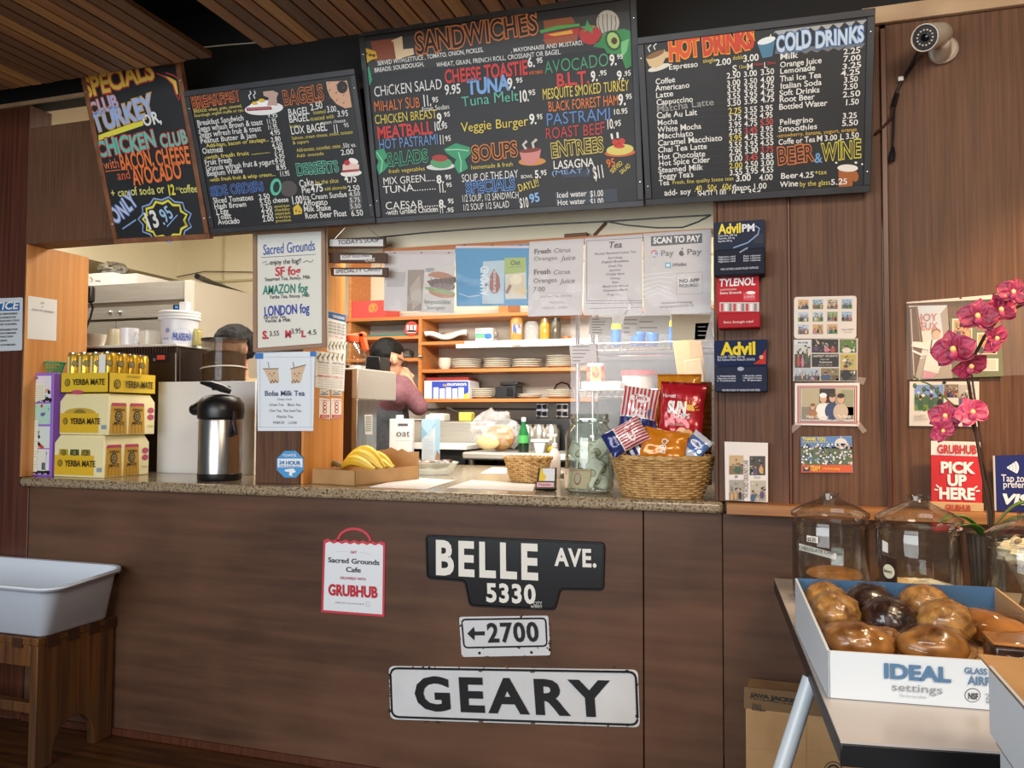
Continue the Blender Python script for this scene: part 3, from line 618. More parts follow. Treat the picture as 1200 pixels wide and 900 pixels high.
d.tx('Fresh, fine quality loose teas', 180, 436, 296, 18, YE); d.tx('.40  .50¢  .60¢', 285, 470, 180, 28, YE, .01); d.tx('3.00', 486, 418, 74, 30, WH, .02); d.tx('4.00', 600, 412, 66, 28, WH, .01)
for i, a in enumerate(('2.75 3.55 3.95', '3.75 4.25 4.95', '3.95 4.75 5.50', '2.95 3.45 3.95', '3.95 4.75 5.55', '3.55 3.95 4.55', '2.95 3.30 3.75', '3.00 3.45 3.85', '2.00 2.50 3.00', '3.55 3.95 4.55')):
    for k, s in enumerate(a.split()): d.tx(s, 456 + k * 76, 92 + i * 33 - k * 7, 64, 28, WH if (i + k) % 4 else ('C8504A' if k else YE), .014, 0, None, J)
d.cs(745, 0, 4.138)
col((('Milk', 708, 278, 86), ('Orange Juice', 708, 315, 200), ('Lemonade', 708, 347, 170), ('Thai Ice Tea', 706, 385, 200), ('Italian Soda', 708, 420, 200), ('Soft Drinks', 703, 455, 195), ('Root Beer', 703, 486, 170), ('Bottled Water', 700, 522, 232), ('2.25', 1017, 248, 82), ('7.00', 1015, 284, 86), ('3.25', 1008, 320, 98), ('4.25', 1003, 354, 94), ('3.50', 1015, 386, 72), ('2.50', 1015, 420, 68), ('2.50', 1010, 458, 84), ('1.50', 1018, 496, 70)))
d.cs(745, 110, 4.138)
col((('Pellegrino', 703, 140, 162), ('Smoothies', 697, 175, 188), ('3.25', 1008, 106, 72), ('5.50', 1003, 142, 80), ('Coffe or Tea', 695, 236, 178), ('M 3.00 L 3.50', 880, 218, 204), ('Beer', 703, 402, 84), ('4.25', 795, 397, 70), ('Wine', 700, 442, 88), ('5.25', 946, 428, 82)))
d.tx('-strawberry, banana, yogurt, orange', 688, 202, 386, 18, 'E0B848'); d.tx('BEER', 690, 335, 176, 80, '2A1C12', 0, 2, 'D0743C', J); d.tx('&', 868, 322, 38, 46, '6C9CC8', .02); d.tx('WINE', 906, 312, 188, 84, '26281A', 0, 2, 'D4C84C', J)
d.tx('+tax', 868, 380, 60, 22, YE); d.tx('by the glass', 795, 438, 150, 24, YE)
d.poly([(985, 355), (1062, 350), (1050, 440), (985, 445)], 'A8602C', 3); d.oval(1030, 345, 50, 18, 'E8E4DC', 4); d.oval(1066, 385, 16, 26, 'A8602C', 2); d.oval(975, 320, 6, 5, WH, 4, n=8); d.oval(1070, 318, 7, 6, WH, 4, n=8); d.oval(1100, 325, 5, 5, WH, 4, n=8)
for y in range(40, 480, 32): d.line([(95, y + 12), (680, y - 14)], 1.2, '3C3D40', 1)
d.fin('lettering', t)

# ================================================================== things in the kitchen
def bx(px0, py0, px1, py1, y0, dep, z0=None):
    """box whose front face lies on y0 and spans the pixel box"""
    pm, qm = (px0 + px1) / 2, (py0 + py1) / 2
    return (W(px0, qm, y0).x, W(px1, qm, y0).x, y0, y0 + dep, W(pm, py1, y0).z if z0 is None else z0, W(pm, py0, y0).z)
def mpp(p): return depth(p) / F_PX
# --- upright refrigerator
fx1 = -3.642; fy = 1.6; fz = W(225, 328, fy).z
t = root('refrigerator', 'tall stainless steel refrigerator standing at the left of the kitchen', 'refrigerator', (-4.2, 1.95, KF))
part('body', G().box(-4.9, fx1, fy + .03, 2.4, KF, fz), mat('C0B6A4', .45), t, bevel=0.004)
zz = [W(200, p, fy).z for p in (351, 357, 371, 374)]
part('top_panel', G().box(-4.9, fx1, fy, fy + .03, zz[0], fz), M_STEEL, t)
part('control_panel', G().box(-4.9, fx1, fy - .006, fy + .03, zz[2], zz[1]), M_STEEL, t)
xm = W(136, 400, fy).x
part('door', G().box(-4.9, xm - .004, fy - .004, fy + .03, KF + .1, zz[3]), M_STEEL, t)
part('door', G().box(xm + .004, fx1, fy - .004, fy + .03, KF + .1, zz[3]), M_STEEL, t)
part('corner_post', G().box(fx1 - .05, fx1 + .004, fy - .008, fy + .02, KF + .1, fz), mat('D8D2C4', .4), t)
pl = PY(fy - .0065); d = pl.decal(); d.rect(203, 357, 214, 363, '0C1420', 1); d.rect(205, 358.5, 209, 361.5, '3C8CE8', 2); d.rect(210.5, 359, 213, 361.5, '9CC8E0', 2)
d.fin('display', t)
g = G()
for p in (129.5, 141): g.lathe(W(p, 366, fy - .006), [(.012, 0), (.012, .01), (.006, .016)], 12, 0, Matrix(((1, 0, 0), (0, 0, -1), (0, 1, 0))))
part('lock', G().lathe(W(129.5, 366, fy - .006), [(.012, 0), (.012, .01), (.006, .016)], 12, 0, Matrix(((1, 0, 0), (0, 0, -1), (0, 1, 0)))), M_CHROME, t)
part('lock', G().lathe(W(141, 366, fy - .006), [(.012, 0), (.012, .01), (.006, .016)], 12, 0, Matrix(((1, 0, 0), (0, 0, -1), (0, 1, 0)))), M_CHROME, t)
solo('cable', G().tube([W(231, 326, 1.63) + V((0.0, 0, .012)), W(250, 332, 1.9), W(270, 338.5, 2.15), W(293, 345.5, 2.4)], [.02, .017, .012, .006], 8), M_BLKPL, 'thick black strip lying along the refrigerator top edge', 'cord')
# boxes with foil on the refrigerator
a = bx(99, 320, 133, 333, 1.62, .35, fz)
t = root('carton', 'white cardboard carton lying on the refrigerator with printed marks', 'carton', ((a[0] + a[1]) / 2, 1.8, fz))
part('box', G().box(*a), M_WHITE, t, bevel=0.003)
d = PY(1.62).decal(); d.line([(106, 325), (109, 328), (107, 330)], 1, '8A8A88'); d.line([(112, 329), (118, 329.5)], 1, '9A9A98'); d.fin('print', t)
a = bx(134.5, 321, 160, 333, 1.66, .35, fz)
solo('carton', G().box(*a), mat('E4E2DC', .5), 'plain white carton to the right of the printed one on the refrigerator', 'carton', bevel=0.003)
def crumple(c, rad, seed, amp=.35, nu=20, nv=12):
    o_ = V((seed * 3.1, seed * 1.7, seed * 5.3))
    return G().ell(c, rad, None, nu, nv, 0, lambda q: 1 + amp * noise.noise(q * 3.3 + o_) + amp * .4 * noise.noise(q * 8 + o_))
solo('foil_ball', crumple(W(132, 317, 1.8) + V((0, 0, .01)), (.11, .08, .05), 2), mat('C8C6C0', .2, .9), 'crumpled foil resting on top of the white cartons', 'foil', sharp=20)
# handset and cord at the pine jamb
t = root('wall_telephone', 'black cord and handset hanging beside the pine jamb', 'telephone', W(104, 375, .9))
part('handset', G().obox(W(104, 345, .9), (.06, .05, .1)), M_BLKPL, t, bevel=.015)
part('cord', G().tube([W(105, 352, .9), W(109, 360, .9), W(106, 372, .9), W(101, 385, .9), W(99, 400, .9)], .006, 6), M_BLKPL, t)
# --- coffee machine with things on top
my = .5; mzt = W(170, 404, my).z; mx1 = W(207, 420, my).x
t = root('coffee_machine', 'dark brown boxy coffee machine with ridged top and red switch', 'coffee machine', (-3.3, .64, CT))
g = G().box(-3.75, mx1, my, .74, CT, mzt - .012)
part('housing', g, M_BROWNM, t, bevel=.006)
g = G(); x = -3.74
while x < mx1 - .006:
    g.box(x, x + .009, my - .008, my, mzt - .045, mzt - .014); x += .017
part('ridged_band', g, mat('3A2C26', .4, .3), t)
part('top_tray', G().box(-3.76, mx1 + .008, my - .012, .74, mzt - .012, mzt), mat('D8D4CA', .35), t, bevel=.003)
part('switch', G().obox(W(189, 419, my - .004), (.045, .014, .024)), mat('E05048', .35), t, 'red rocker switch', bevel=.003)
d = PY(my).decal(); d.rect(170, 411, 199, 425, '060607', 1); d.tx('O', 180, 423, 3, 3, WH); d.line([(206, 408), (206, 447)], 1.2, 'A8A29A', 1); d.line([(211, 409), (211, 447)], .8, '5A544E', 1); d.fin('switch_plate', t)
def mug(name, label, cat, pxc, py0, py1, wpx, col_, y, taper=.9, handle=None, group='cups on the coffee machine', m_=None):
    c = W(pxc, py1, y); c.z = mzt; s_ = mpp(c); r_ = wpx / 2 * s_; h = (W(pxc, py0, y).z - mzt)
    t = root(name, label, cat, c, group)
    m_ = m_ or mat(col_, .25)
    part('bowl', G().lathe(c, [(r_ * taper * .85, 0), (r_ * taper, h * .06), (r_, h), (r_ * .93, h), (r_ * taper * .9, h * .1), (0, h * .09)], 24), m_, t)
    if handle:
        pts = [c + V((handle * (r_ * .9 + r_ * .5 * math.sin(a)), 0, h * .5 + h * .32 * math.cos(a))) for a in [PI * i / 8 for i in range(9)]]
        part('handle', G().tube(pts, r_ * .11, 8), m_, t)
    return t
mug('serving_bowl', 'upturned pale bowl at the left end of the coffee machine', 'bowl', 112, 392, 404, 24, 'DAD6CC', .56, .72)
mug('mug', 'cream mug standing left of the white mug on the coffee machine', 'mug', 134, 386, 404, 15, 'D8CDA8', .56, .92, -1)
mug('mug', 'large white mug with handle on the coffee machine', 'mug', 151, 385, 404, 21, 'EEF0F4', .54, .92, 1)
mug('glass_cup', 'low clear glass with a white grid label on the coffee machine', 'glass', 175, 388, 404, 24, '', .56, .94, None, 'cups on the coffee machine', mat('E8E4D8', .1, 0, 'frosty glass', Alpha=.45))
# bucket with stacked lids
c = W(210, 404, .6); c.z = mzt; s_ = mpp(c); hb = W(210, 376, .6).z - mzt
t = root('bucket', 'translucent white tub of cream cheese with stacked lids and blue lettering', 'tub', c)
r_ = 21 * s_
part('body', G().lathe(c, [(r_ * .88, 0), (r_, hb), (r_ * .94, hb), (r_ * .84, .004)], 32), mat('D6D8DE', .35), t)
for i in range(3): part('lid', G().lathe(c + V((0, 0, hb + i * .015)), [(r_ * 1.08, 0), (r_ * 1.12, .004), (r_ * 1.12, .011), (r_ * 1.05, .0145), (0, .0145)], 32), mat('E8E8E6', .35), t)
part('handle_tab', G().obox(c + V((.03, 0, hb + .07)), (.05, .03, .05)), mat('E8E8E6', .35), t, bevel=.006)
def cyl_map(c, rad, a0=0.0):
    """a, b on a standing cylinder: a runs to the right as seen from the camera"""
    b0 = math.atan2(CAM.y - c.y, CAM.x - c.x) + a0
    rf = rad if callable(rad) else (lambda b: rad)
    def f(a, b, l):
        r_ = rf(b) + l; q = b0 + a / rf(b); return V((c.x + r_ * math.cos(q), c.y + r_ * math.sin(q), c.z + b))
    return f
d = Decal(cyl_map(c, lambda b: r_ * (.88 + .12 * b / hb)), None, .0012)
d.tx('PHILADELPHIA', -.03, hb * .18, .085, hb * .26, '2C4CA8', .03); d.oval(.012, hb * .3, .055, hb * .34, 'B8C0D4', 1); d.oval(-.06, hb * .55, .012, .012, '8C98C0', 2)
d.tx('for food use', -.085, hb * .2, .035, .012, '4C5CA0'); d.fin('print', t)
c = W(231, 404, .62); c.z = mzt
solo('jar', G().lathe(c, [(.022, 0), (.026, .01), (.026, .07), (.02, .075), (.02, .085), (.017, .085), (.022, .07), (.022, .012), (0, .012)], 18), mat('C8B870', .15, 0, 'amber jar', Alpha=.7), 'small amber glass jar behind the tub by the coffee hopper', 'jar')
# --- coffee grinder hopper
c = W(262, 447, .6); c.z = CT; s_ = mpp(c); r_ = 25.5 * s_; z1 = W(262, 447, .6).z - CT; z2 = W(262, 399, .6).z - CT
t = root('coffee_grinder', 'coffee grinder whose clear smoky hopper shows dark beans', 'grinder', c)
part('base', G().lathe(c, [(r_ * .85, 0), (r_ * .9, .01), (r_ * .9, z1 - .01), (r_, z1)], 28), M_BLKPL, t)
part('hopper', G().lathe(c, [(r_, z1), (r_, z2), (r_ * .96, z2), (r_ * .96, z1 + .004)], 36, closed=True), mat('5A4630', .06, 0, 'smoky hopper plastic', Alpha=.3), t)
part('beans', G().lathe(c, [(r_ * .93, z1 + .005), (r_ * .93, z1 + (z2 - z1) * .66), (r_ * .6, z1 + (z2 - z1) * .74), (0, z1 + (z2 - z1) * .76)], 30), noisy('roasted beans', '120A06', '3A2214', (1, 1, 1), 60, 3, .4, .4), t)
part('lid', G().lathe(c + V((0, 0, z2)), [(r_ * 1.02, -.004), (r_ * 1.02, .006), (0, .008)], 32), mat('241C18', .3), t)
part('band', G().ring([c + V((r_ * 1.015 * math.cos(a), r_ * 1.015 * math.sin(a), z1 + (z2 - z1) * .3 + .012 * math.cos(a * 1 + .6))) for a in [2 * PI * i / 36 for i in range(36)]], .0035, 6), mat('C8C0B4', .5), t, 'pale elastic band')

# --- wall shelving
SY, SB = 2.43, 2.733
def sz(py, px=590, y=SY): return W(px, py, y).z
ZA, ZB1, ZB2, ZB3, ZC, ZD = sz(366.5), sz(394, 450), sz(420, 450), sz(400, 515), sz(431.5), sz(467)
sx = lambda px, py=400, y=SY: W(px, py, y).x
t = root('wall_shelf', 'orange wood wall shelving holding plates and boxes behind the counter', 'shelving', ((sx(400) + sx(835)) / 2, SB, ZD - .3))
for a0, a1, z in ((400, 900, ZA), (400, 492, ZB1), (400, 492, ZB2), (491, 548, ZB3), (492, 900, ZC), (496, 900, ZD)):
    part('shelf', G().box(sx(a0), sx(a1), SY, SB, z - .024, z), M_SHELF, t, bevel=.002)
part('upright', G().box(sx(407), sx(407) + .024, SY + .01, SB, ZD - .3, sz(288, 430)), M_SHELF, t)
part('upright', G().box(sx(490.5), sx(490.5) + .024, SY - .002, SB, ZD - .02, ZA), M_SHELF, t)
part('top_board', G().box(sx(400), sx(900), SY, SB, sz(290, 430), sz(290, 430) + .025), M_SHELF, t)
part('upright', G().box(sx(583), sx(594), SY + .02, SB, ZA, sz(290, 430)), M_SHELF, t)
part('clip', G().tube([W(491, 418, SY - .01), W(495, 418, SY - .01)], .012, 8), M_CHROME, t)
# long white shelf
z0 = sz(399, 600); t = root('white_shelf', 'long white shelf board with a small label over the plates', 'shelf', (sx(606), SY, z0 - .08))
part('board', G().box(sx(546), sx(860), SY - .03, SB, z0 - .022, z0), mat('ECEAE4', .35), t, bevel=.002)
part('front_rail', G().box(sx(538), sx(860), SY - .06, SY - .03, sz(407.5, 600), sz(402.5, 600)), mat('ECEAE4', .35), t, bevel=.002)
d = PY(SY - .06).decal(); d.rect(600, 403.7, 611, 406.2, 'B8B4B0', 1); d.tx('CHARGE', 601, 405.8, 9, 1.5, '333333'); d.fin('label', t)
# --- crockery
def plate_geo(c, r_): return G().lathe(c, [(r_ * .55, 0), (r_ * .6, .003), (r_, .016), (r_, .019), (r_ * .62, .008), (0, .007)], 28)
def stack(px, zb, wpx, n, label, grp, step=.011, bowl=False, y=2.56):
    c = W(px, 430, y); c.z = zb; r_ = wpx / 2 * mpp(c); first = None
    for i in range(n):
        p = c + V((rnd.uniform(-.003, .003), rnd.uniform(-.003, .003), i * step))
        if first is None:
            g = G().lathe(p, [(r_ * .5, 0), (r_ * .9, .025), (r_, .045), (r_ * .95, .045), (r_ * .5, .008), (0, .006)], 24) if bowl else plate_geo(p, r_)
            first = solo('bowl' if bowl else 'dinner_plate', g, M_CERAM, label, 'bowl' if bowl else 'plate', grp)
        else:
            o = first.copy(); COL.objects.link(o); o.location = first.location + V((p.x - c.x, p.y - c.y, i * step))
stack(522, ZC + .0, 16, 3, 'small cream bowl in the bowl pile left of the plates on the upper shelf', 'bowls on the upper shelf', .02, True)
stack(548, ZC, 35, 5, 'cream plate in the leftmost pile on the upper plate shelf', 'plates in the first upper pile', .0135)
stack(583, ZC, 34, 5, 'cream plate in the second pile of the upper plate shelf', 'plates in the second upper pile', .0135)
stack(618, ZC, 36, 4, 'cream plate in the third pile of the upper plate shelf', 'plates in the third upper pile', .015)
stack(657, ZC, 34, 6, 'cream plate in the pile nearest the wire rack on the upper shelf', 'plates in the fourth upper pile', .0135)
stack(566, ZD, 29, 5, 'cream plate in the pile between the blue box and the printer', 'plates beside the printer', .0135)
stack(621, ZD, 31, 2, 'wide cream plate in the low pile right of the printer', 'plates right of the printer', .013)
stack(655, ZD, 34, 4, 'cream plate in the pile with a black cable behind it on the lower shelf', 'plates by the cable', .0135)
# --- things on the shelves
def simple_box(name, label, cat, px0, py0, px1, py1, y, dep, z0, m_, fn=None, bevel=.003, col_=None):
    a = bx(px0, py0, px1, py1, y, dep, z0)
    t = root(name, label, cat, ((a[0] + a[1]) / 2, y + dep / 2, a[4]))
    part('box', G().box(*a), m_, t, bevel=bevel)
    if fn:
        d = PY(y).decal(); fn(d); d.fin('print', t)
    return t
def f(d):
    d.tx('G', 432, 366, 5, 6, 'D89A48', .02); d.oval(437.5, 360.5, 5.2, 5.2, 'D8A050', 1); d.oval(437.5, 360.5, 4.4, 4.4, 'D84A44', 2); d.tx('fE', 434, 363.5, 7, 6, 'D8A050', .02)
simple_box('gift_box', 'flat red gift box with a gold seal on the top shelf', 'box', 408, 352.5, 451, 367, SY + .02, .25, ZA, mat('D84A44', .45), f)
solo('serving_tray', G().box(sx(408), sx(478), SY + .02, SB - .05, ZB1, ZB1 + .014), mat('2E7C72', .4), 'teal serving tray lying on the left shelf', 'tray', bevel=.005)
c = W(482, 385, SY - .01); t = root('round_sign', 'round red sign with a white letter standing on the left shelf', 'sign', c - V((0, 0, .09)))
mxy = Matrix(((1, 0, 0), (0, 0, -1), (0, 1, 0)))
part('disc', G().lathe(c, [(8.4 * mpp(c), -.012), (8.4 * mpp(c), 0)], 32, 0, mxy), mat('DC4438', .4), t)
d = PY(c.y - .0005).decal(); d.line([(478, 381), (478, 388), (486.5, 388), (486.5, 381)], 1.8, 'F4F0EC', 3); d.line([(482.2, 381), (482.2, 388)], 1.8, 'F4F0EC', 3); d.line([(477.3, 388.5), (487.3, 388.5)], 1.8, 'F4F0EC', 3); d.fin('letter', t)
solo('plastic_bundle', crumple(W(474, 416, 2.6), (.07, .06, .045), 5, .3), mat('5A5652', .4), 'dark crumpled bundle on the lower left shelf behind the cook', 'bundle', sharp=25)
g = G().sheet(lambda u, v: W(497 + u * 50, 398.5 - 3.5 * (2 * u - 1) ** 2 * (.4 + .6 * u), SY - .02 + v * .26) + V((0, 0, .045 + .012 * math.sin(u * 9 + v * 3))), 24, 8)
solo('folded_cloth', g, mat('E6E4DE', .7), 'stack of white folded paper liners on the shelf corner', 'paper', sharp=60, fix=False, solid=.03)
def f(d): d.rect(557.5, 391, 576.5, 396.5, '3C9CA8', 1); d.tx('BRITA', 559, 389, 14, 2.4, '4C5C70'); d.oval(572, 394, 4, 3.5, '3C70C0', 2); d.poly([(558, 393), (566, 391.5), (570, 396), (558, 396.5)], '6CB878', 2)
simple_box('filter_box', 'small white and teal carton on the white shelf', 'box', 557, 384.5, 577, 397.5, SY + .05, .1, z0, M_WHITE, f)
solo('bulb_jar', G().ell(W(580.5, 391, 2.52), (.02, .02, .03)).lathe(V((W(580.5, 391, 2.52).x, 2.52, z0)), [(.018, 0), (.018, .012)], 14), mat('8A8680', .2), 'small grey glass shaker next to the teal carton', 'shaker')
def jar(label, px, py0, wpx, body, lidm, y=2.5, zb=None, cat='jar', name='jar', lid_h=.022, fn=None, fill=None):
    c = W(px, 398, y); c.z = z0 if zb is None else zb; r_ = wpx / 2 * mpp(c); h = W(px, py0, y).z - c.z
    t = root(name, label, cat, c)
    part('body', G().lathe(c, [(r_ * .9, 0), (r_, .008), (r_, (h - lid_h) * .84), (r_ * .72, h - lid_h), (r_ * .72, h - lid_h + .004)], 24), body, t)
    if lidm: part('lid', G().lathe(c + V((0, 0, h - lid_h)), [(r_ * .8, 0), (r_ * .8, lid_h), (0, lid_h)], 24), lidm, t)
    if fill: part('contents', G().lathe(c, [(r_ * .85, .01), (r_ * .85, h * .5), (0, h * .52)], 20), fill, t)
    if fn:
        d = Decal(cyl_map(c, r_), None, .0012); fn(d, r_, h); d.fin('label', t)
    return t
def f(d, r_, h): d.abpoly([(-r_ * .75, h * .22), (r_ * .7, h * .22), (r_ * .7, h * .62), (-r_ * .75, h * .62)], 'F0F0F4', 1); d.oval(0, h * .44, r_ * .62, h * .16, '4A62C0', 2); d.oval(r_ * .3, h * .34, r_ * .3, h * .1, 'E8EAF4', 3)
jar('peanut butter jar with a dark blue lid on the white shelf', 605.5, 367, 15, mat('C8904C', .25), mat('1E2C6C', .4), fn=f)
mg = mat('E8EEF0', .04, 0, 'thin clear glass', Alpha=.25)
jar('empty clear jar beside the peanut butter', 623, 374, 17, mg, None)
jar('round jar of golden honey next to the empty jar', 638.5, 374, 12, mat('D89A3C', .12), mat('B8A070', .3, .6), fill=mat('B06A1C', .4))
jar('dark spice jar standing right of the honey', 651, 373, 13, mat('5A5448', .2), mat('3A3834', .3))
solo('spice_tin', G().lathe(V((W(664, 395, 2.48).x, 2.48, z0)), [(.03, 0), (.03, .02), (0, .022)], 20), mat('D8682C', .4), 'low round orange tin at the end of the white shelf', 'tin')
def f(d):
    d.rect(506, 447, 549, 468, '2C48B4', 1); d.poly([(532, 468), (549, 460), (549, 468)], 'E8D048', 2); d.tx('nunson', 524, 452, 23, 4, 'F0F0F4', .02); d.rect(499, 449, 506, 467, 'F4F4F0', 2); d.tx('PARTY', 519, 453, 8, 3, 'E8C848')
    for i in range(5): d.poly([(508 + i * 7.4, 454 + (i % 2) * 1.5), (514 + i * 7.4, 454 + (i % 2)), (514 + i * 7.4, 468), (508 + i * 7.4, 468)], 'F2F2EC', 3)
    for i in range(5): d.line([(509.5 + i * 7.4, 458), (512.5 + i * 7.4, 458)], .7, 'B8B8C4', 4); d.line([(509.5 + i * 7.4, 462), (512.5 + i * 7.4, 462)], .7, 'B8B8C4', 4)
simple_box('supply_box', 'blue and white carton stuck with paper slips on the lower shelf', 'box', 497, 446, 550, 468, SY + .02, .2, ZD, mat('E8E8EC', .5), f)
a = bx(498, 440.5, 548, 445.5, SY + .03, .2); zt = bx(497, 446, 550, 468, SY + .02, .2, ZD)[5]
solo('binder', G().box(a[0], a[1], SY + .04, SY + .22, zt, zt + .025), mat('9A2E2A', .45), 'red ring binder lying flat on the blue and white carton', 'binder', bevel=.004)
t = root('receipt_printer', 'black receipt printer on the lower shelf', 'printer', (sx(594), 2.55, ZD))
a = bx(580, 450, 604, 467, 2.46, .16, ZD)
part('body', G().prism([(a[0], 2.46, ZD), (a[1], 2.46, ZD), (a[1], 2.46, a[5] - .008), (a[0], 2.46, a[5] - .02)], (0, .17, .01)), mat('202124', .45), t, bevel=.006)
part('cover', G().box(a[0] + .03, a[1] + .012, 2.475, 2.62, a[5] - .01, a[5] + .015), mat('1A1B1D', .45), t, bevel=.006)
part('paper_slot', G().box(a[1] - .06, a[1] - .02, 2.452, 2.46, a[4] + .02, a[5] - .025), mat('101012', .3), t, bevel=.002)
solo('cable', G().tube([W(648, 467, 2.68), W(648, 459, 2.7), W(652, 451, 2.71), (W(658, 448, 2.71)), W(665, 450, 2.71), W(671, 460, 2.7)], .005, 6), M_BLKPL, 'black cable looping on the wall above the lower plates', 'cable')
# sockets
for px, lab in ((636, 'steel four-socket outlet with black plugs, nearer the printer'), (659.5, 'steel four-socket outlet with black plugs, nearer the wire rack')):
    c = W(px, 481, 2.735); t = root('power_outlet', lab, 'power outlet', c, 'power outlets under the shelf')
    part('plate', G().box(c.x - .045, c.x + .045, 2.722, 2.735, c.z - .05, c.z + .05), M_CHROME, t, bevel=.003)
    for dx, dz in ((-.02, .025), (.022, .025), (-.02, -.02), (.022, -.024)):
        part('plug', G().obox(c + V((dx, -.024, dz)), (.03, .03, .03)), M_BLKPL, t, bevel=.006)
    part('flex', G().tube([c + V((-.02, -.035, -.03)), c + V((-.03, -.03, -.07)), c + V((-.026, -.02, -.16))], .004, 6), M_BLKPL, t)
solo('conduit', G().tube([W(470, 479, 2.725), W(628, 479.5, 2.725)], .007, 8), mat('6A645C', .4), 'thin grey conduit along the wall below the lower shelf', 'conduit')
# --- soffit wires and bracket
solo('cable', G().tube([W(445, 278, .217), W(500, 272.5, .217), (W(560, 268, .217)), W(640, 263, .217), W(711, 259.5, .217), W(780, 255, .217), W(833, 252, .217)], .003, 6), M_BLKPL, 'thin black cable strung across the cream beam above the hatch', 'cable')
solo('cable', G().tube([W(713, 260, .217), W(735, 264, .217), W(770, 267, .217), W(800, 266.5, .217), W(818, 260, .217), W(833, 252, .217)], .0028, 6), M_BLKPL, 'drooping black cable loop on the cream beam at the right', 'cable')
solo('wooden_strut', G().tube([W(710, 261, .214), W(696, 276, .214)], .006, 6), mat('6A4A2C', .6), 'short slanting wooden strut above the tea sheet', 'strut')
a = bx(661, 273, 688, 284, .185, .034); solo('wood_block', G().box(*a), mat('7A5230', .6), 'small brown wooden block peeking over the laminated sheets', 'block', bevel=.003)
solo('cable', G().tube([W(100, 334, 2.72), W(150, 333, 2.72), W(205, 325, 2.72), W(240, 318, 2.72), W(298, 319, 2.72)], .004, 6), mat('4A4030', .5), 'dark wire along the cream wall above the refrigerator', 'wire')

# --- preparation tables at the back
zl = W(520, 494, 2.3).z; zb = W(518, 520, 2.0).z
t = root('prep_counter', 'stainless prep counter with a white cutting board along its front', 'prep counter', (W(490, 530, 2.2).x, 2.2, KF))
xa, xb = W(474, 520, 2.0).x, W(558, 522, 2.0).x
part('cabinet', G().box(xa, xb - .02, 1.86, 2.7, KF, zb - .03), mat('1A1818', .5), t)
part('rear_ledge', G().box(xa, W(580, 500, 2.25).x, 2.25, 2.7, zb - .03, zl), M_STEEL, t, bevel=.004)
part('cutting_board', G().box(xa, xb, 1.82, 2.22, zb - .03, zb), mat('F0EEE8', .4), t, bevel=.004)
zt2 = W(610, 531, 1.72).z
t = root('work_table', 'low stainless work table with rolled front edge holding bread and bottle', 'table', (W(620, 530, 1.9).x, 1.95, KF))
xa, xb = W(541, 535, 1.72).x, W(760, 535, 1.72).x
part('top', G().box(xa, xb, 1.72, 2.2, zt2 - .045, zt2), M_STEEL, t, bevel=.012)
part('shelf_back', G().box(W(582, 500, 2.2).x, xb, 2.2, 2.7, zt2 - .2, W(620, 491, 2.2).z), mat('141414', .4), t, bevel=.004)
for x in (xa + .04, xb - .04):
    part('leg', G().tube([(x, 1.78, KF), (x, 1.78, zt2 - .04)], .02, 10), M_STEELV, t)
solo('dinner_plate', G().lathe(V((W(485, 492, 2.33).x, 2.33, zl)), [(.05, 0), (.1, .012), (.1, .016), (.05, .006), (0, .005)], 24), M_CERAM, 'single white plate on the steel ledge behind the cook', 'plate')
a = bx(502, 484.5, 520, 494, 2.3, .12, zl); solo('food_container', G().box(*a), mat('ECEAE2', .4), 'white lidded container on the steel ledge', 'container', bevel=.01)
a = bx(537, 483, 552, 494, 2.32, .08, zl); solo('sponge_block', G().box(*a), mat('E8D060', .6), 'bright yellow block on the steel ledge', 'sponge', bevel=.01)
solo('knife', G().tube([W(524, 478, 2.4), W(531, 481, 2.4), W(538, 484, 2.38)], [.012, .01, .005], 8), M_BLKPL, 'black handled utensil leaning over the yellow block', 'utensil')
# bread in bag
c = W(582, 528, 1.9); c.z = zt2; q = mpp(c)
mb = noisy('crusty bread', 'B87A38', 'E0B070', (1, 1, 1), 9, 5, .6, .2)
solo('bread_loaf', G().ell(c + V((.015, .02, 16 * q)), (18 * q, 12 * q, 15 * q), None, 20, 12, 0, lambda d_: 1 + .05 * noise.noise(d_ * 3)), mb, 'golden round loaf in the plastic bag on the work table', 'bread')
solo('sliced_bread', G().ell(c + V((-.03, -.08, 11 * q)), (14 * q, 6 * q, 9 * q), None, 20, 12, 0, lambda d_: 1 + .06 * noise.noise(d_ * 3)), mat('E4CB94', .7), 'pale sliced bread in front of the golden loaf', 'bread')
mf = mat('F2F2F4', .1, 0, 'crinkled clear bag', Alpha=.28)
solo('bread_bag', crumple(c + V((-.02, .0, 26 * q)), (27 * q, 22 * q, 21 * q), 8, .28, 28, 18), mf, 'clear crinkled plastic bag around the loaves', 'bag', sharp=20)
solo('plastic_bag', crumple(W(601, 511, 2.05) + V((0, 0, .01)), (10 * q, 8 * q, 16 * q), 9, .25, 20, 14), mf, 'clear plastic bag standing left of the green bottle', 'bag', sharp=20)
c = W(613.5, 531, 1.85); c.z = zt2; q = mpp(c); h = W(613.5, 494, 1.85).z - zt2; r_ = 6.2 * q
t = root('soda_bottle', 'green plastic soda bottle with white cap and dark base label', 'bottle', c)
part('body', G().lathe(c, [(r_ * .9, 0), (r_, .01), (r_, h * .55), (r_ * .85, h * .7), (r_ * .38, h * .93), (r_ * .36, h)], 22), mat('1E6E3C', .1), t)
part('label', G().lathe(c, [(r_ * 1.02, h * .3), (r_ * 1.02, h * .55)], 22), mat('4CAA58', .4), t, 'light green label')
part('lower_half', G().lathe(c, [(r_ * .92, .001), (r_ * 1.02, .012), (r_ * 1.02, h * .3)], 22), mat('14301E', .2), t)
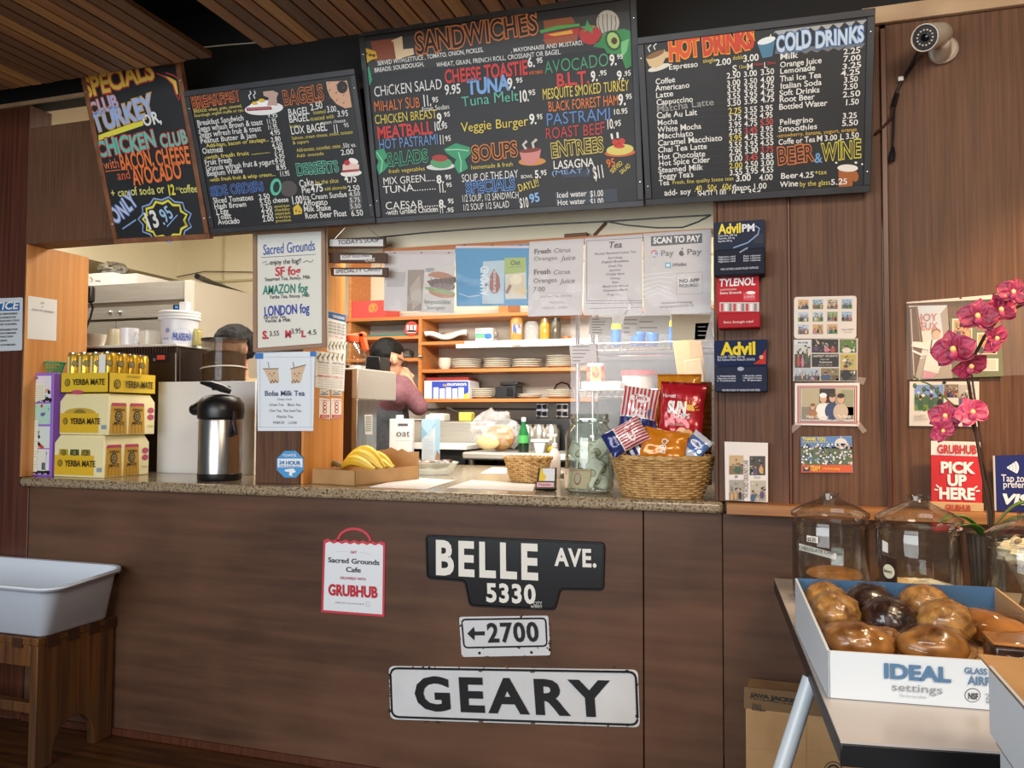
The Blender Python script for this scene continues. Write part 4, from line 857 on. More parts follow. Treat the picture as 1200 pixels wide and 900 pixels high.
part('cap', G().lathe(c + V((0, 0, h)), [(r_ * .45, 0), (r_ * .45, .025), (0, .026)], 16), mat('F0F0EC', .4), t)
a = bx(624, 518, 640, 535, 1.82, .1, zt2)
t = root('napkin_holder', 'white folded napkin stand on the work table', 'napkin holder', ((a[0] + a[1]) / 2, 1.87, zt2))
part('stand', G().prism([(a[0] + .02, 1.82, zt2), (a[1] - .02, 1.82, zt2), (a[1] - .005, 1.82, a[5]), (a[0] + .005, 1.82, a[5])], (0, .06, 0)), mat('ECECE8', .5), t, bevel=.003)
part('top', G().box(a[0] - .01, a[1] + .02, 1.81, 1.9, a[5], a[5] + .015), mat('ECECE8', .5), t, bevel=.003)
solo('lemon', G().ell(W(644, 526, 1.9), (.028, .024, .024)), mat('E8D040', .5), 'yellow lemon beside the white stand on the work table', 'lemon')
for i, px in enumerate((626, 640, 654)):
    c = W(px, 507, 2.28)
    solo('foil_jar', G().lathe(V((c.x, 2.12, zt2)), [(.045, 0), (.05, .02), (.05, .13), (.035, .15), (.035, .165)], 18), mat('B8B6AE', .22, .7), ('silvery glass jar nearest the green bottle on the work table', 'middle one of the silvery jars on the work table', 'silvery glass jar farthest from the green bottle on the work table')[i], 'jar', 'silvery jars on the work table')


# --- wire rack behind the clear screen
ry0, ry1 = 1.25, 1.62
rx0, rx1 = W(677, 450, ry0).x, -.1
zr = [W(740, p, ry0).z for p in (402, 457, 520)]
t = root('wire_rack', 'chrome wire rack behind the clear counter screen', 'rack', ((rx0 + rx1) / 2, 1.43, KF))
for x in (rx0, rx1):
    for y in (ry0, ry1): part('post', G().tube([(x, y, KF), (x, y, W(677, 352, ry0).z)], .011, 10), M_CHROME, t)
for z in zr:
    g = G()
    for y in (ry0, ry1):
        g.tube([(rx0, y, z), (rx1, y, z)], .004, 6).tube([(rx0, y, z - .035), (rx1, y, z - .035)], .003, 6)
    n = 22
    for i in range(n): 
        xa = rx0 + (rx1 - rx0) * i / n; xb = rx0 + (rx1 - rx0) * (i + 1) / n; xm = (xa + xb) / 2
        g.tube([(xa, ry0, z - .035), (xm, ry0, z), (xb, ry0, z - .035)], .0022, 5)
        g.tube([(xm, ry0, z), (xm, ry1, z)], .002, 5)
    part('wire_shelf', g, M_CHROME, t)
solo('storage_panel', G().box(rx0 + .02, .45, 1.66, 1.68, KF, W(740, 366, 1.66).z), mat('5C5A5C', .5), 'dark grey panel standing behind the wire rack', 'panel')
a = bx(681, 456, 727, 464, ry0 + .02, .3); solo('drawer_tray', G().box(a[0], a[1], a[2], a[3], zr[1] + .005, zr[1] + .045), mat('ECEAE8', .4), 'white tray lying on the middle shelf of the wire rack', 'tray', bevel=.004)
zt = zr[1] + .045
c = W(698, 456, 1.4); q = mpp(c); c.z = zt; h = W(698, 430, 1.4).z - zt
t = root('coffee_tin', 'orange tin with white circle pattern on the wire rack', 'tin', c)
part('body', G().lathe(c, [(10 * q, 0), (10 * q, h), (9 * q, h + .004)], 26), mat('D0542C', .4), t)
part('lid', G().lathe(c + V((0, 0, h)), [(10.3 * q, 0), (10.3 * q, .018), (0, .02)], 26), mat('C8C6C4', .4), t)
d = Decal(cyl_map(c, 10 * q), None, .001)
for i in (-1, 0, 1):
    for j in (0, 1, 2):
        d.oval(i * .05, h * (.18 + j * .33), .026, .026, 'EAC8A8', 1); d.oval(i * .05, h * (.18 + j * .33), .02, .02, 'D0542C' if (i + j) % 2 else 'D8A060', 2)
d.fin('print', t)
c = W(749, 456, 1.42); c.z = zr[1] + .005; h = W(749, 438, 1.42).z - c.z
t = root('sweets_tub', 'clear tub of pale sweets with a pink red band on the wire rack', 'tub', c)
part('tub', G().lathe(c, [(.085, 0), (.09, h), (.085, h), (.08, .004)], 28), mat('F0E0DC', .2, 0, 'pinkish tub', Alpha=.5), t)
part('band', G().lathe(c, [(.093, h - .01), (.093, h + .014), (0, h + .018)], 28), mat('D85A5C', .4), t, 'pink red lid band')
part('contents', G().lathe(c, [(.078, .005), (.08, h * .7), (0, h * .78)], 24), noisy('pale sweets', 'E8C8A0', 'F4ECE0', (1, 1, 1), 60, 2, .5, .3), t)
for i, (px, wp, lab) in enumerate(((722, 12, 'blue cup with yellow lid on the top wire shelf, behind the note sheets'), (748, 17, 'wide blue tub on the top wire shelf, between the note sheets'), (765, 14, 'blue tub next to the wide one on the top wire shelf'), (786, 7, 'slim blue bottle with yellow neck at the end of the top wire shelf'))):
    c = W(px, 397, 1.4); c.z = zr[0]; q = mpp(c); h = W(px, (380, 388, 388, 376)[i], 1.4).z - c.z
    t = root('paint_cup', lab, 'tub', c)
    part('body', G().lathe(c, [(wp * .45 * q, 0), (wp * .5 * q, h * .75)], 20), mat('3C6EB8', .4), t)
    part('lid', G().lathe(c + V((0, 0, h * .75)), [(wp * .52 * q, 0), (wp * .5 * q, h * .25), (0, h * .26)], 20), mat('E4C83C', .4) if i in (0, 3) else mat('4A80C4', .4), t)
solo('paper_bag', G().prism([W(788, 400, 1.2), W(806, 398, 1.2), W(815, 424, 1.2), W(826, 440, 1.2), W(826, 470, 1.2), W(800, 470, 1.2), W(793, 434, 1.2)], (0, .03, 0)), mat('C8A46C', .75), 'brown paper bag tucked upright at the right of the wire rack', 'paper bag', bevel=.004)
solo('paper_bag', G().prism([W(806, 398, 1.17), W(822, 400, 1.17), W(828, 440, 1.17), W(812, 440, 1.17)], (0, .025, 0)), mat('B8925C', .75), 'darker paper bag leaning against the first one by the post', 'paper bag', bevel=.004)
solo('paper_bag', G().prism([W(802, 422, 1.13), W(821, 420, 1.13), W(826, 450, 1.13), W(804, 450, 1.13)], (0, .025, 0)), mat('CFAE7A', .75), 'short folded paper bag in front of the tall paper bags', 'paper bag', bevel=.004)

# ================================================================== people
def person(label, neck, yaw, pelvis_dz, arms, skin, hair_col, top_col, bottom_col, head_yaw, head_pitch=0.0, sc=1.08, vest=None, hair_len=0, grey=None, glasses=False):
    """yaw 0 faces away from the hatch (+y), positive turns towards +x; arms: (upper, elbow, wrist, hand dir) world points per side"""
    f = V((math.sin(yaw), math.cos(yaw), 0)); r = V((f.y, -f.x, 0)); u = V((0, 0, 1))
    t = root('person', label, 'person', V((neck.x, neck.y, KF)))
    pel = V((neck.x, neck.y, neck.z - .55 * sc)) - f * .01
    b = G()
    b.cap(pel + u * .02, .13, pel + u * .2, .115); b.cap(pel + u * .2, .118, neck - u * .14, .125)
    for s in (-1, 1):
        sh = neck + r * s * .155 * sc - u * .065
        b.cap(neck - u * .1 + r * s * .05, .1, sh, .062)
        b.cap(pel + r * s * .06, .125, pel + r * s * .08 + u * .1, .11)
        kn = pel + r * s * .1 - u * (pel.z - KF) * .48 + f * .015; an = V((kn.x, kn.y, KF + .09)) - f * .02
        b.cap(pel + r * s * .085, .1, kn, .062).cap(kn, .06, an, .04).cap(an - u * .03, .04, an + f * .15 - u * .045, .032)
    b.cap(neck - u * .06, .062, neck + u * .075, .055)
    hf = V((math.sin(head_yaw) * math.cos(head_pitch), math.cos(head_yaw) * math.cos(head_pitch), math.sin(head_pitch))); hr = V((math.cos(head_yaw), -math.sin(head_yaw), 0)); hu = hr.cross(hf)
    hm = Matrix((hr, hf, hu)).transposed(); hc = neck + u * .15 * sc + hf * .02
    k = sc
    b.ell(hc + hu * .02 * k, (.076 * k, .096 * k, .092 * k), hm); b.ell(hc + hf * .03 * k - hu * .05 * k, (.058 * k, .066 * k, .07 * k), hm)
    b.cap(hc + hf * .088 * k - hu * .0 * k, .009 * k, hc + hf * .108 * k - hu * .03 * k, .013 * k)
    b.cap(hc + hf * .088 * k - hu * .068 * k - hr * .016, .009 * k, hc + hf * .088 * k - hu * .068 * k + hr * .016, .009 * k)
    b.ell(hc + hf * .085 * k + hu * .022 * k, (.05 * k, .016 * k, .01 * k), hm, 12, 8)
    for s in (-1, 1):
        b.ell(hc + hr * s * .078 * k - hu * .005 * k - hf * .008, (.012 * k, .022 * k, .032 * k), hm, 12, 8)
    sl = G()
    for (shd, el, wr, hd) in arms:
        shd, el, wr, hd = V(shd), V(el), V(wr), V(hd).normalized()
        b.cap(shd, .056, el, .042).cap(el, .042, wr, .028)
        sl.cap(shd, .066, el, .054).cap(el, .054, el.lerp(wr, .45), .046)
        side = hd.cross(u); side = side.normalized() if side.length > .1 else hd.cross(f).normalized(); nrm = side.cross(hd)
        palm = wr + hd * .045
        b.cap(wr, .027, palm, .03).cap(palm - side * .02, .02, palm + side * .02, .02).cap(palm + hd * .03 - side * .028, .015, palm + hd * .03 + side * .028, .015)
        for i, ln in enumerate((.03, .038, .035, .027)):
            p0 = palm + hd * .035 + side * (.03 - .02 * i); p1 = p0 + hd * ln * .9 + nrm * .004; p2 = p1 + hd * ln * .55 - nrm * ln * .6; p3 = p2 + hd * ln * .1 - nrm * ln * .55
            b.cap(p0, .0095, p1, .009, 8).cap(p1, .009, p2, .008, 8).cap(p2, .008, p3, .007, 8)
        q0 = palm - hd * .015 + side * .03; q1 = q0 + side * .022 + hd * .022; q2 = q1 + hd * .028 - nrm * .012
        b.cap(q0, .013, q1, .011, 8).cap(q1, .011, q2, .009, 8)
    part('body', b, skin, t, remesh=.0075, smooth=3)
    # clothing
    s_ = G(); s_.cap(pel + u * .06, .145, neck - u * .15, .14)
    for s in (-1, 1): s_.cap(neck - u * .11 + r * s * .05, .112, neck + r * s * .155 * sc - u * .068, .072)
    s_.cap(neck - u * .07, .078, neck - u * .03, .068)
    s_.v += []; b0 = len(s_.v); s_.v += sl.v; s_.f += [tuple(i + b0 for i in q) for q in sl.f]; s_.m += sl.m
    part('shirt', s_, top_col, t, remesh=.011, smooth=4)
    if vest:
        g = G(); g.cap(pel - u * .02, .156, neck - u * .19, .152)
        for s in (-1, 1): g.cap(neck - u * .2 + r * s * .07, .1, neck - u * .06 + r * s * .085, .05)
        part('apron', g, vest, t, remesh=.011, smooth=4)
        part('apron_strap', G().tube([neck + r * .1 - u * .03 - f * .02, neck + r * .06 + u * .005 - f * .06, neck - f * .085 + u * .01, neck - r * .06 + u * .005 - f * .06, neck - r * .1 - u * .03 - f * .02], .012, 6), vest, t)
    g = G(); g.cap(pel + u * .03, .14, pel + u * .06, .14)
    for s in (-1, 1):
        kn = pel + r * s * .1 - u * (pel.z - KF) * .48 + f * .015; an = V((kn.x, kn.y, KF + .1)) - f * .02
        g.cap(pel + r * s * .07, .118, kn, .08).cap(kn, .08, an, .062)
    part('trousers', g, bottom_col, t, remesh=.012, smooth=3)
    g = G()
    for s in (-1, 1):
        an = V((pel.x, pel.y, KF + .05)) + r * s * .1 - f * .02; g.cap(an - f * .03, .048, an + f * .13 - u * .005, .042)
    part('shoes', g, mat('1A1A1C', .5), t)
    # hair: a cap of hair that opens at the face
    def hk(d):
        face = d.y > .30 and d.z < .52 - .15 * abs(d.x) 
        low = d.z < (-.86 if d.y < -.1 else -.12)
        ear = abs(d.x) > .86 and d.z < .1 and d.y > -.3
        q = 1.13 + .05 * noise.noise(d * 5) + .03 * noise.noise(d * 14)
        if face or low or ear: return .72
        return q
    part('hair', G().ell(hc + hu * .022 * k - hf * .006, (.078 * k, .098 * k, .094 * k), hm, 64, 44, 0, hk), hair_col, t, sharp=60)
    g = G()
    for s in (-1, 1): g.ell(hc + hf * .086 * k + hr * s * .03 * k + hu * .004 * k, (.012, .008, .007), hm, 10, 8)
    part('eyes', g, mat('1A1210', .2), t)
    if glasses:
        for s in (-1, 1):
            part('glasses_rim', G().ring([hc + hf * .104 * k + hr * s * .032 * k + hu * .002 + hm @ V((.024 * math.cos(a), 0, .018 * math.sin(a))) for a in [2 * PI * i / 18 for i in range(18)]], .0025, 5), M_BLKPL, t)
            part('glasses_arm', G().tube([hc + hf * .1 * k + hr * s * .056 * k + hu * .006, hc + hr * s * .086 * k + hu * .01], .003, 5), M_BLKPL, t)
    return t
M_SKIN = noisy('skin', 'C08A6C', 'CE9A7C', (1, 1, 1), 8, 3, .5, .02)
M_HAIR = noisy('black hair', '060505', '161413', (30, 30, 3), 3, 5, .6, .25, spec=.15)
M_HAIRG = noisy('greying black hair', '0A0909', '2C2A29', (30, 30, 3), 3, 5, .6, .2, spec=.15)
py_ = 1.66
nk = W(451, 451, py_)
sh = W(471, 452, py_ - .05); el = W(491, 477, py_ - .02); wr = W(479, 447, py_ + .1)
sh2 = nk + V((-.15, .11, -.07)); el2 = sh2 + V((-.03, .06, -.27)); wr2 = el2 + V((.04, .2, .0))
person('person in grey apron and mauve sleeves at the shelves, hand raised to the face', nk, R(38), 0, ((sh, el, wr, W(472, 432, py_ + .14) - wr), (sh2, el2, wr2, (.3, .9, .2))), M_SKIN, M_HAIR, noisy('mauve knit', '6A4248', '7C5058', (1, 1, 1), 60, 3, .85, .1), mat('24262C', .7), R(24), R(-12), 1.06, noisy('charcoal apron', '303236', '404246', (1, 1, 1), 50, 3, .8, .05), glasses=True)
nk = W(279, 443, 1.06)
person('person with greying black hair standing mostly hidden behind the coffee grinder', nk, R(180), 0, ((nk + V((-.16, 0, -.07)), nk + V((-.19, .05, -.34)), nk + V((-.17, .0, -.58)), (0, -.1, -1)), (nk + V((.16, 0, -.07)), nk + V((.19, .05, -.34)), nk + V((.17, 0, -.58)), (0, -.1, -1))), M_SKIN, M_HAIRG, noisy('tan knit', 'B09468', 'C0A478', (1, 1, 1), 60, 3, .85, .1), mat('2A2A30', .7), R(212), R(-24), 1.12)

# ================================================================== things standing on the worktop
# --- purple drinks box
def box_thing(name, label, cat, a, m_, faces, bevel=.003, group=None, rough=.5):
    """box (x0,x1,y0,y1,z0,z1) with printed faces: dict of 'front'/'right' -> fn(decal, w, h)"""
    t = root(name, label, cat, ((a[0] + a[1]) / 2, (a[2] + a[3]) / 2, a[4]), group)
    part('box', G().box(*a), m_, t, bevel=bevel)
    for k, fn in faces.items():
        if k == 'front': pl = Pl((a[0], a[2], a[4]), (1, 0, 0), (0, 0, 1)); w = a[1] - a[0]
        else: pl = Pl((a[1], a[2], a[4]), (0, 1, 0), (0, 0, 1)); w = a[3] - a[2]
        d = pl.decal(False); fn(d, w, a[5] - a[4]); d.fin('print', t, rough)
    return t
ax0, ax1 = W(28, 500, .07).x, W(61.5, 500, .07).x; az1 = W(45, 437, .07).z
def f(d, w, h):
    q = random.Random(4)
    for (b0, b1, c) in ((.02, .26, 'E8E4EC'), (.27, .48, 'DCE8E4'), (.50, .70, 'B4DCCC'), (.72, .97, 'E8E4EC')):
        d.abpoly([(w * .08, h * b0), (w * .92, h * b0), (w * .92, h * b1), (w * .08, h * b1)], c, 1)
    for i in range(46):
        d.oval(w * q.uniform(.12, .88), h * q.uniform(.04, .95), w * q.uniform(.04, .1), h * q.uniform(.008, .02), q.choice(['C84848', '3E8A8A', '2A2A2E', '8C6CC0', 'E8A050', '7AC0B0', 'F4F0F0']), 2, q.uniform(0, 180), 10)
    for i in range(9): d.oval(w * (.1 + .1 * i), h * (.045 if i % 2 else .035), w * .06, h * .022, '1C1C20', 3, 0, 8)
    for i in range(9): d.oval(w * (.1 + .1 * i), h * (.745 if i % 2 else .735), w * .06, h * .022, '1C1C20', 3, 0, 8)
    d.abpoly([(w * .22, h * .7), (w * .72, h * .74), (w * .74, h * .9), (w * .24, h * .9)], 'ECECD8', 4)
    for i in range(7): d.line([(w * .3, h * (.73 + .022 * i)), (w * .68, h * (.74 + .022 * i))], .0016, 'A8A898', 5)
    d.abpoly([(w * .08, h * .04), (w * .52, h * .04), (w * .52, h * .54), (w * .08, h * .54)], 'E8ECD8', 4); d.abpoly([(w * .56, h * .05), (w * .82, h * .05), (w * .82, h * .26), (w * .56, h * .26)], 'E4ECE0', 4)
    for i in range(19): d.line([(w * .11, h * (.06 + .025 * i)), (w * (.28 if i % 3 else .24), h * (.06 + .025 * i))], .0016, '8A8E86', 5); d.line([(w * .32, h * (.06 + .025 * i)), (w * (.48 if i % 4 else .42), h * (.06 + .025 * i))], .0016, '8A8E86', 5)
    for i in range(9): d.line([(w * (.68 + .014 * i), h * .06), (w * (.68 + .014 * i), h * .13)], .001 + .0008 * (i % 3), '4A4A5A', 5)
def f2(d, w, h):
    for i in range(8): d.oval(w * .5, h * (.1 + .11 * i), w * .12, h * .02, ('E0D0F0', 'C8B0E0')[i % 2], 1)
box_thing('drinks_box', 'tall lilac drinks carton standing on end at the left end of the worktop', 'carton', (ax0, ax1, .07, .28, CT, az1), mat('A070D4', .45), {'front': f, 'right': f2})
# little green basket on top
c = W(58, 436, .16); c.z = az1
t = root('berry_basket', 'small green plastic basket on top of the lilac carton', 'basket', c)
g = G(); rz = lambda a, k, h: c + V((.075 * k * math.cos(a), .05 * k * math.sin(a), h))
A_ = [2 * PI * i / 30 for i in range(30)]
for h in (.004, .02, .036, .05): g.ring([rz(a, .78 + 4.4 * h, h) for a in A_], .0028, 5)
for a in A_: g.tube([rz(a, .79, .003), rz(a, 1.0, .05)], .0022, 5)
part('lattice', g, mat('2E9A54', .4), t)
part('rim', G().ring([rz(a, 1.03, .052) for a in A_], .005, 6), mat('2A8A4C', .4), t)
part('bottom', G().prism([rz(a, .78, .002) for a in A_], (0, 0, .003)), mat('2A8A4C', .4), t)
# --- cases of canned tea
GOLD, CREAMC = 'E0B628', 'F0E4B0'
def emblem(d, cx, cy, r_, col_, bg):
    d.oval(cx, cy, r_, r_ * 1.1, col_, 3); d.oval(cx, cy, r_ * .78, r_ * .86, bg, 4); d.oval(cx, cy, r_ * .6, r_ * .66, col_, 5); d.oval(cx, cy, r_ * .36, r_ * .4, bg, 6); d.oval(cx, cy, r_ * .16, r_ * .18, col_, 7)
    for i in range(10): d.oval(cx + r_ * 1.02 * math.cos(i * .628), cy + r_ * 1.1 * math.sin(i * .628), r_ * .16, r_ * .16, col_, 3, 0, 8)
ca = Zp(121.5, 560.5, CT); cx1, cy0 = ca.x, ca.y
cD = Xp(175, 520, cx1).y - cy0
hz = (W(122, 510, cy0).z - CT)
def can_print(d, x, w, h, g_):
    d.abpoly([(x, 0.004), (x + w, 0.004), (x + w * .94, h * .78), (x + w * .06, h * .78)], 'C99A34', 1); d.abpoly([(x + w * .05, h * .78), (x + w * .95, h * .78), (x + w * .9, h * .86), (x + w * .1, h * .86)], 'C04868', 2)
    for i in range(4): d.line([(x + w * (.2 + .2 * i), .006), (x + w * (.2 + .2 * i), h * .3)], w * .05, 'A8802C', 2)
    d.tx('YERBA', x + w * .18, h * .64, w * .64, h * .07, '3A3424', .02); emblem(d, x + w * .5, h * .5, w * .2, '2E3A30', 'B8A060'); d.tx('MATE', x + w * .2, h * .28, w * .6, h * .08, '3A3424', .02)
def case(label, zb, x0, x1, y0, y1, h, kind):
    t = root('drinks_case', label, 'drinks case', ((x0 + x1) / 2, (y0 + y1) / 2, zb), 'yellow cases of canned tea')
    k = .016
    if kind == 'tray':
        g = G().box(x0, x1, y0, y0 + .004, zb, zb + h).box(x0, x1, y1 - .004, y1, zb, zb + h).box(x0, x0 + .004, y0, y1, zb, zb + h).box(x1 - .004, x1, y0, y1, zb, zb + h).box(x0, x1, y0, y1, zb, zb + .004)
        part('tray', g, mat('E4C030', .5), t)
    else:
        g = G().add([(x, y, z) for z, i in ((zb, 0), (zb + h * .8, 0), (zb + h, k)) for x, y in ((x0 + i, y0 + i), (x1 - i, y0 + i), (x1 - i, y1 - i), (x0 + i, y1 - i))],
                    [(3, 2, 1, 0), (8, 9, 10, 11)] + [(j * 4 + i, j * 4 + (i + 1) % 4, j * 4 + 4 + (i + 1) % 4, j * 4 + 4 + i) for j in range(2) for i in range(4)])
        part('carton', g, mat(CREAMC, .4), t, bevel=.004)
    w, dp = x1 - x0, y1 - y0
    d = Pl((x0, y0, zb), (1, 0, 0), (0, 0, 1)).decal(False, .0008)
    if kind == 'tray':
        d.tx('YERBA MATE', w * .27, h * .4, w * .66, h * .28, '4A4020', .02); emblem(d, w * .15, h * .52, h * .16, '4A4A30', 'E4C030'); d.oval(w * .36, -.002 + h * .07, w * .13, h * .1, 'C85070', 2)
    else:
        d.abpoly([(.004, h * .05), (w * .8, h * .05), (w * .8, h * .52), (.004, h * .52)], 'E2B82C', 1)
        if kind == 'low':
            for i in range(3): d.abpoly([(w * (.1 + .22 * i), h * .52), (w * (.29 + .22 * i), h * .52), (w * (.28 + .22 * i), h * .66), (w * (.11 + .22 * i), h * .66)], ('B8A028', '4A5A38', '8A7A30')[i], 1); emblem(d, w * (.2 + .22 * i), h * .58, h * .06, '26301E', 'C8B050')
        else: d.oval(w * .42, h * .52, w * .32, h * .13, 'C8A83C', 1, 0, 18, 0, 180); d.oval(w * .42, h * .52, w * .12, h * .1, '8A7A30', 2, 0, 12, 0, 180)
        d.tx('YERBA MATE', w * .24, h * .26, w * .6, h * .14, '4A4020', .02); emblem(d, w * .13, h * .33, h * .07, '4A4A30', 'E2B82C'); d.abpoly([(w * .86, h * .14), (w * .96, h * .14), (w * .96, h * .24), (w * .86, h * .24)], '8CA0B0', 2)
    d.fin('front_print', t, .4)
    d = Pl((x1, y0, zb), (0, 1, 0), (0, 0, 1)).decal(False, .0008)
    if kind == 'tray':
        d.tx('YERBA MATE', dp * .32, h * .3, dp * .6, h * .32, '4A4020', .03); emblem(d, dp * .17, h * .45, h * .2, '4A4A30', 'E4C030'); d.tx('HIGH ENERGY', dp * .34, h * .8, dp * .3, h * .1, '6A5A28', .01)
    else:
        for i in (0, 1): can_print(d, dp * (.02 + .39 * i), dp * .36, h * .9, 0)
        for j in (0, 1): d.oval(dp * .9, h * (.5 - j * .17 + .1), dp * .075, h * .075, 'C05070', 2)
        d.tx('YERBA', dp * .8, h * .18, dp * .16, h * .05, 'B8A868', 0)
    d.fin('side_print', t, .4)
    return t
case('bottom yellow and cream case of canned tea, lowest of its stack', CT, cx1 - .285, cx1, cy0, cy0 + cD, hz - .001, 'low')
case('middle yellow and cream case of canned tea with a gold oval', CT + hz, cx1 - .265, cx1 + .015, cy0 + .005, cy0 + cD + .015, hz - .004, 'mid')
zt = CT + hz * 2 - .002; th = W(121, 438, cy0).z - W(121, 462, cy0).z
tx0, tx1, ty0, ty1 = cx1 - .262, cx1 + .012, cy0 + .003, cy0 + cD + .02
case('open yellow tray full of gold cans on top of the tea cases', zt, tx0, tx1, ty0, ty1, th, 'tray')
ch = W(121, 413, cy0).z - zt; nx, ny = 4, 5; cr = (tx1 - tx0 - .012) / nx / 2; can0 = None
ny = max(3, int((ty1 - ty0 - .01) / (2 * cr)))
for i in range(nx):
    for j in range(ny):
        c = V((tx0 + .006 + cr * (2 * i + 1), ty0 + .006 + cr * (2 * j + 1), zt + .0045))
        if can0 is None:
            t = can0 = root('drink_can', 'gold tea can with silver rim standing in the open yellow tray', 'can', c, 'gold cans in the open tray')
            r_ = cr * .97
            part('body', G().lathe(c, [(r_ * .8, 0), (r_, .01), (r_, ch * .9), (r_ * .86, ch * .97)], 22), mat('D8B038', .25, .6), t)
            part('top', G().lathe(c, [(r_ * .86, ch * .97), (r_ * .88, ch), (r_ * .82, ch), (r_ * .8, ch * .985), (0, ch * .985)], 22), M_CHROME, t)
            d = Decal(cyl_map(c, r_), None, .0008); emblem(d, 0, ch * .72, r_ * .42, '4A4A30', 'C8A844'); d.abpoly([(-r_ * 1.1, ch * .9), (-r_ * .7, ch * .9), (-r_ * .7, 0.02), (-r_ * 1.1, 0.02)], 'F0E0A0', 1); d.fin('print', t, .3)
        else:
            o = can0.copy(); COL.objects.link(o); o.location = c
            for k in list(can0.children):
                q = k.copy(); COL.objects.link(q); q.parent = o
solo('shelf_sticker', G().box(tx1 - .055, tx1 - .02, ty0 - .003, ty0 - .001, zt + th * .98, zt + ch * .95), M_WHITE, 'white barcode sticker on the front gold can nearest the dark machine', 'sticker')
# --- airpot
c = Zp(242, 564, CT) + V((0, .085, 0)); c.z = CT; q = mpp(c); r_ = 24.5 * q; H = W(242, 447, c.y).z - CT
t = root('airpot', 'stainless steel airpot flask with black pump lid and carrying handle', 'airpot', c)
hh = lambda py: W(242, py, c.y).z - CT
part('base', G().lathe(c, [(r_ * .98, 0), (r_ * 1.02, .006), (r_ * 1.02, hh(554)), (r_ * .97, hh(553))], 40), M_BLKPL, t)
part('body', G().lathe(c, [(r_, hh(554)), (r_, hh(493)), (r_ * .97, hh(491))], 48), M_STEELV, t)
part('collar', G().lathe(c, [(r_ * .97, hh(492)), (r_ * 1.06, hh(490)), (r_ * 1.1, hh(482)), (r_ * 1.06, hh(473)), (r_ * .86, hh(466)), (r_ * .5, hh(463)), (0, hh(462))], 40), M_BLKPL, t, bevel=.003)
u_ = V((-1, -.35, 0)).normalized()
part('spout', G().cap(c + u_ * r_ * .7 + V((0, 0, hh(476))), .042, c + u_ * r_ * 1.22 + V((0, 0, hh(480))), .026), M_BLKPL, t)
part('pump_lever', G().tube([c + V((r_ * .55, 0, hh(459))), c + V((r_ * .2, -.02, hh(455))), c + V((-.02, -.04, hh(451))), c + V((-r_ * .75, -.05, hh(449)))], [.012, .018, .016, .006], 8), M_BLKPL, t, bevel=0)
part('pump_button', G().obox(c + V((0, 0, hh(455))), (.06, .06, .02)), M_BLKPL, t, bevel=.006)
part('handle', G().tube([c + V((r_ * 1.0, -.03, hh(482))), c + V((r_ * 1.12, -.04, hh(495))), c + V((r_ * 1.3, -.05, hh(508))), c + V((r_ * 1.1, -.06, hh(510))), c + V((r_ * 1.05, -.03, hh(498)))], .0085, 8), M_BLKPL, t)
d = Decal(cyl_map(c, r_ * .97), None, .03); 
# --- white splash panel
solo('splash_panel', G().box(W(184.5, 500, .44).x, W(298.5, 500, .44).x, .44, .452, CT, W(240, 447, .44).z), mat('E2E2E0', .4), 'plain white panel standing upright behind the steel airpot', 'panel', bevel=.002)
# --- pillar notices
def poster(name, label, cat, pl, px, m_, fn=None, th=.0012, frame=None, group=None, rough=.55):
    pts = [pl.hit(*p) for p in px]
    lo = V([sum(p[i] for p in pts) / len(pts) for i in range(3)]); lo.z = min(p.z for p in pts)
    t = root(name, label, cat, lo, group)
    part('sheet', G().prism(pts, -pl.n * th), m_, t)
    if frame:
        fw, fm, fth = frame; n = len(pts); cc = sum(pts, V()) / n; g = G()
        for i in range(4):
            a, b = pts[i], pts[(i + 1) % 4]; e = (b - a).normalized(); inn = pl.n.cross(e)
            if inn.dot(cc - a) < 0: inn = -inn
            g.prism([a + pl.n * fth, b + pl.n * fth, b + inn * fw - e * fw + pl.n * fth, a + inn * fw + e * fw + pl.n * fth], -pl.n * (fth + .004))
        part('frame', g, fm, t, bevel=.0015)
    if fn:
        d = pl.decal(); fn(d); d.fin('print', t, rough)
    return t
def f(d):
    d.cs(280, 260, 2.727)
    d.tx('Sacred Grounds', 78, 106, 166, 32, '3C64B4', .0, 1, None, .03); d.line([(72, 114), (245, 104)], 1.4, '6C6C80')
    d.tx('enjoy the fog!!', 100, 138, 100, 15, '2A2A38', 0, 0, None, .04); d.line([(76, 132), (88, 126), (86, 138), (98, 134)], 1.5, '2A2A38'); d.line([(205, 130), (218, 124), (230, 130), (238, 122)], 1.5, '2A2A38')
    d.tx('SF fog', 117, 174, 80, 26, 'C83444', .02, 1, None, .05); d.tx('Steamed Tea, honey, Milk', 84, 190, 145, 11, '2A2A38', 0, 0, None, .05)
    d.tx('AMAZON fog', 78, 232, 142, 28, '1E8A78', .015, 0, None, .04); d.tx('Yerba Tea, honey, Milk', 98, 246, 128, 11, '2A2A38', 0, 0, None, .05)
    d.tx('LONDON fog', 82, 302, 144, 30, '2C48B0', .015, 2, None, .04); d.tx('Earl grey Tea,', 80, 310, 72, 10, '2A2A38', 0, 0, None, .05); d.tx('Vanilla & Milk', 84, 322, 82, 10, '2A2A38', 0, 0, None, .05)
    d.tx('S.', 76, 374, 20, 24, 'C83444', .04); d.tx('3.55', 98, 366, 32, 16, '3A3A44', 0, 2); d.tx('M', 148, 370, 20, 22, 'C83444', .04); d.tx('3.95', 168, 358, 32, 16, '3A3A44', 0, 2); d.tx('L', 200, 368, 14, 20, 'C83444', .04); d.tx('4.5', 220, 362, 30, 16, '3A3A44', 0, 2)
PLP = PY(.068)
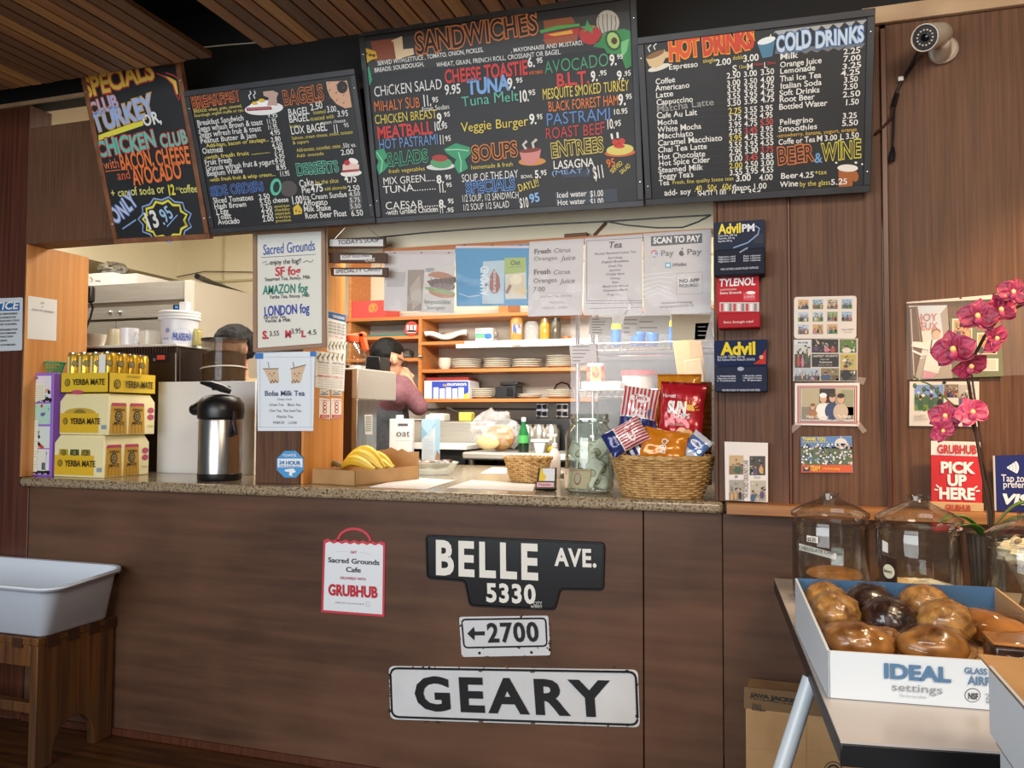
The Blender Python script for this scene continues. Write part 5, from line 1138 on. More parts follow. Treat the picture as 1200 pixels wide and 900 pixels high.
poster('whiteboard', 'wood-framed whiteboard menu of hot drinks hung on the column', 'whiteboard', PLP, [(297.5, 271), (382, 266), (383, 407), (298, 413)], mat('E6E6DC', .3), f, .012, (.017, mat('9C7C64', .5), .01))
def f(d):
    d.cs(280, 260, 2.727)
    for x in range(66, 238, 7): d.oval(x, 432, 1.5, 1.5, '8A94A8', 1, n=6); d.oval(x, 656, 1.5, 1.5, '8A94A8', 1, n=6)
    for y in range(436, 656, 7): d.oval(68, y, 1.5, 1.5, '8A94A8', 1, n=6); d.oval(230, y, 1.5, 1.5, '8A94A8', 1, n=6)
    d.rect(52, 420, 78, 438, '3C78C4', 3); d.rect(228, 414, 248, 430, '3C78C4', 3)
    for x, s in ((105, -1), (185, 1)):
        d.poly([(x - 22 + s * 4, 470), (x + 24 + s * 4, 464 - s * 6), (x + 18 - s * 6, 512), (x - 10 - s * 6, 518)], 'D8BC9C', 2); d.line([(x - 24 + s * 4, 470), (x + 26 + s * 4, 463 - s * 6)], 3, '8A7868', 3); d.line([(x - 8, 466), (x - 12, 448)], 2, '8A7868', 3)
        for i in range(5): d.oval(x - 8 + i * 5 - s * 6, 512 - (i % 2) * 5, 2.6, 2.6, '5A4030', 4, n=8)
        d.oval(x - 6, 486, 2, 2.4, '3A2A20', 4, n=8); d.oval(x + 8, 484, 2, 2.4, '3A2A20', 4, n=8); d.line([(x - 2, 492), (x + 2, 493), (x + 5, 491)], 1.2, '3A2A20', 4)
    d.tx('Boba Milk Tea', 83, 556, 128, 16, '4A5878', .01); d.tx('Classic, Fresh', 124, 570, 46, 6, '6A6E7C')
    for s, x, y, w in (('Green Tea    Black Tea', 98, 588, 100), ('Chai Tea, Thai Iced Tea', 98, 607, 102), ('Matcha Tea', 122, 626, 52), ('M/$4.50    L/5.00', 110, 645, 76)): d.tx(s, x, y, w, 8, '6A6E7C')
poster('paper_notice', 'white boba tea flyer with two cups, taped to the column', 'flyer', PY(.0835), [(301, 413), (369, 412), (367, 505), (302, 505)], mat('E4ECF4', .35), f, .001)
o8 = [(340 + 17 * math.cos(R(22.5 + 45 * i)), 544 + 17 * math.sin(R(22.5 + 45 * i))) for i in range(8)]
def f(d):
    d.tx('rowink', 332, 535, 16, 4.5, 'E8F2FA', .01); d.rect(325.5, 537.5, 354.5, 547.5, 'F0F4F8', 1); d.tx('24 HOUR', 327.5, 544, 25, 4.2, '3A80BC', .03); d.tx('VIDEO SURVEILLANCE', 327.5, 546.8, 25, 1.7, '3A80BC'); d.poly([(334, 550), (344, 549), (347, 553), (342, 555), (343, 558), (339, 557), (339, 553), (334, 552.5)], 'F0F4F8', 1)
poster('surveillance_sticker', 'blue octagonal security sticker low on the dark column front', 'sticker', PY(.0838), o8, mat('4C9CD8', .4), f, .0006)
PLS = Pl((-1.8285, 0, 0), (0, 1, 0), (0, 0, 1))
def f(d):
    d.cs(370, 355, 5.806)
    d.poly([(80, 54), (203, 84), (203, 132), (80, 100)], '2C5C94', 1); d.tx('CHOKING', 110, 98, 80, 18, 'F0F0F0', .02)
    for i in range(4): d.tx('FIRST AID STEPS HERE', 84, 136 + i * 22, 112, 13, '3A3A3C', .01)
    d.tx('YOU, CALL, HELP', 84, 226, 105, 10, 'B83434', .01)
    for i in range(5): d.line([(88 + 24 * i, 300), (104 + 24 * i, 262)], 7, ('B0A898', '8A9A6A')[i % 2]); d.line([(96 + 24 * i, 318), (84 + 24 * i, 285)], 4, '9A8A78')
poster('safety_poster', 'upper white first-aid poster with blue heading on the pine side of the column', 'poster', PLS, [(383.4, 363.6), (405.2, 369.8), (405.2, 416), (383.4, 412)], mat('ECEAE6', .5), f, .0008)
def f(d):
    d.cs(370, 355, 5.806)
    for i in range(6): d.line([(10 + 34 * i, 378), (34 + 30 * i, 345)], 6, ('4A4A48', '8A9A5A', '5A6A5A')[i % 3]); d.line([(22 + 32 * i, 392), (10 + 32 * i, 362)], 5, 'A89A88')
    d.tx('Choking Victim', 10, 405, 78, 12, '2A2A2C', .02); d.tx('Chest Thrusts', 108, 412, 82, 12, '2A2A2C', .02)
    for i in range(4): d.tx('give five back blows', 12, 424 + i * 17, 78, 8, '55555A'); d.tx('and call for help', 108, 434 + i * 15, 78, 8, '55555A')
    d.tx('EMERGENCY CALL 911', 8, 500, 180, 12, 'B83434', .02)
    for i in range(4): d.tx('continue until the person can breathe', 10, 520 + i * 16, 172, 7, '6A6A6E')
poster('safety_poster', 'lower white first-aid poster with drawn figures on the pine side of the column', 'poster', Pl((-1.8275, 0, 0), (0, 1, 0), (0, 0, 1)), [(369.5, 411), (405, 416), (403, 458.5), (369.5, 454)], mat('ECEAE6', .5), f, .0008)
for i, (px, lab) in enumerate((([(374.3, 466), (386.8, 468), (386.8, 491.5), (373.8, 489.5)], 'left red and white notice sticker below the first-aid posters'), ([(388.2, 466.5), (400.2, 467.5), (399.8, 490), (387.8, 490.5)], 'right red and white notice sticker below the first-aid posters'))):
    def f(d):
        x0 = px[0][0]; d.rect(x0 + .6, 486, x0 + 11.6, 489.6, 'C84444', 1); d.tx('NOTICE', x0 + 2, 488.8, 8, 2, 'F4F0EE'); d.tx('NO SMOKING', x0 + 1, 469.8, 10, 1.6, 'C84444', .01)
        for yy, ry in ((473, 2.2), (477.5, 2.8), (482, 2.4)): d.oval(x0 + 6.2, yy, 2.4, ry, 'C84444', 1); d.oval(x0 + 6.2, yy, 1.4, ry * .6, 'F0E4E0', 2)
    poster('notice_sticker', lab, 'sticker', PLS, px, mat('F0EAE6', .5), f, .0006, None, 'red and white stickers on the column')
for i, (x0, lab) in enumerate(((374.6, 'small grey picture label above the left red sticker'), (388.6, 'small grey picture label above the right red sticker'))):
    def f(d): d.line([(x0 + 1.5, 458.5), (x0 + 5.5, 460.5), (x0 + 10, 458)], 1.2, '6A6A6C'); d.rect(x0 + 1, 461.2, x0 + 10.4, 463, '8A8A8C', 1)
    poster('paper_label', lab, 'label', PLS, [(x0, 455.5), (x0 + 11.5, 456.5), (x0 + 11.5, 464.5), (x0, 463.8)], mat('DAD8D4', .5), f, .0006, None, 'grey labels on the column')
# --- hanging soup sign
yS = .105; plS = PY(yS); t = root('hanging_sign', 'three dark wood plaques of soup names hung on thin chains under the boards', 'sign', W(418, 324, yS))
for k, (px, sp_, s) in enumerate(([((384.5, 280), (451, 277), (451, 290.5), (384.5, 291)), (386, 280.5, 449, 288.5), "TODAY'S SOUP"], [((385, 295.5), (453, 296.5), (453, 308), (385.5, 308)), (399, 299, 436, 304.5), 'SOUP VEGETABLE'], [((386.5, 313.5), (454, 313.5), (454, 324.5), (388, 323)), (391.5, 315.5, 448, 322), 'SPECIALTY CAKES'])):
    o = part('plaque', G().prism([plS.hit(*p) for p in px], (0, .014, 0)), mat('4E3222', .5), t, bevel=.002)
    d = plS.decal(); x0, y0, x1, y1 = sp_; d.rect(x0, y0, x1, y1, 'E4E2DE', 1); d.tx(s, x0 + (10 if k == 0 else 2), y1 - 1.6, (x1 - x0) - (14 if k == 0 else 4), (y1 - y0) * .62, '6A6A6E' if k != 1 else '8A8A8C', .01)
    if k == 1: d.tx('OLE', 428, 307, 12, 4, 'D8D0C8', .02)
    d.fin('name_strip', o)
for a in (((404, 266), (391, 280)), ((430, 266), (444, 278)), ((391, 291), (391, 296)), ((446, 290), (446, 297)), ((392, 308), (392, 314)), ((446, 308), (446, 314))):
    part('chain', G().tube([plS.hit(*a[0]) + V((0, .006, 0)), plS.hit(*a[1]) + V((0, .006, 0))], .0016, 5), mat('C8C0B4', .3, .6), t)
# --- laminated sheets hung in the hatch
yL = .16; plL = PY(yL)
solo('hanging_rail', G().prism([plL.hit(*p) + V((0, .004, 0)) for p in ((448, 291.5), (835, 267), (835, 272.5), (448, 297))], (0, .018, 0)), M_SHELF, 'thin wooden rail from which the laminated sheets hang', 'rail')
def sleeve(label, px, fn, m_=None, film=True):
    t = poster('laminated_sheet', label, 'sheet', plL, px, m_ or thin_paper('E6E2E2'), fn, .0015, None, 'laminated sheets across the hatch', .4)
    if film:
        q = [plL.hit(*p) + V((0, -.006, 0)) for p in px]; a, b, c_, d_ = q
        g = G().sheet(lambda u, v: (a.lerp(b, u)).lerp(d_.lerp(c_, u), v) + V((0, .0035 * noise.noise(V((u * 5, v * 5, px[0][0]))) * (v + .1), 0)), 18, 18)
        part('sleeve', g, M_FILM, t, 'clear plastic sleeve', sharp=180, fix=False)
    return t
def f(d):
    d.cs(380, 250, 5)
    d.rect(375, 222, 755, 240, 'C8B8B4', 1)
    for x in (412, 570, 730): d.oval(x, 231, 7, 4, '4A4444', 2, n=8)
    d.poly([(375, 340), (478, 345), (470, 430), (365, 430)], 'B8B2B0', 1); d.poly([(490, 332), (588, 330), (570, 570), (485, 572)], '9C8A78', 1); d.poly([(500, 440), (560, 360), (575, 520), (520, 565)], 'B8A894', 2)
    d.poly([(592, 318), (760, 330), (740, 582), (575, 578)], 'D8D4CC', 1); d.tx('NEW', 598, 345, 48, 22, '8A9AA0', .02)
    d.oval(690, 385, 85, 40, 'B4764C', 2, 12, 24, 180, 360); d.poly([(605, 395), (770, 372), (775, 400), (720, 440), (640, 430), (605, 405)], '6A4A34', 3); d.oval(690, 420, 78, 34, '7A5A48', 2, 10)
    for i in range(5): d.line([(625 + i * 28, 380), (645 + i * 26, 420)], 4, '3A281C', 4)
    d.oval(680, 455, 92, 14, '8CA05A', 4, 12); d.oval(690, 470, 78, 24, 'C08458', 3, 10); d.tx('Impossible', 588, 530, 155, 26, '6A7068', 0, -3, None, .05); d.tx('burger', 600, 562, 110, 20, '6A7068', 0, -3, None, .05)
sleeve('clear-sleeved sheet with a burger photo, leftmost of the sheets hung across the hatch', [(451, 294.5), (533, 292.5), (532, 367), (450, 364)], f)
def f(d):
    d.cs(380, 250, 5); d.rect(772, 190, 1200, 204, 'DCCCD0', 1)
    for x in (822, 985, 1150): d.oval(x, 187, 7, 4, '4A4444', 2, n=8)
    d.poly([(930, 282), (1056, 275), (1052, 530), (925, 532)], 'B8D0DC', 1); d.abtext(*d.pt(962, 480), (0, 1), (-1, 0), .115, .032, 'ALMOND', 'E8F0F4', .03, 0, 4, 0); d.poly([(968, 440), (972, 370), (995, 325), (1025, 370), (1032, 430), (1015, 468), (985, 470)], '9A5040', 2); d.abtext(*d.pt(1006, 462), (0, 1), (-1, 0), .085, .014, 'breeze', 'E0D0C8', .02, 0, 5, 0)
    d.poly([(1056, 262), (1182, 258), (1186, 500), (1062, 504)], 'D8D4C0', 1); d.poly([(1056, 262), (1182, 258), (1182, 345), (1056, 358)], 'A4BC58', 2); d.tx('Oat', 1092, 305, 58, 28, '2A3A20', .0, 0, None, .02); d.line([(1080, 318), (1165, 312)], 1, '3A4A28', 4); d.oval(1125, 390, 42, 36, 'E4D4AC', 3); d.line([(1092, 420), (1068, 470)], 16, 'A8683C', 3); d.oval(1125, 390, 34, 28, 'F0E4C4', 4); d.oval(1150, 455, 40, 28, 'E0CCA0', 2)
    d.tx('barista', 800, 420, 80, 22, '4C94B8', .0)
    d.line([(790, 470), (850, 490), (910, 480)], 3, 'D0E8F4', 3)
sleeve('bright blue laminated sheet showing two milk cartons, second from the burger sheet', [(533.5, 290.5), (620, 286), (619, 358), (535, 359)], f, thin_paper('3EA4D8'))
def f(d):
    d.cs(600, 250, 4.615)
    d.tx('Fresh', 120, 220, 92, 24, '6A625C', .03); d.tx('Citrus', 224, 215, 92, 24, '6A625C', 0, 0, None, 0, 6, .25); d.tx('Oranges', 118, 258, 128, 22, '8A827C', 0); d.tx('Juice', 268, 256, 74, 26, '6A625C', 0, 0, None, 0, 6, .25)
    d.tx('Fresh', 118, 332, 92, 26, '6A625C', .03); d.tx('Citrus', 222, 332, 92, 24, '6A625C', 0, 0, None, 0, 6, .25); d.tx('Oranges', 116, 378, 128, 24, '6A625C', 0); d.tx('Juice', 262, 380, 78, 26, '6A625C', 0, 0, None, 0, 6, .25); d.tx('7.00', 116, 424, 64, 24, '6A625C', 0)
    d.tx('Chai Tea, Thai Iced Tea', 150, 458, 175, 12, '9A928E', 0); d.tx('Matcha Tea', 205, 490, 80, 12, '9A928E', 0); d.tx('M/$4.50   L/5.00', 165, 520, 135, 12, '9A928E', 0)
    d.line([(100, 430), (380, 432)], 1.5, 'C8C0C0', 2)
sleeve('laminated citrus juice price sheet between the blue sheet and the tea sheet', [(620.5, 283.5), (684.5, 279.5), (682, 369), (618.5, 371)], f)
def f(d):
    d.cs(600, 250, 4.615)
    for a, b, c_, e in ((405, 150, 712, 132), (405, 150, 405, 474), (712, 132, 712, 472), (405, 474, 712, 472), (405, 488, 712, 484), (420, 515, 712, 508)): d.line([(a, b), (c_, e)], 2, '5A5454')
    d.tx('Tea', 520, 190, 74, 34, '2A2626', .01, 0, None, 0, 6, .2)
    for i, s in enumerate(('Revival Assorted Loose Tea', 'Earl Grey', 'English Breakfast', 'Green Tea', 'Jasmine', 'Orange Spice', 'Oolong', 'Mint', 'Black Iced Blend', 'Chamomile Blend', 'Peppermint')):
        w = len(s) * 8.6; d.tx(s, 558 - w / 2, 226 + i * 22, w, 11, '4A4444', 0, 0, None, 0, 6, .15)
    for i in range(4): d.line([(480 + i * 45, 540 - i * 8), (540 + i * 20, 430), (600 + i * 12, 440), (650, 480 + i * 8), (610, 545)], 3, 'F8F8FA', 7)
sleeve('laminated tea list sheet with ruled border in the middle of the hatch sheets', [(685.5, 279), (753, 274.5), (753, 370), (683.5, 369.5)], f)
def f(d):
    d.cs(600, 250, 4.615)
    d.poly([(752, 126), (1028, 108), (1028, 160), (752, 178)], '16161A', 1); d.tx('SCAN TO PAY', 764, 165, 252, 32, 'F4F4F4', .035, -.5)
    d.oval(770, 219, 19, 20, 'D84A3C', 1, 0, 18, 180, 330); d.oval(770, 219, 19, 20, 'E8B830', 1, 0, 12, 130, 180); d.oval(770, 219, 19, 20, '48A058', 1, 0, 12, 50, 130); d.oval(770, 219, 19, 20, '4880E0', 1, 0, 12, 0, 50); d.oval(770, 219, 11, 12, 'E2DEE0', 2); d.rect(770, 215, 788, 222, '4880E0', 3)
    d.tx('Pay', 804, 232, 70, 30, '5A5A5E', 0); d.oval(917, 216, 14, 15, '1A1A1C', 1); d.oval(930, 210, 5, 6, 'E2DEE0', 2); d.poly([(916, 198), (918, 188), (926, 184), (924, 194)], '1A1A1C', 1); d.tx('Pay', 945, 226, 80, 32, '1A1A1C', .0)
    d.rect(828, 266, 860, 296, '4CB0C8', 1); d.rect(834, 273, 854, 289, 'E2F0F4', 2); d.tx('iWallet', 868, 288, 78, 18, '3A3A40', .01)
    for a, b, c_, e in ((890, 325, 1030, 318), (890, 325, 890, 438), (1030, 318, 1030, 434), (890, 438, 1030, 434)): d.line([(a, b), (c_, e)], 1.5, 'A8A0A2')
    d.tx('NO APP', 905, 376, 108, 18, '3A3A40', .03); d.tx('REQUIRED', 905, 400, 106, 15, '3A3A40', .01)
    d.tx('Thanks for Preventing', 806, 492, 168, 13, '5A565A', 0); d.tx('the Spread of COVID-19', 798, 512, 184, 12, '5A565A', 0)
    for i in range(6): d.line([(710, 336 + i * 26), (790, 326 + i * 20), (868, 318 + i * 30)], 4, 'F6F6F8', 5)
sleeve('laminated scan to pay sheet with black heading, rightmost of the hatch sheets', [(754, 274), (833.5, 268.5), (833.5, 366.5), (754.5, 370)], f)
# --- notes taped to the screen
yN = .415; plN = PY(yN)
def notes(name, label, px, col_, lines, seed):
    def f(d):
        x0 = min(p[0] for p in px); x1 = max(p[0] for p in px); y0 = min(p[1] for p in px); y1 = max(p[1] for p in px); q = random.Random(seed)
        for i in range(lines):
            y = y0 + (y1 - y0) * (i + 1) / (lines + 1); d.line([(x0 + 4, y), (x0 + (x1 - x0) * q.uniform(.4, .8), y)], .6, '9A9490', 1)
    return poster(name, label, 'note', plN, px, mat(col_, .6), f, .0006, None, 'paper slips taped to the clear screen')
notes('paper_note', 'white lined slip hanging left of the blue cup below the sheets', [(691, 371), (717, 372), (716, 393), (690, 391.5)], 'E6E2DC', 6, 1)
notes('paper_note', 'white slip folded at its corner below the tea sheet', [(732, 371), (752, 370), (744, 394), (727, 390)], 'E8E6E2', 4, 2)
notes('paper_note', 'wide blank slip between the tea sheet and the cream card', [(752, 370), (785.5, 370), (783, 391), (745.5, 388)], 'E2E0DC', 2, 3)
notes('paper_note', 'large cream card hanging by the right post below the sheets', [(787, 368), (833, 369), (826, 398), (787.5, 399)], 'D8CAAE', 0, 4)
notes('paper_note', 'grey slip over the cream card by the right post', [(815, 379), (834, 378), (834, 397), (814, 398)], 'D0C8C0', 3, 5)
notes('paper_note', 'handwritten pale note taped on the left edge of the clear screen', [(667, 405), (698, 402), (700, 424), (669.5, 427)], 'DED8DA', 5, 6)
g = G().box(W(668.5, 450, .425).x, XR, .425, .432, CT, W(668, 371, .425).z)
solo('counter_screen', g, M_FILM2, 'clear hazy plastic screen standing on the worktop behind the chip basket', 'screen')
# --- coffee brewer with carafe
by = .62; bx0, bx1 = W(404, 480, by).x, W(419, 480, by).x
zt = W(419, 431, by).z; zm = W(419, 467.5, by).z
y1, y2 = Xp(464.5, 450, bx1).y, Xp(442, 490, bx1).y
t = root('coffee_brewer', 'stainless steel coffee brewer with overhanging head beside the column', 'coffee brewer', ((bx0 + bx1) / 2, by + .2, CT))
part('head', G().box(bx0 - .04, bx1, by, y1, zm, zt), M_STEEL, t, bevel=.006)
part('column', G().box(bx0 - .04, bx1 - .001, by, y2, CT + .02, zm), M_STEELV, t, bevel=.004)
part('base', G().box(bx0 - .04, bx1, by, y1, CT, CT + .035), M_STEEL, t, bevel=.004)
part('front_panel', G().box(bx0 - .04, bx0 + (bx1 - bx0) * .55, by - .004, by, CT + .03, zt - .01), mat('4A3226', .3, .3), t)
pl = Pl((bx1, 0, 0), (0, 1, 0), (0, 0, 1)); d = pl.decal(); d.cs(400, 370, 4.737); d.poly([(127, 550), (172, 548), (172, 660), (130, 658)], 'B8B4AE', 1)
for i in range(8): d.line([(133, 562 + i * 11), (166, 561 + i * 11)], 2.5, '6A6662', 2)
d.fin('rating_label', t)
c = W(414, 432, .78); c.z = zt; q = mpp(c); r_ = 15.5 * q; h = W(414, 389, .78).z - zt
t = root('coffee_carafe', 'empty glass coffee carafe with orange collar and handle on top of the brewer', 'carafe', c)
part('bowl', G().lathe(c, [(r_ * .6, 0), (r_ * .95, h * .12), (r_, h * .3), (r_ * .85, h * .55), (r_ * .55, h * .74)], 30), M_GREENGLASS, t)
part('base_band', G().lathe(c, [(r_ * .62, -.0), (r_ * .9, .008), (r_ * .95, .02), (r_ * .5, .021)], 26), M_CHROME, t)
part('collar', G().lathe(c, [(r_ * .57, h * .72), (r_ * .62, h * .76), (r_ * .62, h * .9), (r_ * .5, h * .93)], 26), mat('E0582C', .4), t)
part('handle', G().obox(c + V((r_ * .85, 0, h * .74)), (.03, .03, h * .5), Matrix.Rotation(R(-14), 3, 'Y')).obox(c + V((r_ * .5, 0, h * .9)), (.07, .03, .025)), mat('E0582C', .4), t, bevel=.006)
solo('black_tray', G().prism([W(427, 432, 1.0), W(446, 434, 1.0), W(444.5, 418, 1.0), W(430, 417, 1.0)], (0, .12, 0)), M_BLKPL, 'black tray propped on the brewer beside the glass carafe', 'tray', bevel=.004)
# --- banana box
C_ = Zp(416, 570, CT); L_ = Zp(365, 567, CT); R_ = Zp(455.5, 560, CT)
dl = (L_ - C_); wl = dl.length; dl.normalize(); dr = V((-dl.y, dl.x, 0)); dr = -dr if dr.dot(R_ - C_) < 0 else dr; wr_ = (R_ - C_).dot(dr)
bh = W(416, 552, C_.y).z - CT; th = .004
t = root('cardboard_box', 'open brown cardboard box holding bananas on the worktop', 'box', (C_ + dl * wl / 2 + dr * wr_ / 2))
def wall_(a, b, h0, h1, name):
    e = (b - a); n = V((-e.y, e.x, 0)).normalized() * th
    cc = C_ + dl * wl / 2 + dr * wr_ / 2
    if n.dot(cc - a) < 0: n = -n
    part(name, G().prism([a, b, b + V((0, 0, h1)), a + V((0, 0, h0))], n), M_CARD, t)
P0, P1, P2, P3 = C_, C_ + dl * wl, C_ + dl * wl + dr * wr_, C_ + dr * wr_
wall_(P0, P1, bh, bh, 'front_wall'); wall_(P0, P3, bh, bh, 'side_wall'); wall_(P1, P2, bh, bh, 'side_wall')
g = G(); e = (P3 - P2); n = -dr * th; up = V((0, 0, 1)); hk_ = bh * 2.2
prof = [(0, 0), (1, 0), (1, .92), (.74, .9), (.6, 1.0), (.5, .93), (.34, 1.04), (.2, .96), (.0, .92)]
g.prism([P2 + e * a + up * b * hk_ for a, b in prof], n); part('back_flap', g, M_CARD, t)
part('bottom', G().prism([P0, P1, P2, P3], (0, 0, .004)), M_CARD, t)
mban = noisy('ripe banana', 'D8B428', 'EACB48', (1, 1, 1), 6, 4, .45, .02, 'C89C28', 5)
cb = C_ + dl * wl * .5 + dr * wr_ * .45
t = root('banana_bunch', 'bunch of ripe yellow bananas lying in the cardboard box', 'bananas', cb + V((0, 0, .006)))
st = cb + dl * wl * .52 + V((0, 0, bh * .95))
for i in range(5):
    ez = (.035, .06, .075, .03, .05)[i]; oy = (-.05, -.02, .02, .05, .08)[i]; ln = wl * (.86 + .07 * (i % 2)); pts = []
    for k in range(11):
        s_ = k / 10; pts.append(st - dl * (ln * s_) + dr * (oy * min(1, s_ * 2.2) + .03 * s_) + V((0, 0, ez * math.sin(PI * min(s_ * 1.05, 1)) - .0 * s_)))
    part('banana', G().tube(pts, [.007, .011, .018, .021, .022, .0225, .022, .021, .018, .011, .005], 8), mban, t, sharp=20)
    part('banana_tip', G().ell(pts[-1], (.006, .006, .006), None, 8, 6), mat('4A3A1C', .6), t)
part('stem', G().tube([st + V((0, 0, .0)), st + dl * .03 + V((0, 0, .012)), st + dl * .05 + V((0, 0, .018))], [.014, .012, .013], 8), mat('6A5A2C', .6), t)
# --- milk cartons
def carton(label, p0, p1, p2, py1, y, col_, fa, fb, dy=.012):
    """gable-less drink carton seen on two faces: left edge p0, near corner p1, right edge p2 (pixel columns)"""
    c = W(p1, 530, y); c.z = CT; zt = W(p1, py1, y).z; q = mpp(c)
    a = V((W(p0, 530, y + dy).x, y + dy, CT)); e1 = c - a; w1 = e1.length; e1.normalize(); e2 = V((-e1.y, e1.x, 0)); w2 = w1 * .62
    t = root('drink_carton', label, 'carton', (a + e1 * w1 / 2 + e2 * w2 / 2))
    part('carton', G().prism([a, c, c + e2 * w2, a + e2 * w2], (0, 0, zt - CT)), mat(col_, .35), t, bevel=.003)
    m = a + e1 * w1 * .4 + e2 * w2 * .4; m.z = zt
    part('cap', G().lathe(m, [(.02, 0), (.02, .02), (0, .021)], 16), M_WHITE, t)
    d = Pl(a, e1, (0, 0, 1)).decal(False); fa(d, w1, zt - CT); d.fin('front_print', t)
    d = Pl(c, e2, (0, 0, 1)).decal(False); fb(d, w2, zt - CT); d.fin('side_print', t)
def fa(d, w, h):
    d.tx('oat', w * .3, h * .66, w * .62, h * .13, '4A4A4C', 0); d.line([(w * .26, h * .58), (w * .95, h * .58)], .001, '6A6A6A'); d.abpoly([(w * .38, h * .86), (w * .82, h * .86), (w * .82, h * .91), (w * .38, h * .91)], '5A5458', 1)
    d.abpoly([(w * .45, .002), (w * .98, .002), (w * .98, h * .16), (w * .8, h * .3), (w * .68, h * .2), (w * .5, h * .16)], 'A48A74', 1)
    for i in range(14): d.oval(w * (.5 + .032 * i), h * (.03 + .013 * ((i * 7) % 11)), w * .03, h * .014, '7A6450', 2, 0, 8)
def fb(d, w, h):
    for i in range(12): d.line([(w * .15, h * (.3 + .045 * i)), (w * .85, h * (.3 + .045 * i))], .0018, 'C0BCBA', 1)
carton('white oat milk carton with grey lettering behind the glass dish', 456, 482.5, 484, 491, 1.03, 'E2E0DE', fa, fb, -.03)
def fa(d, w, h):
    d.abpoly([(0, h * .6), (w, h * .86), (w, h), (0, h)], '8CBCDC', 1); d.abpoly([(0, h * .86), (w * .5, h * .68), (w, h * .92), (w, h), (0, h)], 'B4D8EC', 2)
    for i in range(13): d.line([(w * .14, h * (.12 + .04 * i)), (w * (.85 if i % 4 else .6), h * (.12 + .04 * i))], .0016, 'A0B4C4', 3)
    d.abpoly([(w * .1, h * .05), (w * .4, h * .05), (w * .4, h * .1), (w * .1, h * .1)], '7A94B0', 3)
def fb(d, w, h): d.abpoly([(0, 0), (w, 0), (w, h), (0, h)], '9CC4DC', 1); d.abpoly([(0, .0), (w, .0), (w, h * .3), (w * .4, h * .4), (0, h * .2)], '9A7A64', 2)
carton('pale blue milk carton to the right of the oat carton', 494, 509.5, 516, 491, 1.05, 'D2DEE8', fa, fb)
# --- glass dish with wrapped cookies
c = Zp(491, 558, CT) + V((0, .11, 0)); c.z = CT; q = mpp(c)
t = root('glass_dish', 'wide shallow glass dish of wrapped biscuits in front of the cartons', 'dish', c)
r_ = 35 * q
part('dish', G().lathe(c, [(r_ * .6, 0), (r_ * .8, .012), (r_ * .95, .05), (r_ * 1.02, .06), (r_ * .98, .062), (r_ * .9, .05), (r_ * .76, .02), (0, .012)], 36), mat('DCE2DC', .05, 0, 'dish glass', Alpha=.4), t)
mch = noisy('chocolate biscuit', '2A1810', '6A4A38', (1, 1, 1), 24, 3, .25, .1, coat=.6)
for i, (dx, dy, rz_, lab) in enumerate(((-.08, -.02, 15, 'dark wrapped biscuit at the left side of the glass dish'), (.0, -.04, -10, 'pale flecked wrapped biscuit in the middle of the glass dish'), (.07, -.01, 25, 'dark wrapped biscuit at the right side of the glass dish'))):
    solo('wrapped_biscuit', G().ell(c + V((dx, dy, .052)), (.055, .032, .02), Matrix.Rotation(R(rz_), 3, 'Z') @ Matrix.Rotation(R(-14), 3, 'Y'), 18, 10, 0, lambda d_: 1 + .12 * noise.noise(d_ * 4 + V((i, 0, 0)))), mch if i != 1 else noisy('flecked biscuit', '5A4438', 'E0D4C8', (1, 1, 1), 30, 3, .25, .1), lab, 'biscuit', 'wrapped biscuits in the glass dish', sharp=25)
# --- menu papers lying on the worktop
def flat_paper(label, px, z, cols, dark=False):
    pts = [Zp(*p, z) for p in px]; pl = Pl((0, 0, z), (1, 0, 0), (0, 1, 0))
    t = root('menu_paper', label, 'menu', sum(pts, V()) / 4, 'printed menus on the worktop')
    part('sheet', G().prism(pts, (0, 0, -.0012)), mat('E2DCDA', .4), t)
    d = pl.decal(True, .0004); a, b, c_, e = [V(p) for p in px]
    for i in range(1, 12):
        k = i / 12; p = a.lerp(e, k); q = b.lerp(c_, k); d.line([tuple(p.lerp(q, .06)), tuple(p.lerp(q, .44))], .5, 'A8A2A4'); d.line([tuple(p.lerp(q, .54)), tuple(p.lerp(q, .93))], .5, 'B0A8A8')
    d.fin('print', t)
flat_paper('printed menu lying by the banana box', [(478, 559.5), (534, 562.5), (500, 573), (433, 570.5)], CT + .0016, 2)
flat_paper('printed menu lying in front of the small wicker basket', [(553, 562.5), (627, 567), (624.5, 575.5), (524, 571.5)], CT + .0016, 2)
flat_paper('small printed menu lying behind the small wicker basket', [(577, 547.5), (596, 548), (593, 554.5), (563, 554.5)], CT + .0016, 2)

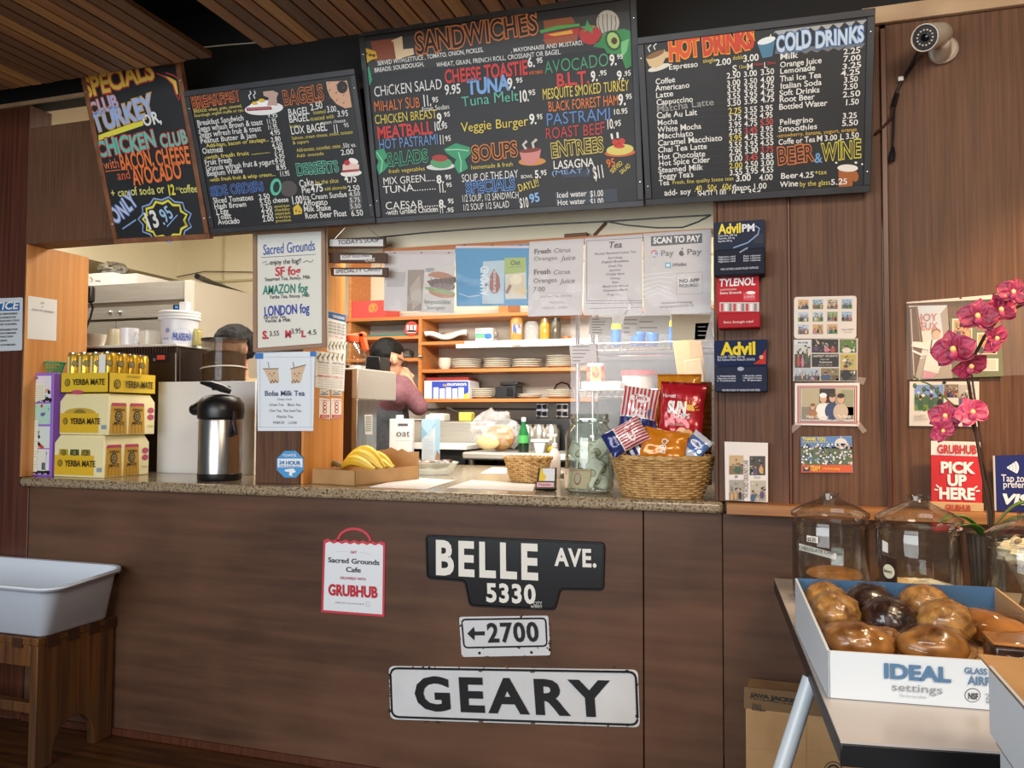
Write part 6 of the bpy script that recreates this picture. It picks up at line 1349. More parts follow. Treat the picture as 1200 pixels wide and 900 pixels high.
# ---------------------------------------------------------------- wicker baskets
def wicker(label, c, bx_, by_, tx_, ty_, h, rows, stakes):
    """oval woven basket: bx_, by_ bottom half sizes, tx_, ty_ rim half sizes"""
    t = root('wicker_basket', label, 'basket', c)
    def P_(a, z, o=0.0):
        k = z / h; k2 = k ** .8; return c + V(((bx_ + (tx_ - bx_) * k2 + o) * math.cos(a), (by_ + (ty_ - by_) * k2 + o) * math.sin(a), z))
    n = stakes * 4; g = G(); dz = h / rows
    for i in range(rows):
        z = dz * (i + .5); ph = PI * (i % 2)
        g.ring([P_(2 * PI * k / n, z, .0035 * math.cos(stakes * PI * k / n * 2 / 2 * 1 + ph)) for k in range(n)], dz * .5, 5)
    part('weave', g, M_WICKER, t, sharp=80)
    g = G()
    for k in range(stakes): 
        a = 2 * PI * k / stakes; g.tube([P_(a, z) for z in (0, h * .35, h * .7, h)], .0022, 5)
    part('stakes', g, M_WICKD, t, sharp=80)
    g = G()
    for s in (0, 1): g.ring([P_(2 * PI * k / n, h + .004 + .004 * math.sin(k * .9 + PI * s), .003) for k in range(n)], .0055, 6)
    part('rim', g, M_WICKER, t, sharp=80)
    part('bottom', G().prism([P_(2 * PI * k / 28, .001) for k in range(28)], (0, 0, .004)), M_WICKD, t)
    return t
c = Zp(613, 566, CT) + V((0, .07, 0)); c.z = CT; q = mpp(c)
wicker('small shallow wicker basket on the worktop behind the card stand', c, 18 * q, .062, 27 * q, .09, 27 * q, 11, 24)
cb = V((W(776, 560, .1).x, .1, CT)); q = mpp(cb)
wicker('large wicker basket full of chip bags at the right end of the worktop', cb, 45 * q, .095, 59 * q, .125, W(776, 538, .0).z - CT, 17, 34)

# ---------------------------------------------------------------- bags of chips
def bag(label, ctr, w, h, roll, lean, yaw, fat, cols, face, deco=None, stripes=None, group='bags in the large wicker basket'):
    """pillow bag: centre, width, height; roll in the picture plane, lean backwards, yaw about the vertical (degrees)"""
    M_ = Matrix.Rotation(R(yaw), 3, 'Z') @ Matrix.Rotation(R(-lean), 3, 'X') @ Matrix.Rotation(R(roll), 3, 'Y')
    u, v, n = M_ @ V((1, 0, 0)), M_ @ V((0, 0, 1)), M_ @ V((0, -1, 0)); q = rnd.random() * 30
    def bulge(a, b):
        x, y = 2 * a / w, 2 * b / h; e = max(0, 1 - abs(y) ** 3.0) ** .8 * max(0, 1 - abs(x) ** 2.6) ** .6
        return fat * e * (1 + .3 * noise.noise(V((a * 22 + q, b * 22, 0)))) + .006 * noise.noise(V((a * 45 + q, b * 30, 2)))
    def F(a, b, l=0.0, s=1):
        wv = 1 - .05 * (1 - (2 * b / h) ** 2) ; z = .003 * math.sin(a * 300) if abs(2 * b / h) > .93 else 0
        return V(ctr) + u * a * wv + v * b + n * (s * (bulge(a, b) + .001) + z + l)
    t = root('chip_bag', label, 'chip bag', V(ctr) - V((0, 0, h * .45)), group)
    mats = [mat(x, .22, .15, 'shiny bag film', Coat_Weight=.5, Coat_Roughness=.1) for x in cols]; nu, nv = 26, 26
    g = G()
    for s in (1, -1): g.sheet(lambda i, j: F((i - .5) * w, (j - .5) * h, 0, s), nu, nv, 0, lambda i, j: face((i + .5) / nu, (j + .5) / nv))
    part('film', g, mats, t, sharp=180, fix=False)
    d = Decal(lambda a, b, l: F(a, b, l + .0012), None, .0006)
    if stripes:
        for k in range(stripes):
            x0 = -w / 2 + w * (k + .25) / stripes; x1 = x0 + w * .5 / stripes; b0, b1 = h * stripes_band[0], h * stripes_band[1]
            for j in range(8):
                ba, bb = b0 + (b1 - b0) * j / 8, b0 + (b1 - b0) * (j + 1) / 8
                d.abpoly([(x0, ba), (x1, ba), (x1, bb), (x0, bb)], 'C23844', 1)
    if deco: deco(d, w, h)
    if d.g.v: d.fin('print', t, .25)
    return t
stripes_band = (-.02, .5)
RED, DRED, ORG, WHT, NAVY = 'B41E2A', '8A1420', 'D8821E', 'F0ECEA', '2A3470'
def sun(d, cx, cy, r_):
    for i in range(9):
        a = R(10 + 20 * i); d.line([(cx + r_ * 1.15 * math.cos(a), cy + r_ * 1.15 * math.sin(a)), (cx + r_ * 1.7 * math.cos(a), cy + r_ * 1.7 * math.sin(a))], r_ * .16, 'F0A838', 3)
    d.oval(cx, cy, r_, r_, 'F0B848', 3, 0, 16, 0, 180)
def deco_sun(d, w, h):
    sun(d, w * .2, h * .1, w * .13)
    d.tx('SUN', -w * .27, h * .06, w * .42, h * .15, 'F8F4F0', .06); d.tx('CHIPS', -w * .12, -.01 * h, w * .36, h * .065, 'F8F4F0', .03); d.tx('Harvest', -w * .42, h * .27, w * .3, h * .05, 'F4E4E0', .01); d.tx('WHOLE GRAIN', -w * .3, -h * .12, w * .42, h * .035, 'E8C0B8', .01)
    for i, (x, y) in enumerate(((.0, -.25), (.12, -.3), (.22, -.22), (.08, -.2), (-.1, -.3))): d.oval(w * x, h * y, w * .11, h * .06, ('D89A50', 'C07A38', 'E0AC64')[i % 3], 2 + i % 3, 15)
    d.oval(-w * .2, -h * .26, w * .09, h * .05, '9AA04C', 2); d.oval(w * .1, -h * .38, w * .16, h * .035, 'E4D8C8', 2)
cz = lambda px, py, y: W(px, py, y)
q = mpp(cz(800, 500, .12))
bag('big red chip bag with white lettering and a small sun in the basket', cz(798, 490, .1), 54 * q, 84 * q, 4, 6, -6, .03, (RED, DRED), lambda i, j: 1 if j < .04 or j > .965 else 0, deco_sun)
def deco_or(d, w, h):
    sun(d, w * .18, h * .13, w * .12); d.tx('CHIPS', -w * .22, h * .08, w * .44, h * .08, 'F8E8D0', .04); d.tx('SUN', -w * .3, h * .18, w * .34, h * .1, 'F8E8D0', .05)
bag('orange chip bag standing highest at the back of the large basket', cz(795, 478, .2), 53 * q, 82 * q, 1, 4, -4, .026, ('D08A24', 'B06A14'), lambda i, j: 1 if j < .04 or j > .965 else 0, deco_or)
bag('orange chip bag half hidden behind the striped bag', cz(760, 495, .17), 46 * q, 76 * q, -6, 4, 4, .026, ('CC7A20', 'A85A12'), lambda i, j: 1 if j < .04 or j > .965 else 0, None)
def deco_tim(d, w, h):
    d.oval(0, h * .3, w * .3, h * .075, 'F4F0F0', 3); d.tx("Tim's", -w * .2, h * .275, w * .4, h * .075, 'B42838', .02); d.abpoly([(-w * .36, -h * .12), (w * .36, -h * .12), (w * .36, h * .16), (-w * .36, h * .16)], NAVY, 2)
    d.tx('Lightly', -w * .22, h * .06, w * .46, h * .06, 'F0F0F4', .02); d.tx('Salted', -w * .2, -h * .02, w * .42, h * .06, 'F0F0F4', .02); d.tx('potato chips', -w * .24, -h * .3, w * .48, h * .04, 'D8DCF0', .01)
bag('red and white striped chip bag standing upright at the left of the large basket', cz(747, 488, .06), 42 * q, 68 * q, 9, 8, 8, .024, (WHT, NAVY), lambda i, j: 1 if j < .48 else 0, deco_tim, 9)
stripes_band = (-.16, .5)
def deco_tim2(d, w, h):
    d.oval(0, h * .12, w * .34, h * .1, 'F4F0F0', 3); d.tx("Tim's", -w * .24, h * .09, w * .48, h * .1, 'B42838', .02); d.tx('CASCADE', -w * .2, -h * .28, w * .4, h * .05, 'D8DCF0', .02)
bag('red and white striped chip bag tipped over the left rim of the large basket', cz(733, 512, .0), 31 * q, 48 * q, 60, 14, 10, .02, (WHT, NAVY), lambda i, j: 1 if j < .32 else 0, deco_tim2, 9)
def deco_o2(d, w, h):
    d.abpoly([(-w * .5, h * .1), (w * .5, h * .1), (w * .5, h * .2), (-w * .5, h * .2)], 'F0E4D0', 2); d.tx('BBQ', -w * .3, -h * .1, w * .5, h * .12, 'F4E8D8', .02)
bag('small orange bag lying across the front of the large basket', cz(777, 522, .025), 38 * q, 52 * q, -80, 14, 0, .02, (ORG, 'B8641A'), lambda i, j: 0, deco_o2)
def deco_bl(d, w, h):
    d.oval(0, h * .1, w * .3, h * .12, 'F0F0F4', 2); d.tx('chips', -w * .24, h * .07, w * .48, h * .08, '3C5CA8', .01)
bag('blue and white foil bag at the right end of the large basket', cz(815, 524, .04), 26 * q, 32 * q, 38, 16, -8, .016, ('5A78B4', 'D8DCE4'), lambda i, j: 1 if (j < .3 or j > .8) else 0, deco_bl)
bag('navy and white bag peeking between the striped bags and the basket rim', cz(752, 526, .035), 24 * q, 36 * q, 62, 18, 0, .016, (NAVY, 'D8D8DC'), lambda i, j: 1 if int(j * 9) % 2 else 0)
bag('bright blue bag peeking out at the right of the standing striped bag', cz(762, 512, .07), 20 * q, 34 * q, -14, 8, 0, .014, ('2C5CB4', '1E3C80'), lambda i, j: 1 if j > .9 else 0)
# tall wicker behind
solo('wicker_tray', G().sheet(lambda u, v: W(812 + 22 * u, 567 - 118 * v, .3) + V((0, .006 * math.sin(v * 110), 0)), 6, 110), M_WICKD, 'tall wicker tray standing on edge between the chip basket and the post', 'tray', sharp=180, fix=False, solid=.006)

# ---------------------------------------------------------------- tip jar and card stand
c = Zp(685, 579, CT) + V((0, .083, 0)); c.z = CT; q = mpp(c); r_ = 28.5 * q; H = W(685, 485, c.y).z - CT
t = root('tip_jar', 'large wide-mouthed glass jar stuffed with banknotes', 'jar', c)
out = [(r_ * .8, 0), (r_ * .97, H * .03), (r_, H * .1), (r_ * 1.0, H * .68), (r_ * .94, H * .78), (r_ * .76, H * .85), (r_ * .74, H * .88), (r_ * .82, H * .9), (r_ * .82, H * .93), (r_ * .76, H * .94), (r_ * .8, H * .97), (r_ * .77, H)]
inn = [(max(a - .004, 0), b) for a, b in reversed(out[2:])] + [(r_ * .9, H * .05), (0, H * .045)]
part('jar', G().lathe(c, [(0, 0)] + out + inn, 44), M_GREENGLASS, t)
def bill(label, a, b, w, h, rot, tilt, col_, ink, dy=0):
    p = c + V((a, dy, b)); M_ = Matrix.Rotation(R(tilt), 3, 'Z') @ Matrix.Rotation(R(rot), 3, 'Y'); u, v = M_ @ V((1, 0, 0)), M_ @ V((0, 0, 1)); n = u.cross(v)
    g = G().sheet(lambda i, j: p + u * (i - .5) * w + v * (j - .5) * h + n * (.008 * math.sin(i * 5 + a * 40) * math.cos(j * 3)), 10, 6)
    t2 = root('banknote', label, 'banknote', p - V((0, 0, h / 2)), 'banknotes in the tip jar')
    part('note', g, mat(col_, .7), t2, sharp=180, fix=False, solid=.0006)
    d = Decal(lambda x, y, l: p + u * x + v * y + n * (l + .0012 + .008 * math.sin((x / w + .5) * 5 + a * 40) * math.cos((y / h + .5) * 3)), None, .0005)
    d.oval(0, 0, w * .13, h * .3, ink, 1); d.oval(0, h * .02, w * .1, h * .24, 'D8CCB4', 2); d.tx('1', -w * .44, h * .2, w * .06, h * .2, ink, .02); d.tx('1', w * .36, -h * .42, w * .06, h * .2, ink, .02)
    for s in (-1, 1): d.line([(-w * .47, s * h * .44), (w * .47, s * h * .44)], .0015, ink, 1)
    d.fin('print', t2, .7)
bill('reddish banknote pressed against the lower left of the tip jar', -.032, .052, .1, .072, 0, 4, 'E4D0B0', 'C06A60', -.058)
bill('banknote standing upright in the middle of the tip jar', .012, .1, .11, .06, 78, 6, 'F0F0E4', '7C8A7C', -.04)
bill('folded banknote high on the left inside the tip jar', -.035, .145, .09, .055, 35, -10, 'E8EADC', '74806E', -.02)
bill('banknote slanting across the upper right of the tip jar', .03, .15, .1, .055, -48, 10, 'ECEEE0', '7A866E', -.01)
bill('banknote along the right side of the tip jar', .05, .085, .1, .058, 84, -20, 'D8DCCC', '6E7A6E', .0)
bill('crumpled banknote at the very bottom right of the tip jar', .035, .045, .09, .05, 20, 15, 'ECECE0', '76806E', -.03)
bill('banknote leaning across the middle right of the tip jar', .02, .075, .11, .055, 120, 0, 'F0F0E6', '848C78', -.05)
bill('pale banknote curled near the neck of the tip jar', .0, .165, .08, .05, 10, 20, 'ECEEE2', '7C8672', .01)
c2 = Zp(641, 576, CT); c2.z = CT
pl = Pl(V((W(627.5, 573, c2.y).x, c2.y, CT + .004)), V((1, .28, 0)), V((-.06, .34, 1))); w = .078; h = .088
t = root('card_stand', 'small black tilted stand holding a yellow and white card by the tip jar', 'card stand', c2)
part('back', G().prism([pl.at(0, 0), pl.at(w, 0), pl.at(w * 1.0, h), pl.at(w * .12, h)], -pl.n * .012), M_BLKPL, t, bevel=.003)
part('lip', G().prism([pl.at(-.002, 0, .016), pl.at(w + .002, 0, .016), pl.at(w + .002, .008, .016), pl.at(-.002, .008, .016)], -pl.n * .016), M_BLKPL, t, bevel=.002)
part('foot', G().prism([pl.at(w * .3, h * .5, -.012), pl.at(w * .7, h * .5, -.012), V((pl.at(w * .75, 0).x, c2.y + .075, CT)), V((pl.at(w * .25, 0).x, c2.y + .075, CT))], (0, 0, -.004)), M_BLKPL, t)
d = pl.decal(False); d.abpoly([(w * .14, h * .4), (w * .9, h * .4), (w * .9, h * .96), (w * .2, h * .96)], 'E4E6EA', 1); d.abpoly([(w * .14, h * .4), (w * .42, h * .4), (w * .5, h * .6), (w * .34, h * .74), (w * .3, h * .96), (w * .2, h * .96)], 'E8C838', 2); d.abpoly([(w * .06, h * .12), (w * .88, h * .12), (w * .88, h * .34), (w * .06, h * .34)], 'E4B8C0', 1); d.tx('Thanks', w * .12, h * .19, w * .6, h * .09, 'A85868', .01)
d.fin('card', t)
c = Zp(650, 560, CT); c.z = CT; h = W(650, 510, c.y).z - CT
t = root('pump_bottle', 'slim white pump bottle left of the tip jar', 'bottle', c)
part('body', G().lathe(c, [(.024, 0), (.027, .006), (.027, h * .55), (.012, h * .68), (.01, h * .72)], 20), mat('ECE6E4', .35), t)
part('pump', G().lathe(c, [(.013, h * .72), (.013, h * .8), (.005, h * .82), (.005, h)], 14).obox(c + V((-.012, 0, h)), (.045, .014, .012)), mat('F2F0EE', .35), t)

# ================================================================== signs on the counter front
yF = -.004; plF = PY(yF)
def rounded(px, r_px, n=5):
    """pixel outline with rounded corners"""
    out = []; k = len(px)
    for i in range(k):
        p, a, b = V(px[i]), V(px[i - 1]), V(px[(i + 1) % k]); da = (a - p).normalized() * r_px; db = (b - p).normalized() * r_px
        for j in range(n + 1):
            s_ = j / n; out.append(tuple((p + da) * (1 - s_) ** 2 + p * 2 * s_ * (1 - s_) + (p + db) * s_ ** 2))
    return out
mwhite = noisy('chipped white enamel', 'D2D6DA', 'E0E4E8', (1, 1, 1), 5, 4, .3, .02, 'C4C2BE', 4)
mblk = mat('101114', .3, name='black enamel')
# street name sign, black
t = root('street_sign', 'black enamel street name plate with white letters, topmost sign on the counter front', 'street sign', W(603, 712, yF))
op = rounded([(499.5, 627.5), (708, 636.5), (706.5, 691), (656, 690), (650, 714), (551, 709.5), (545, 680.5), (501, 677)], 5)
part('plate', G().prism([plF.hit(*p) for p in op], (0, .004, 0)), mblk, t)
pts = [plF.hit(*p) for p in op]
part('raised_edge', G().ring([p + V((0, -.001, 0)) for p in pts], .004, 6), mblk, t)
d = plF.decal(); d.cs(360, 600, 2.857)
d.tx('BELLE', 428, 205, 345, 107, 'E8E6DE', .035, .8, sp=.11); d.tx('AVE.', 832, 177, 138, 55, 'E8E6DE', .035, 1, sp=.06); d.tx('5330', 600, 298, 166, 58, 'E8E6DE', .035, 2, sp=.06)
d.tx('CITY', 758, 312, 30, 12, 'C8C8C4', .02, 5); d.tx('PROPERTY', 750, 322, 38, 9, 'C8C8C4', .02, 5)
d.fin('lettering', t, .35)
for p in ((514, 631), (692, 640), (560, 700), (640, 705)): pass
t = root('street_sign', 'small white enamel block number sign with a left arrow, between the two larger street signs', 'street sign', W(592, 770, yF))
part('plate', G().prism([plF.hit(*p) for p in rounded([(538, 723), (642.5, 721.5), (645, 768), (541, 770)], 3)], (0, .004, 0)), mwhite, t)
part('raised_edge', G().ring([plF.hit(*p) + V((0, -.001, 0)) for p in rounded([(541, 726), (639.5, 724.5), (641, 757), (544, 759)], 5)], .0032, 6), mblk, t)
d = plF.decal(); d.cs(360, 600, 2.857)
d.poly([(536, 407), (558, 384), (562, 400), (595, 399), (595, 413), (562, 413), (560, 430)], '18181A', 2); d.tx('2700', 606, 434, 172, 60, '18181A', .03, 6, sp=.06)
q = random.Random(3)
for i in range(26):
    a = q.random(); x, y = ((512 + 300 * a, q.choice([350, 484, 455])) if i % 2 else (q.choice([513, 812]), 350 + 130 * a)); d.oval(x, y, q.uniform(2, 7), q.uniform(1.5, 4), q.choice(['7A5030', '5A3A28', '3A2C24']), 1, q.uniform(0, 180), 7)
d.oval(577, 472, 5, 5, '2A201C', 2, n=10); d.oval(751, 470, 5, 5, '2A201C', 2, n=10)
d.fin('lettering', t, .35)
t = root('street_sign', 'long white enamel street name plate with black letters, lowest sign on the counter front', 'street sign', W(602, 852, yF))
part('plate', G().prism([plF.hit(*p) for p in rounded([(455.5, 780.5), (747.5, 785), (750, 852.5), (457.5, 843)], 7)], (0, .004, 0)), mwhite, t)
part('raised_edge', G().ring([plF.hit(*p) + V((0, -.001, 0)) for p in rounded([(457.5, 783), (745, 787.5), (747.5, 849.5), (459.5, 840)], 9)], .0042, 6), mblk, t)
d = plF.decal(); d.cs(360, 600, 2.857)
d.tx('GEARY', 362, 658, 645, 104, '121316', .035, 4.6, sp=.12)
for i in range(44):
    a = q.random(); x, y = ((280 + 820 * a, q.choice([520, 690 + 22 * a, 532, 700 + 15 * a])) if i % 2 else (q.choice([276, 1104]), 540 + 150 * a)); d.oval(x, y, q.uniform(2, 8), q.uniform(1.5, 4.5), q.choice(['8A5A34', '5A3A28', '2A2420']), 1, q.uniform(0, 180), 7)
for x, y in ((580, 530), (753, 533), (582, 700), (756, 706)): d.oval(x, y, 8, 6, '6A5848', 2, n=10)
d.fin('lettering', t, .35)
# delivery bag sticker
t = root('delivery_sticker', 'white bag-shaped delivery sticker with red outline and handle on the counter front', 'sticker', W(413, 722, yF))
zig = lambda y0, y1, n, a: [(x0_, y_) for i in range(n * 2 + 1) for x0_, y_ in [(a[0] + (a[1] - a[0]) * i / (n * 2), (y0 + (y1 - y0) * i / (n * 2)) + (0 if i % 2 else 2.2))]]
op = zig(631, 634.5, 7, (379, 451.5)) + [(450.3, 723), (376.3, 717.5)]
part('backing', G().prism([plF.hit(*p) for p in op], (0, .003, 0)), mat('C83E4C', .45), t)
hp = [(394.5 + 20.5 * (1 - math.cos(a)), 634 - 16.5 * math.sin(a) + 1.5 * a / PI) for a in [PI * i / 14 for i in range(15)]]
g = G(); k = len(hp)
o_, i_ = [plF.hit(*p) for p in hp], [plF.hit(415 + (p[0] - 415) * .86, 635 + (p[1] - 635) * .82) for p in hp]
for i in range(k - 1): g.prism([o_[i], o_[i + 1], i_[i + 1], i_[i]], (0, .003, 0))
part('handle', g, mat('C83E4C', .45), t)
d = plF.decal(); d.poly(zig(634.5, 637.5, 7, (381.5, 449)) + [(448, 720), (379, 714.8)], 'E2E8EE', 1)
d.cs(360, 610, 7.5)
d.tx('GET', 382, 285, 56, 20, 'C04858', .02, .5); d.line([(262, 271), (362, 275)], 1.6, 'B8A8AC'); d.line([(460, 278), (562, 296)], 1.6, 'B8A8AC'); d.tx('Sacred Grounds', 186, 364, 452, 42, '4A4E54', .02, .5); d.tx('Cafe', 342, 448, 132, 42, '4A4E54', .02, .5); d.tx('DELIVERED WITH', 292, 512, 226, 22, 'B85868', .01, .5)
d.tx('GRUBHUB', 188, 650, 430, 90, 'C02838', .04, 1); d.tx('ORDER WITH THE APP OR ONLINE', 248, 724, 258, 12, 'A89098', 0, 1); d.line([(522, 716), (550, 718), (548, 756), (520, 752), (522, 716)], 2, 'A89098')
d.fin('print', t, .45)

# ================================================================== the left: notice sign, wifi note, bench and tub
def f(d):
    d.cs(0, 330, 9)
    d.poly(rounded([(-260, 218), (206, 216), (208, 306), (-260, 316)], 14), '2C6CA8', 1); d.tx('NOTICE', -235, 308, 428, 76, 'EEF2F4', .03, 0, None, 0, 6, .18)
    for s, x, y, w in (('PARENTS ARE HELD RESPONSIBLE', -200, 362, 390), ('FOR ANY ACCIDENTS OR', -130, 396, 302), ('INCIDENTS INVOLVING YOUR', -150, 432, 356), ('UNATTENDED CHILDREN.', -120, 467, 304), ('WE ARE NOT RESPONSIBLE FOR', -190, 526, 382), ('LOST, STOLEN AND DAMAGED', -170, 562, 344), ('ITEMS OF YOUR OWN', -120, 596, 262), ('CHILDREN.', -45, 634, 130), ('THANK YOU FOR YOUR GOOD MANNERS', -210, 684, 380)): d.tx(s, x, y, w, 17, '4A4E54', .02, 0)
PLW = PY(-.003)
poster('notice_sign', 'white metal notice sign with blue heading on the dark left wall', 'sign', PLW, rounded([(-36, 351), (26.5, 348.5), (25.5, 410.5), (-36, 413)], 2), mat('D4DCE2', .35), f, .002)
def f(d):
    d.cs(0, 330, 9)
    for r_ in (30, 20, 10): d.line([(445 + r_ * math.cos(R(a)), 244 - r_ * .9 * math.sin(R(a))) for a in range(35, 150, 15)], 3.5, '7A7A7C', 1)
    d.oval(446, 266, 6, 6, '2A2A2C', 1, n=10)
    d.tx('SCAN TO CONNECT', 332, 300, 236, 17, '4A4A4C', .01, 0)
plJ = Pl((-3.2285, 0, 0), (0, 1, 0), (0, 0, 1))
poster('paper_notice', 'white paper with a wireless symbol taped to the pine jamb', 'notice', plJ, [(33, 346.5), (67, 351.5), (66, 399.5), (32, 397)], mat('E6E4DE', .55), f, .0006)
# bench
bX = -2.665; yA, yB = Xp(43, 800, bX).y, Xp(132, 800, bX).y; zB = .5; xL = -3.75
t = root('wooden_bench', 'worn oak bench with arched end panel beneath the white tub', 'bench', ((bX + xL) / 2, (yA + yB) / 2, 0))
def end_panel(x0, x1, name):
    pts = []; w = yB - yA; yc = yA + w * .48
    prof = [(yA, 0)] + [(yc - w * .27 * math.cos(a) , .15 * math.sin(a) ** .7 if 0 < a < PI else 0) for a in [PI * i / 12 for i in range(13)]] + [(yB, 0), (yB, zB - .03), (yA, zB - .03)]
    prof = [(yA, 0)] + prof[1:]
    part(name, G().prism([(x0, y, z) for y, z in prof], (x1 - x0, 0, 0)), M_OAK, t, bevel=.003)
end_panel(bX, bX - .035, 'end_panel'); end_panel(xL + .035, xL, 'end_panel')
part('front_rail', G().box(xL + .03, bX - .036, yA, yA + .03, zB - .11, zB - .03), M_OAK, t, bevel=.003)
part('seat', G().box(xL, bX + .004, yA - .004, yB, zB - .03, zB), M_OAK, t, bevel=.004)
for i, k in enumerate((.1, .36, .64, .86)):
    y0 = yA + (yB - yA) * k; p = part('joint_block', G().box(bX + .004, bX + .0065, y0, y0 + .055, zB - .045, zB - .004), mat('3A2012', .5), t)
for x in (bX - .12, bX - .27, bX - .42): part('joint_block', G().box(x, x + .05, yA - .0065, yA - .004, zB - .04, zB - .004), mat('3A2012', .5), t)
part('stretcher', G().box(xL + .03, bX - .036, yA + .12, yA + .16, .16, .2), M_OAK, t, bevel=.003)
# tub
zT = .715
c0 = Zp(60, 748, zB); tx1 = -2.62
A1 = V((bX - .0, yA + .02, zB)); 
t = root('bus_tub', 'grey white plastic bus tub resting on the oak bench', 'tub', (-2.95, (yA + yB) / 2, zB))
def rrect(x0, x1, y0, y1, r_, z, n=6):
    out = []
    for cx, cy, a0 in ((x1 - r_, y1 - r_, 0), (x0 + r_, y1 - r_, 90), (x0 + r_, y0 + r_, 180), (x1 - r_, y0 + r_, 270)):
        for i in range(n + 1):
            a = R(a0 + 90 * i / n); out.append(V((cx + r_ * math.cos(a), cy + r_ * math.sin(a), z)))
    return out
def loops(ls):
    g = G(); k = len(ls[0])
    g.add([p for l in ls for p in l], [(j * k + i, j * k + (i + 1) % k, (j + 1) * k + (i + 1) % k, (j + 1) * k + i) for j in range(len(ls) - 1) for i in range(k)] + [tuple(range(k - 1, -1, -1)), tuple(range((len(ls) - 1) * k, len(ls) * k))])
    return g
fT, bT = yA - .03, -.035; rgt, lft = -2.612, -3.4
H_ = zT - zB
def lp(o, z, r_=.07): return rrect(lft - o, rgt + o, fT - o, bT + min(o, .02), max(r_ + o, .02), z)
g = loops([lp(-.045, zB + .001, .06), lp(-.03, zB + .012), lp(-.004, zT - .03), lp(.002, zT - .02), lp(.022, zT - .016), lp(.026, zT - .006), lp(.02, zT), lp(.004, zT - .002), lp(-.008, zT - .03), lp(-.036, zB + .016), lp(-.05, zB + .008, .06)])
for p in g.v: p.x += .1 * max(0, (p.z - zB) / H_) * (bT - p.y) / (bT - fT) * (1 if p.x > -3 else 0); p.y -= .05 * (p.z - zB) / H_ * (1 if p.y < -.2 else 0)
part('tub', g, M_PLASTIC, t, sharp=50)
# pale clutter under the bench
solo('water_bottle_pack', G().box(-3.52, -3.32, -.2, -.06, .0, .26), mat('8A949C', .3), 'pale plastic pack standing on the floor under the bench', 'pack', bevel=.02)

# ================================================================== right wall
yW = -.002; plR = PY(yW)
def tray_box(label, px, px2, colA, fa, fb, colB):
    """dispenser carton hung on the wall: upright header and a deeper tray below"""
    a = bx(*px, -.03, .027); b = bx(*px2, -.075, .072)
    t = root('medicine_box', label, 'medicine box', ((b[0] + b[1]) / 2, -.03, b[4]), 'medicine cartons hung on the wall')
    part('header', G().prism([(a[0], -.002, b[5]), (a[1], -.002, b[5]), (a[1], -.03, a[5]), (a[0], -.03, a[5])], (0, .003, 0)).prism([(a[0], -.002, b[5] - .03), (a[1], -.002, b[5] - .03), (a[1], -.002, a[5]), (a[0], -.002, a[5])], (0, .002, 0)), mat(colA, .65, Specular_IOR_Level=.25), t)
    part('tray', G().box(*b), mat(colB, .65, Specular_IOR_Level=.25), t, bevel=.003)
    hp = Pl(V((a[0], -.0025, b[5])), (1, 0, 0), V((0, -.028, a[5] - b[5]))); d = hp.decal(True); fa(d); d.fin('header_print', t, .4)
    d = PY(-.075).decal(); fb(d); d.fin('tray_print', t, .4)
    return t
s_ = 4.0875
def fa(d):
    d.cs(830, 250, s_); d.tx('Advil', 50, 98, 108, 44, 'F0D838', .035); d.tx('PM', 160, 88, 64, 34, 'E8ECF4', .03); d.line([(225, 60), (245, 72), (238, 100), (190, 140), (120, 165)], 6, '8CA4D0')
    for i in range(3): d.tx('Ibuprofen, 200 mg', 48, 112 + i * 13, 90 - i * 12, 9, 'D8DCE8', .01)
    d.rect(218, 98, 266, 145, '1C2030', 2)
def fb(d):
    d.cs(830, 250, s_)
    for i in range(3): d.tx('Nighttime relief', 48, 215 + i * 11, 82, 8, 'C8CCD8', .01); d.tx('Pain reliever', 168, 210 + i * 11, 84, 8, 'C8CCD8', .01)
    d.tx('FAST ACTING LIQUID FILLED CAPSULES', 60, 274, 180, 9, 'C8CCD8', .01); d.line([(150, 188), (165, 178), (190, 165)], 7, '7A8AA8', 1)
tray_box('navy nighttime pain relief carton with yellow lettering, topmost medicine box on the wall', (836.5, 259, 896.5, 292), (837, 291.5, 896.5, 322), '2A3044', fa, fb, '141A2C')
def fa(d):
    d.cs(830, 250, s_); d.tx('TYLENOL', 52, 350, 172, 34, 'F4ECEC', .03, 0, None, 0, 6, .12); d.tx('acetaminophen', 56, 370, 80, 10, 'F0C8C8', .01); d.tx('Extra Strength', 56, 388, 104, 12, 'F4E0E0', .02); d.rect(168, 378, 226, 418, 'D84450', 1); d.oval(204, 380, 22, 8, 'F4F0F0', 3); d.tx('2 CAPLETS', 172, 405, 48, 9, 'F4E0E0', .01)
    d.rect(54, 426, 244, 470, 'D0C4C0', 1)
    for i in range(9): d.rect(60 + i * 20, 432, 72 + i * 20, 468, ('C83A40', 'F0ECEA', '8A8486')[i % 3], 2)
def fb(d):
    d.cs(830, 250, s_); d.tx('Extra Strength relief', 74, 528, 142, 11, 'F0C8C8', .01)
tray_box('red pain relief carton with white lettering, between the two navy medicine boxes', (839.5, 322, 889.5, 365), (841.5, 366.5, 891, 384), 'C02834', fa, fb, 'A81C28')
def fa(d):
    d.cs(830, 250, s_); d.tx('Advil', 64, 676, 164, 56, 'F0D838', .04); d.tx('Ibuprofen Tablets, 200 mg', 44, 692, 130, 11, 'D8DCE8', .01); d.tx('Pain Reliever/Fever Reducer (NSAID)', 44, 706, 180, 11, 'D8DCE8', .01); d.poly([(276, 650), (276, 722), (215, 722), (245, 700)], 'C8382C', 2); d.oval(254, 688, 10, 10, 'E8A888', 3)
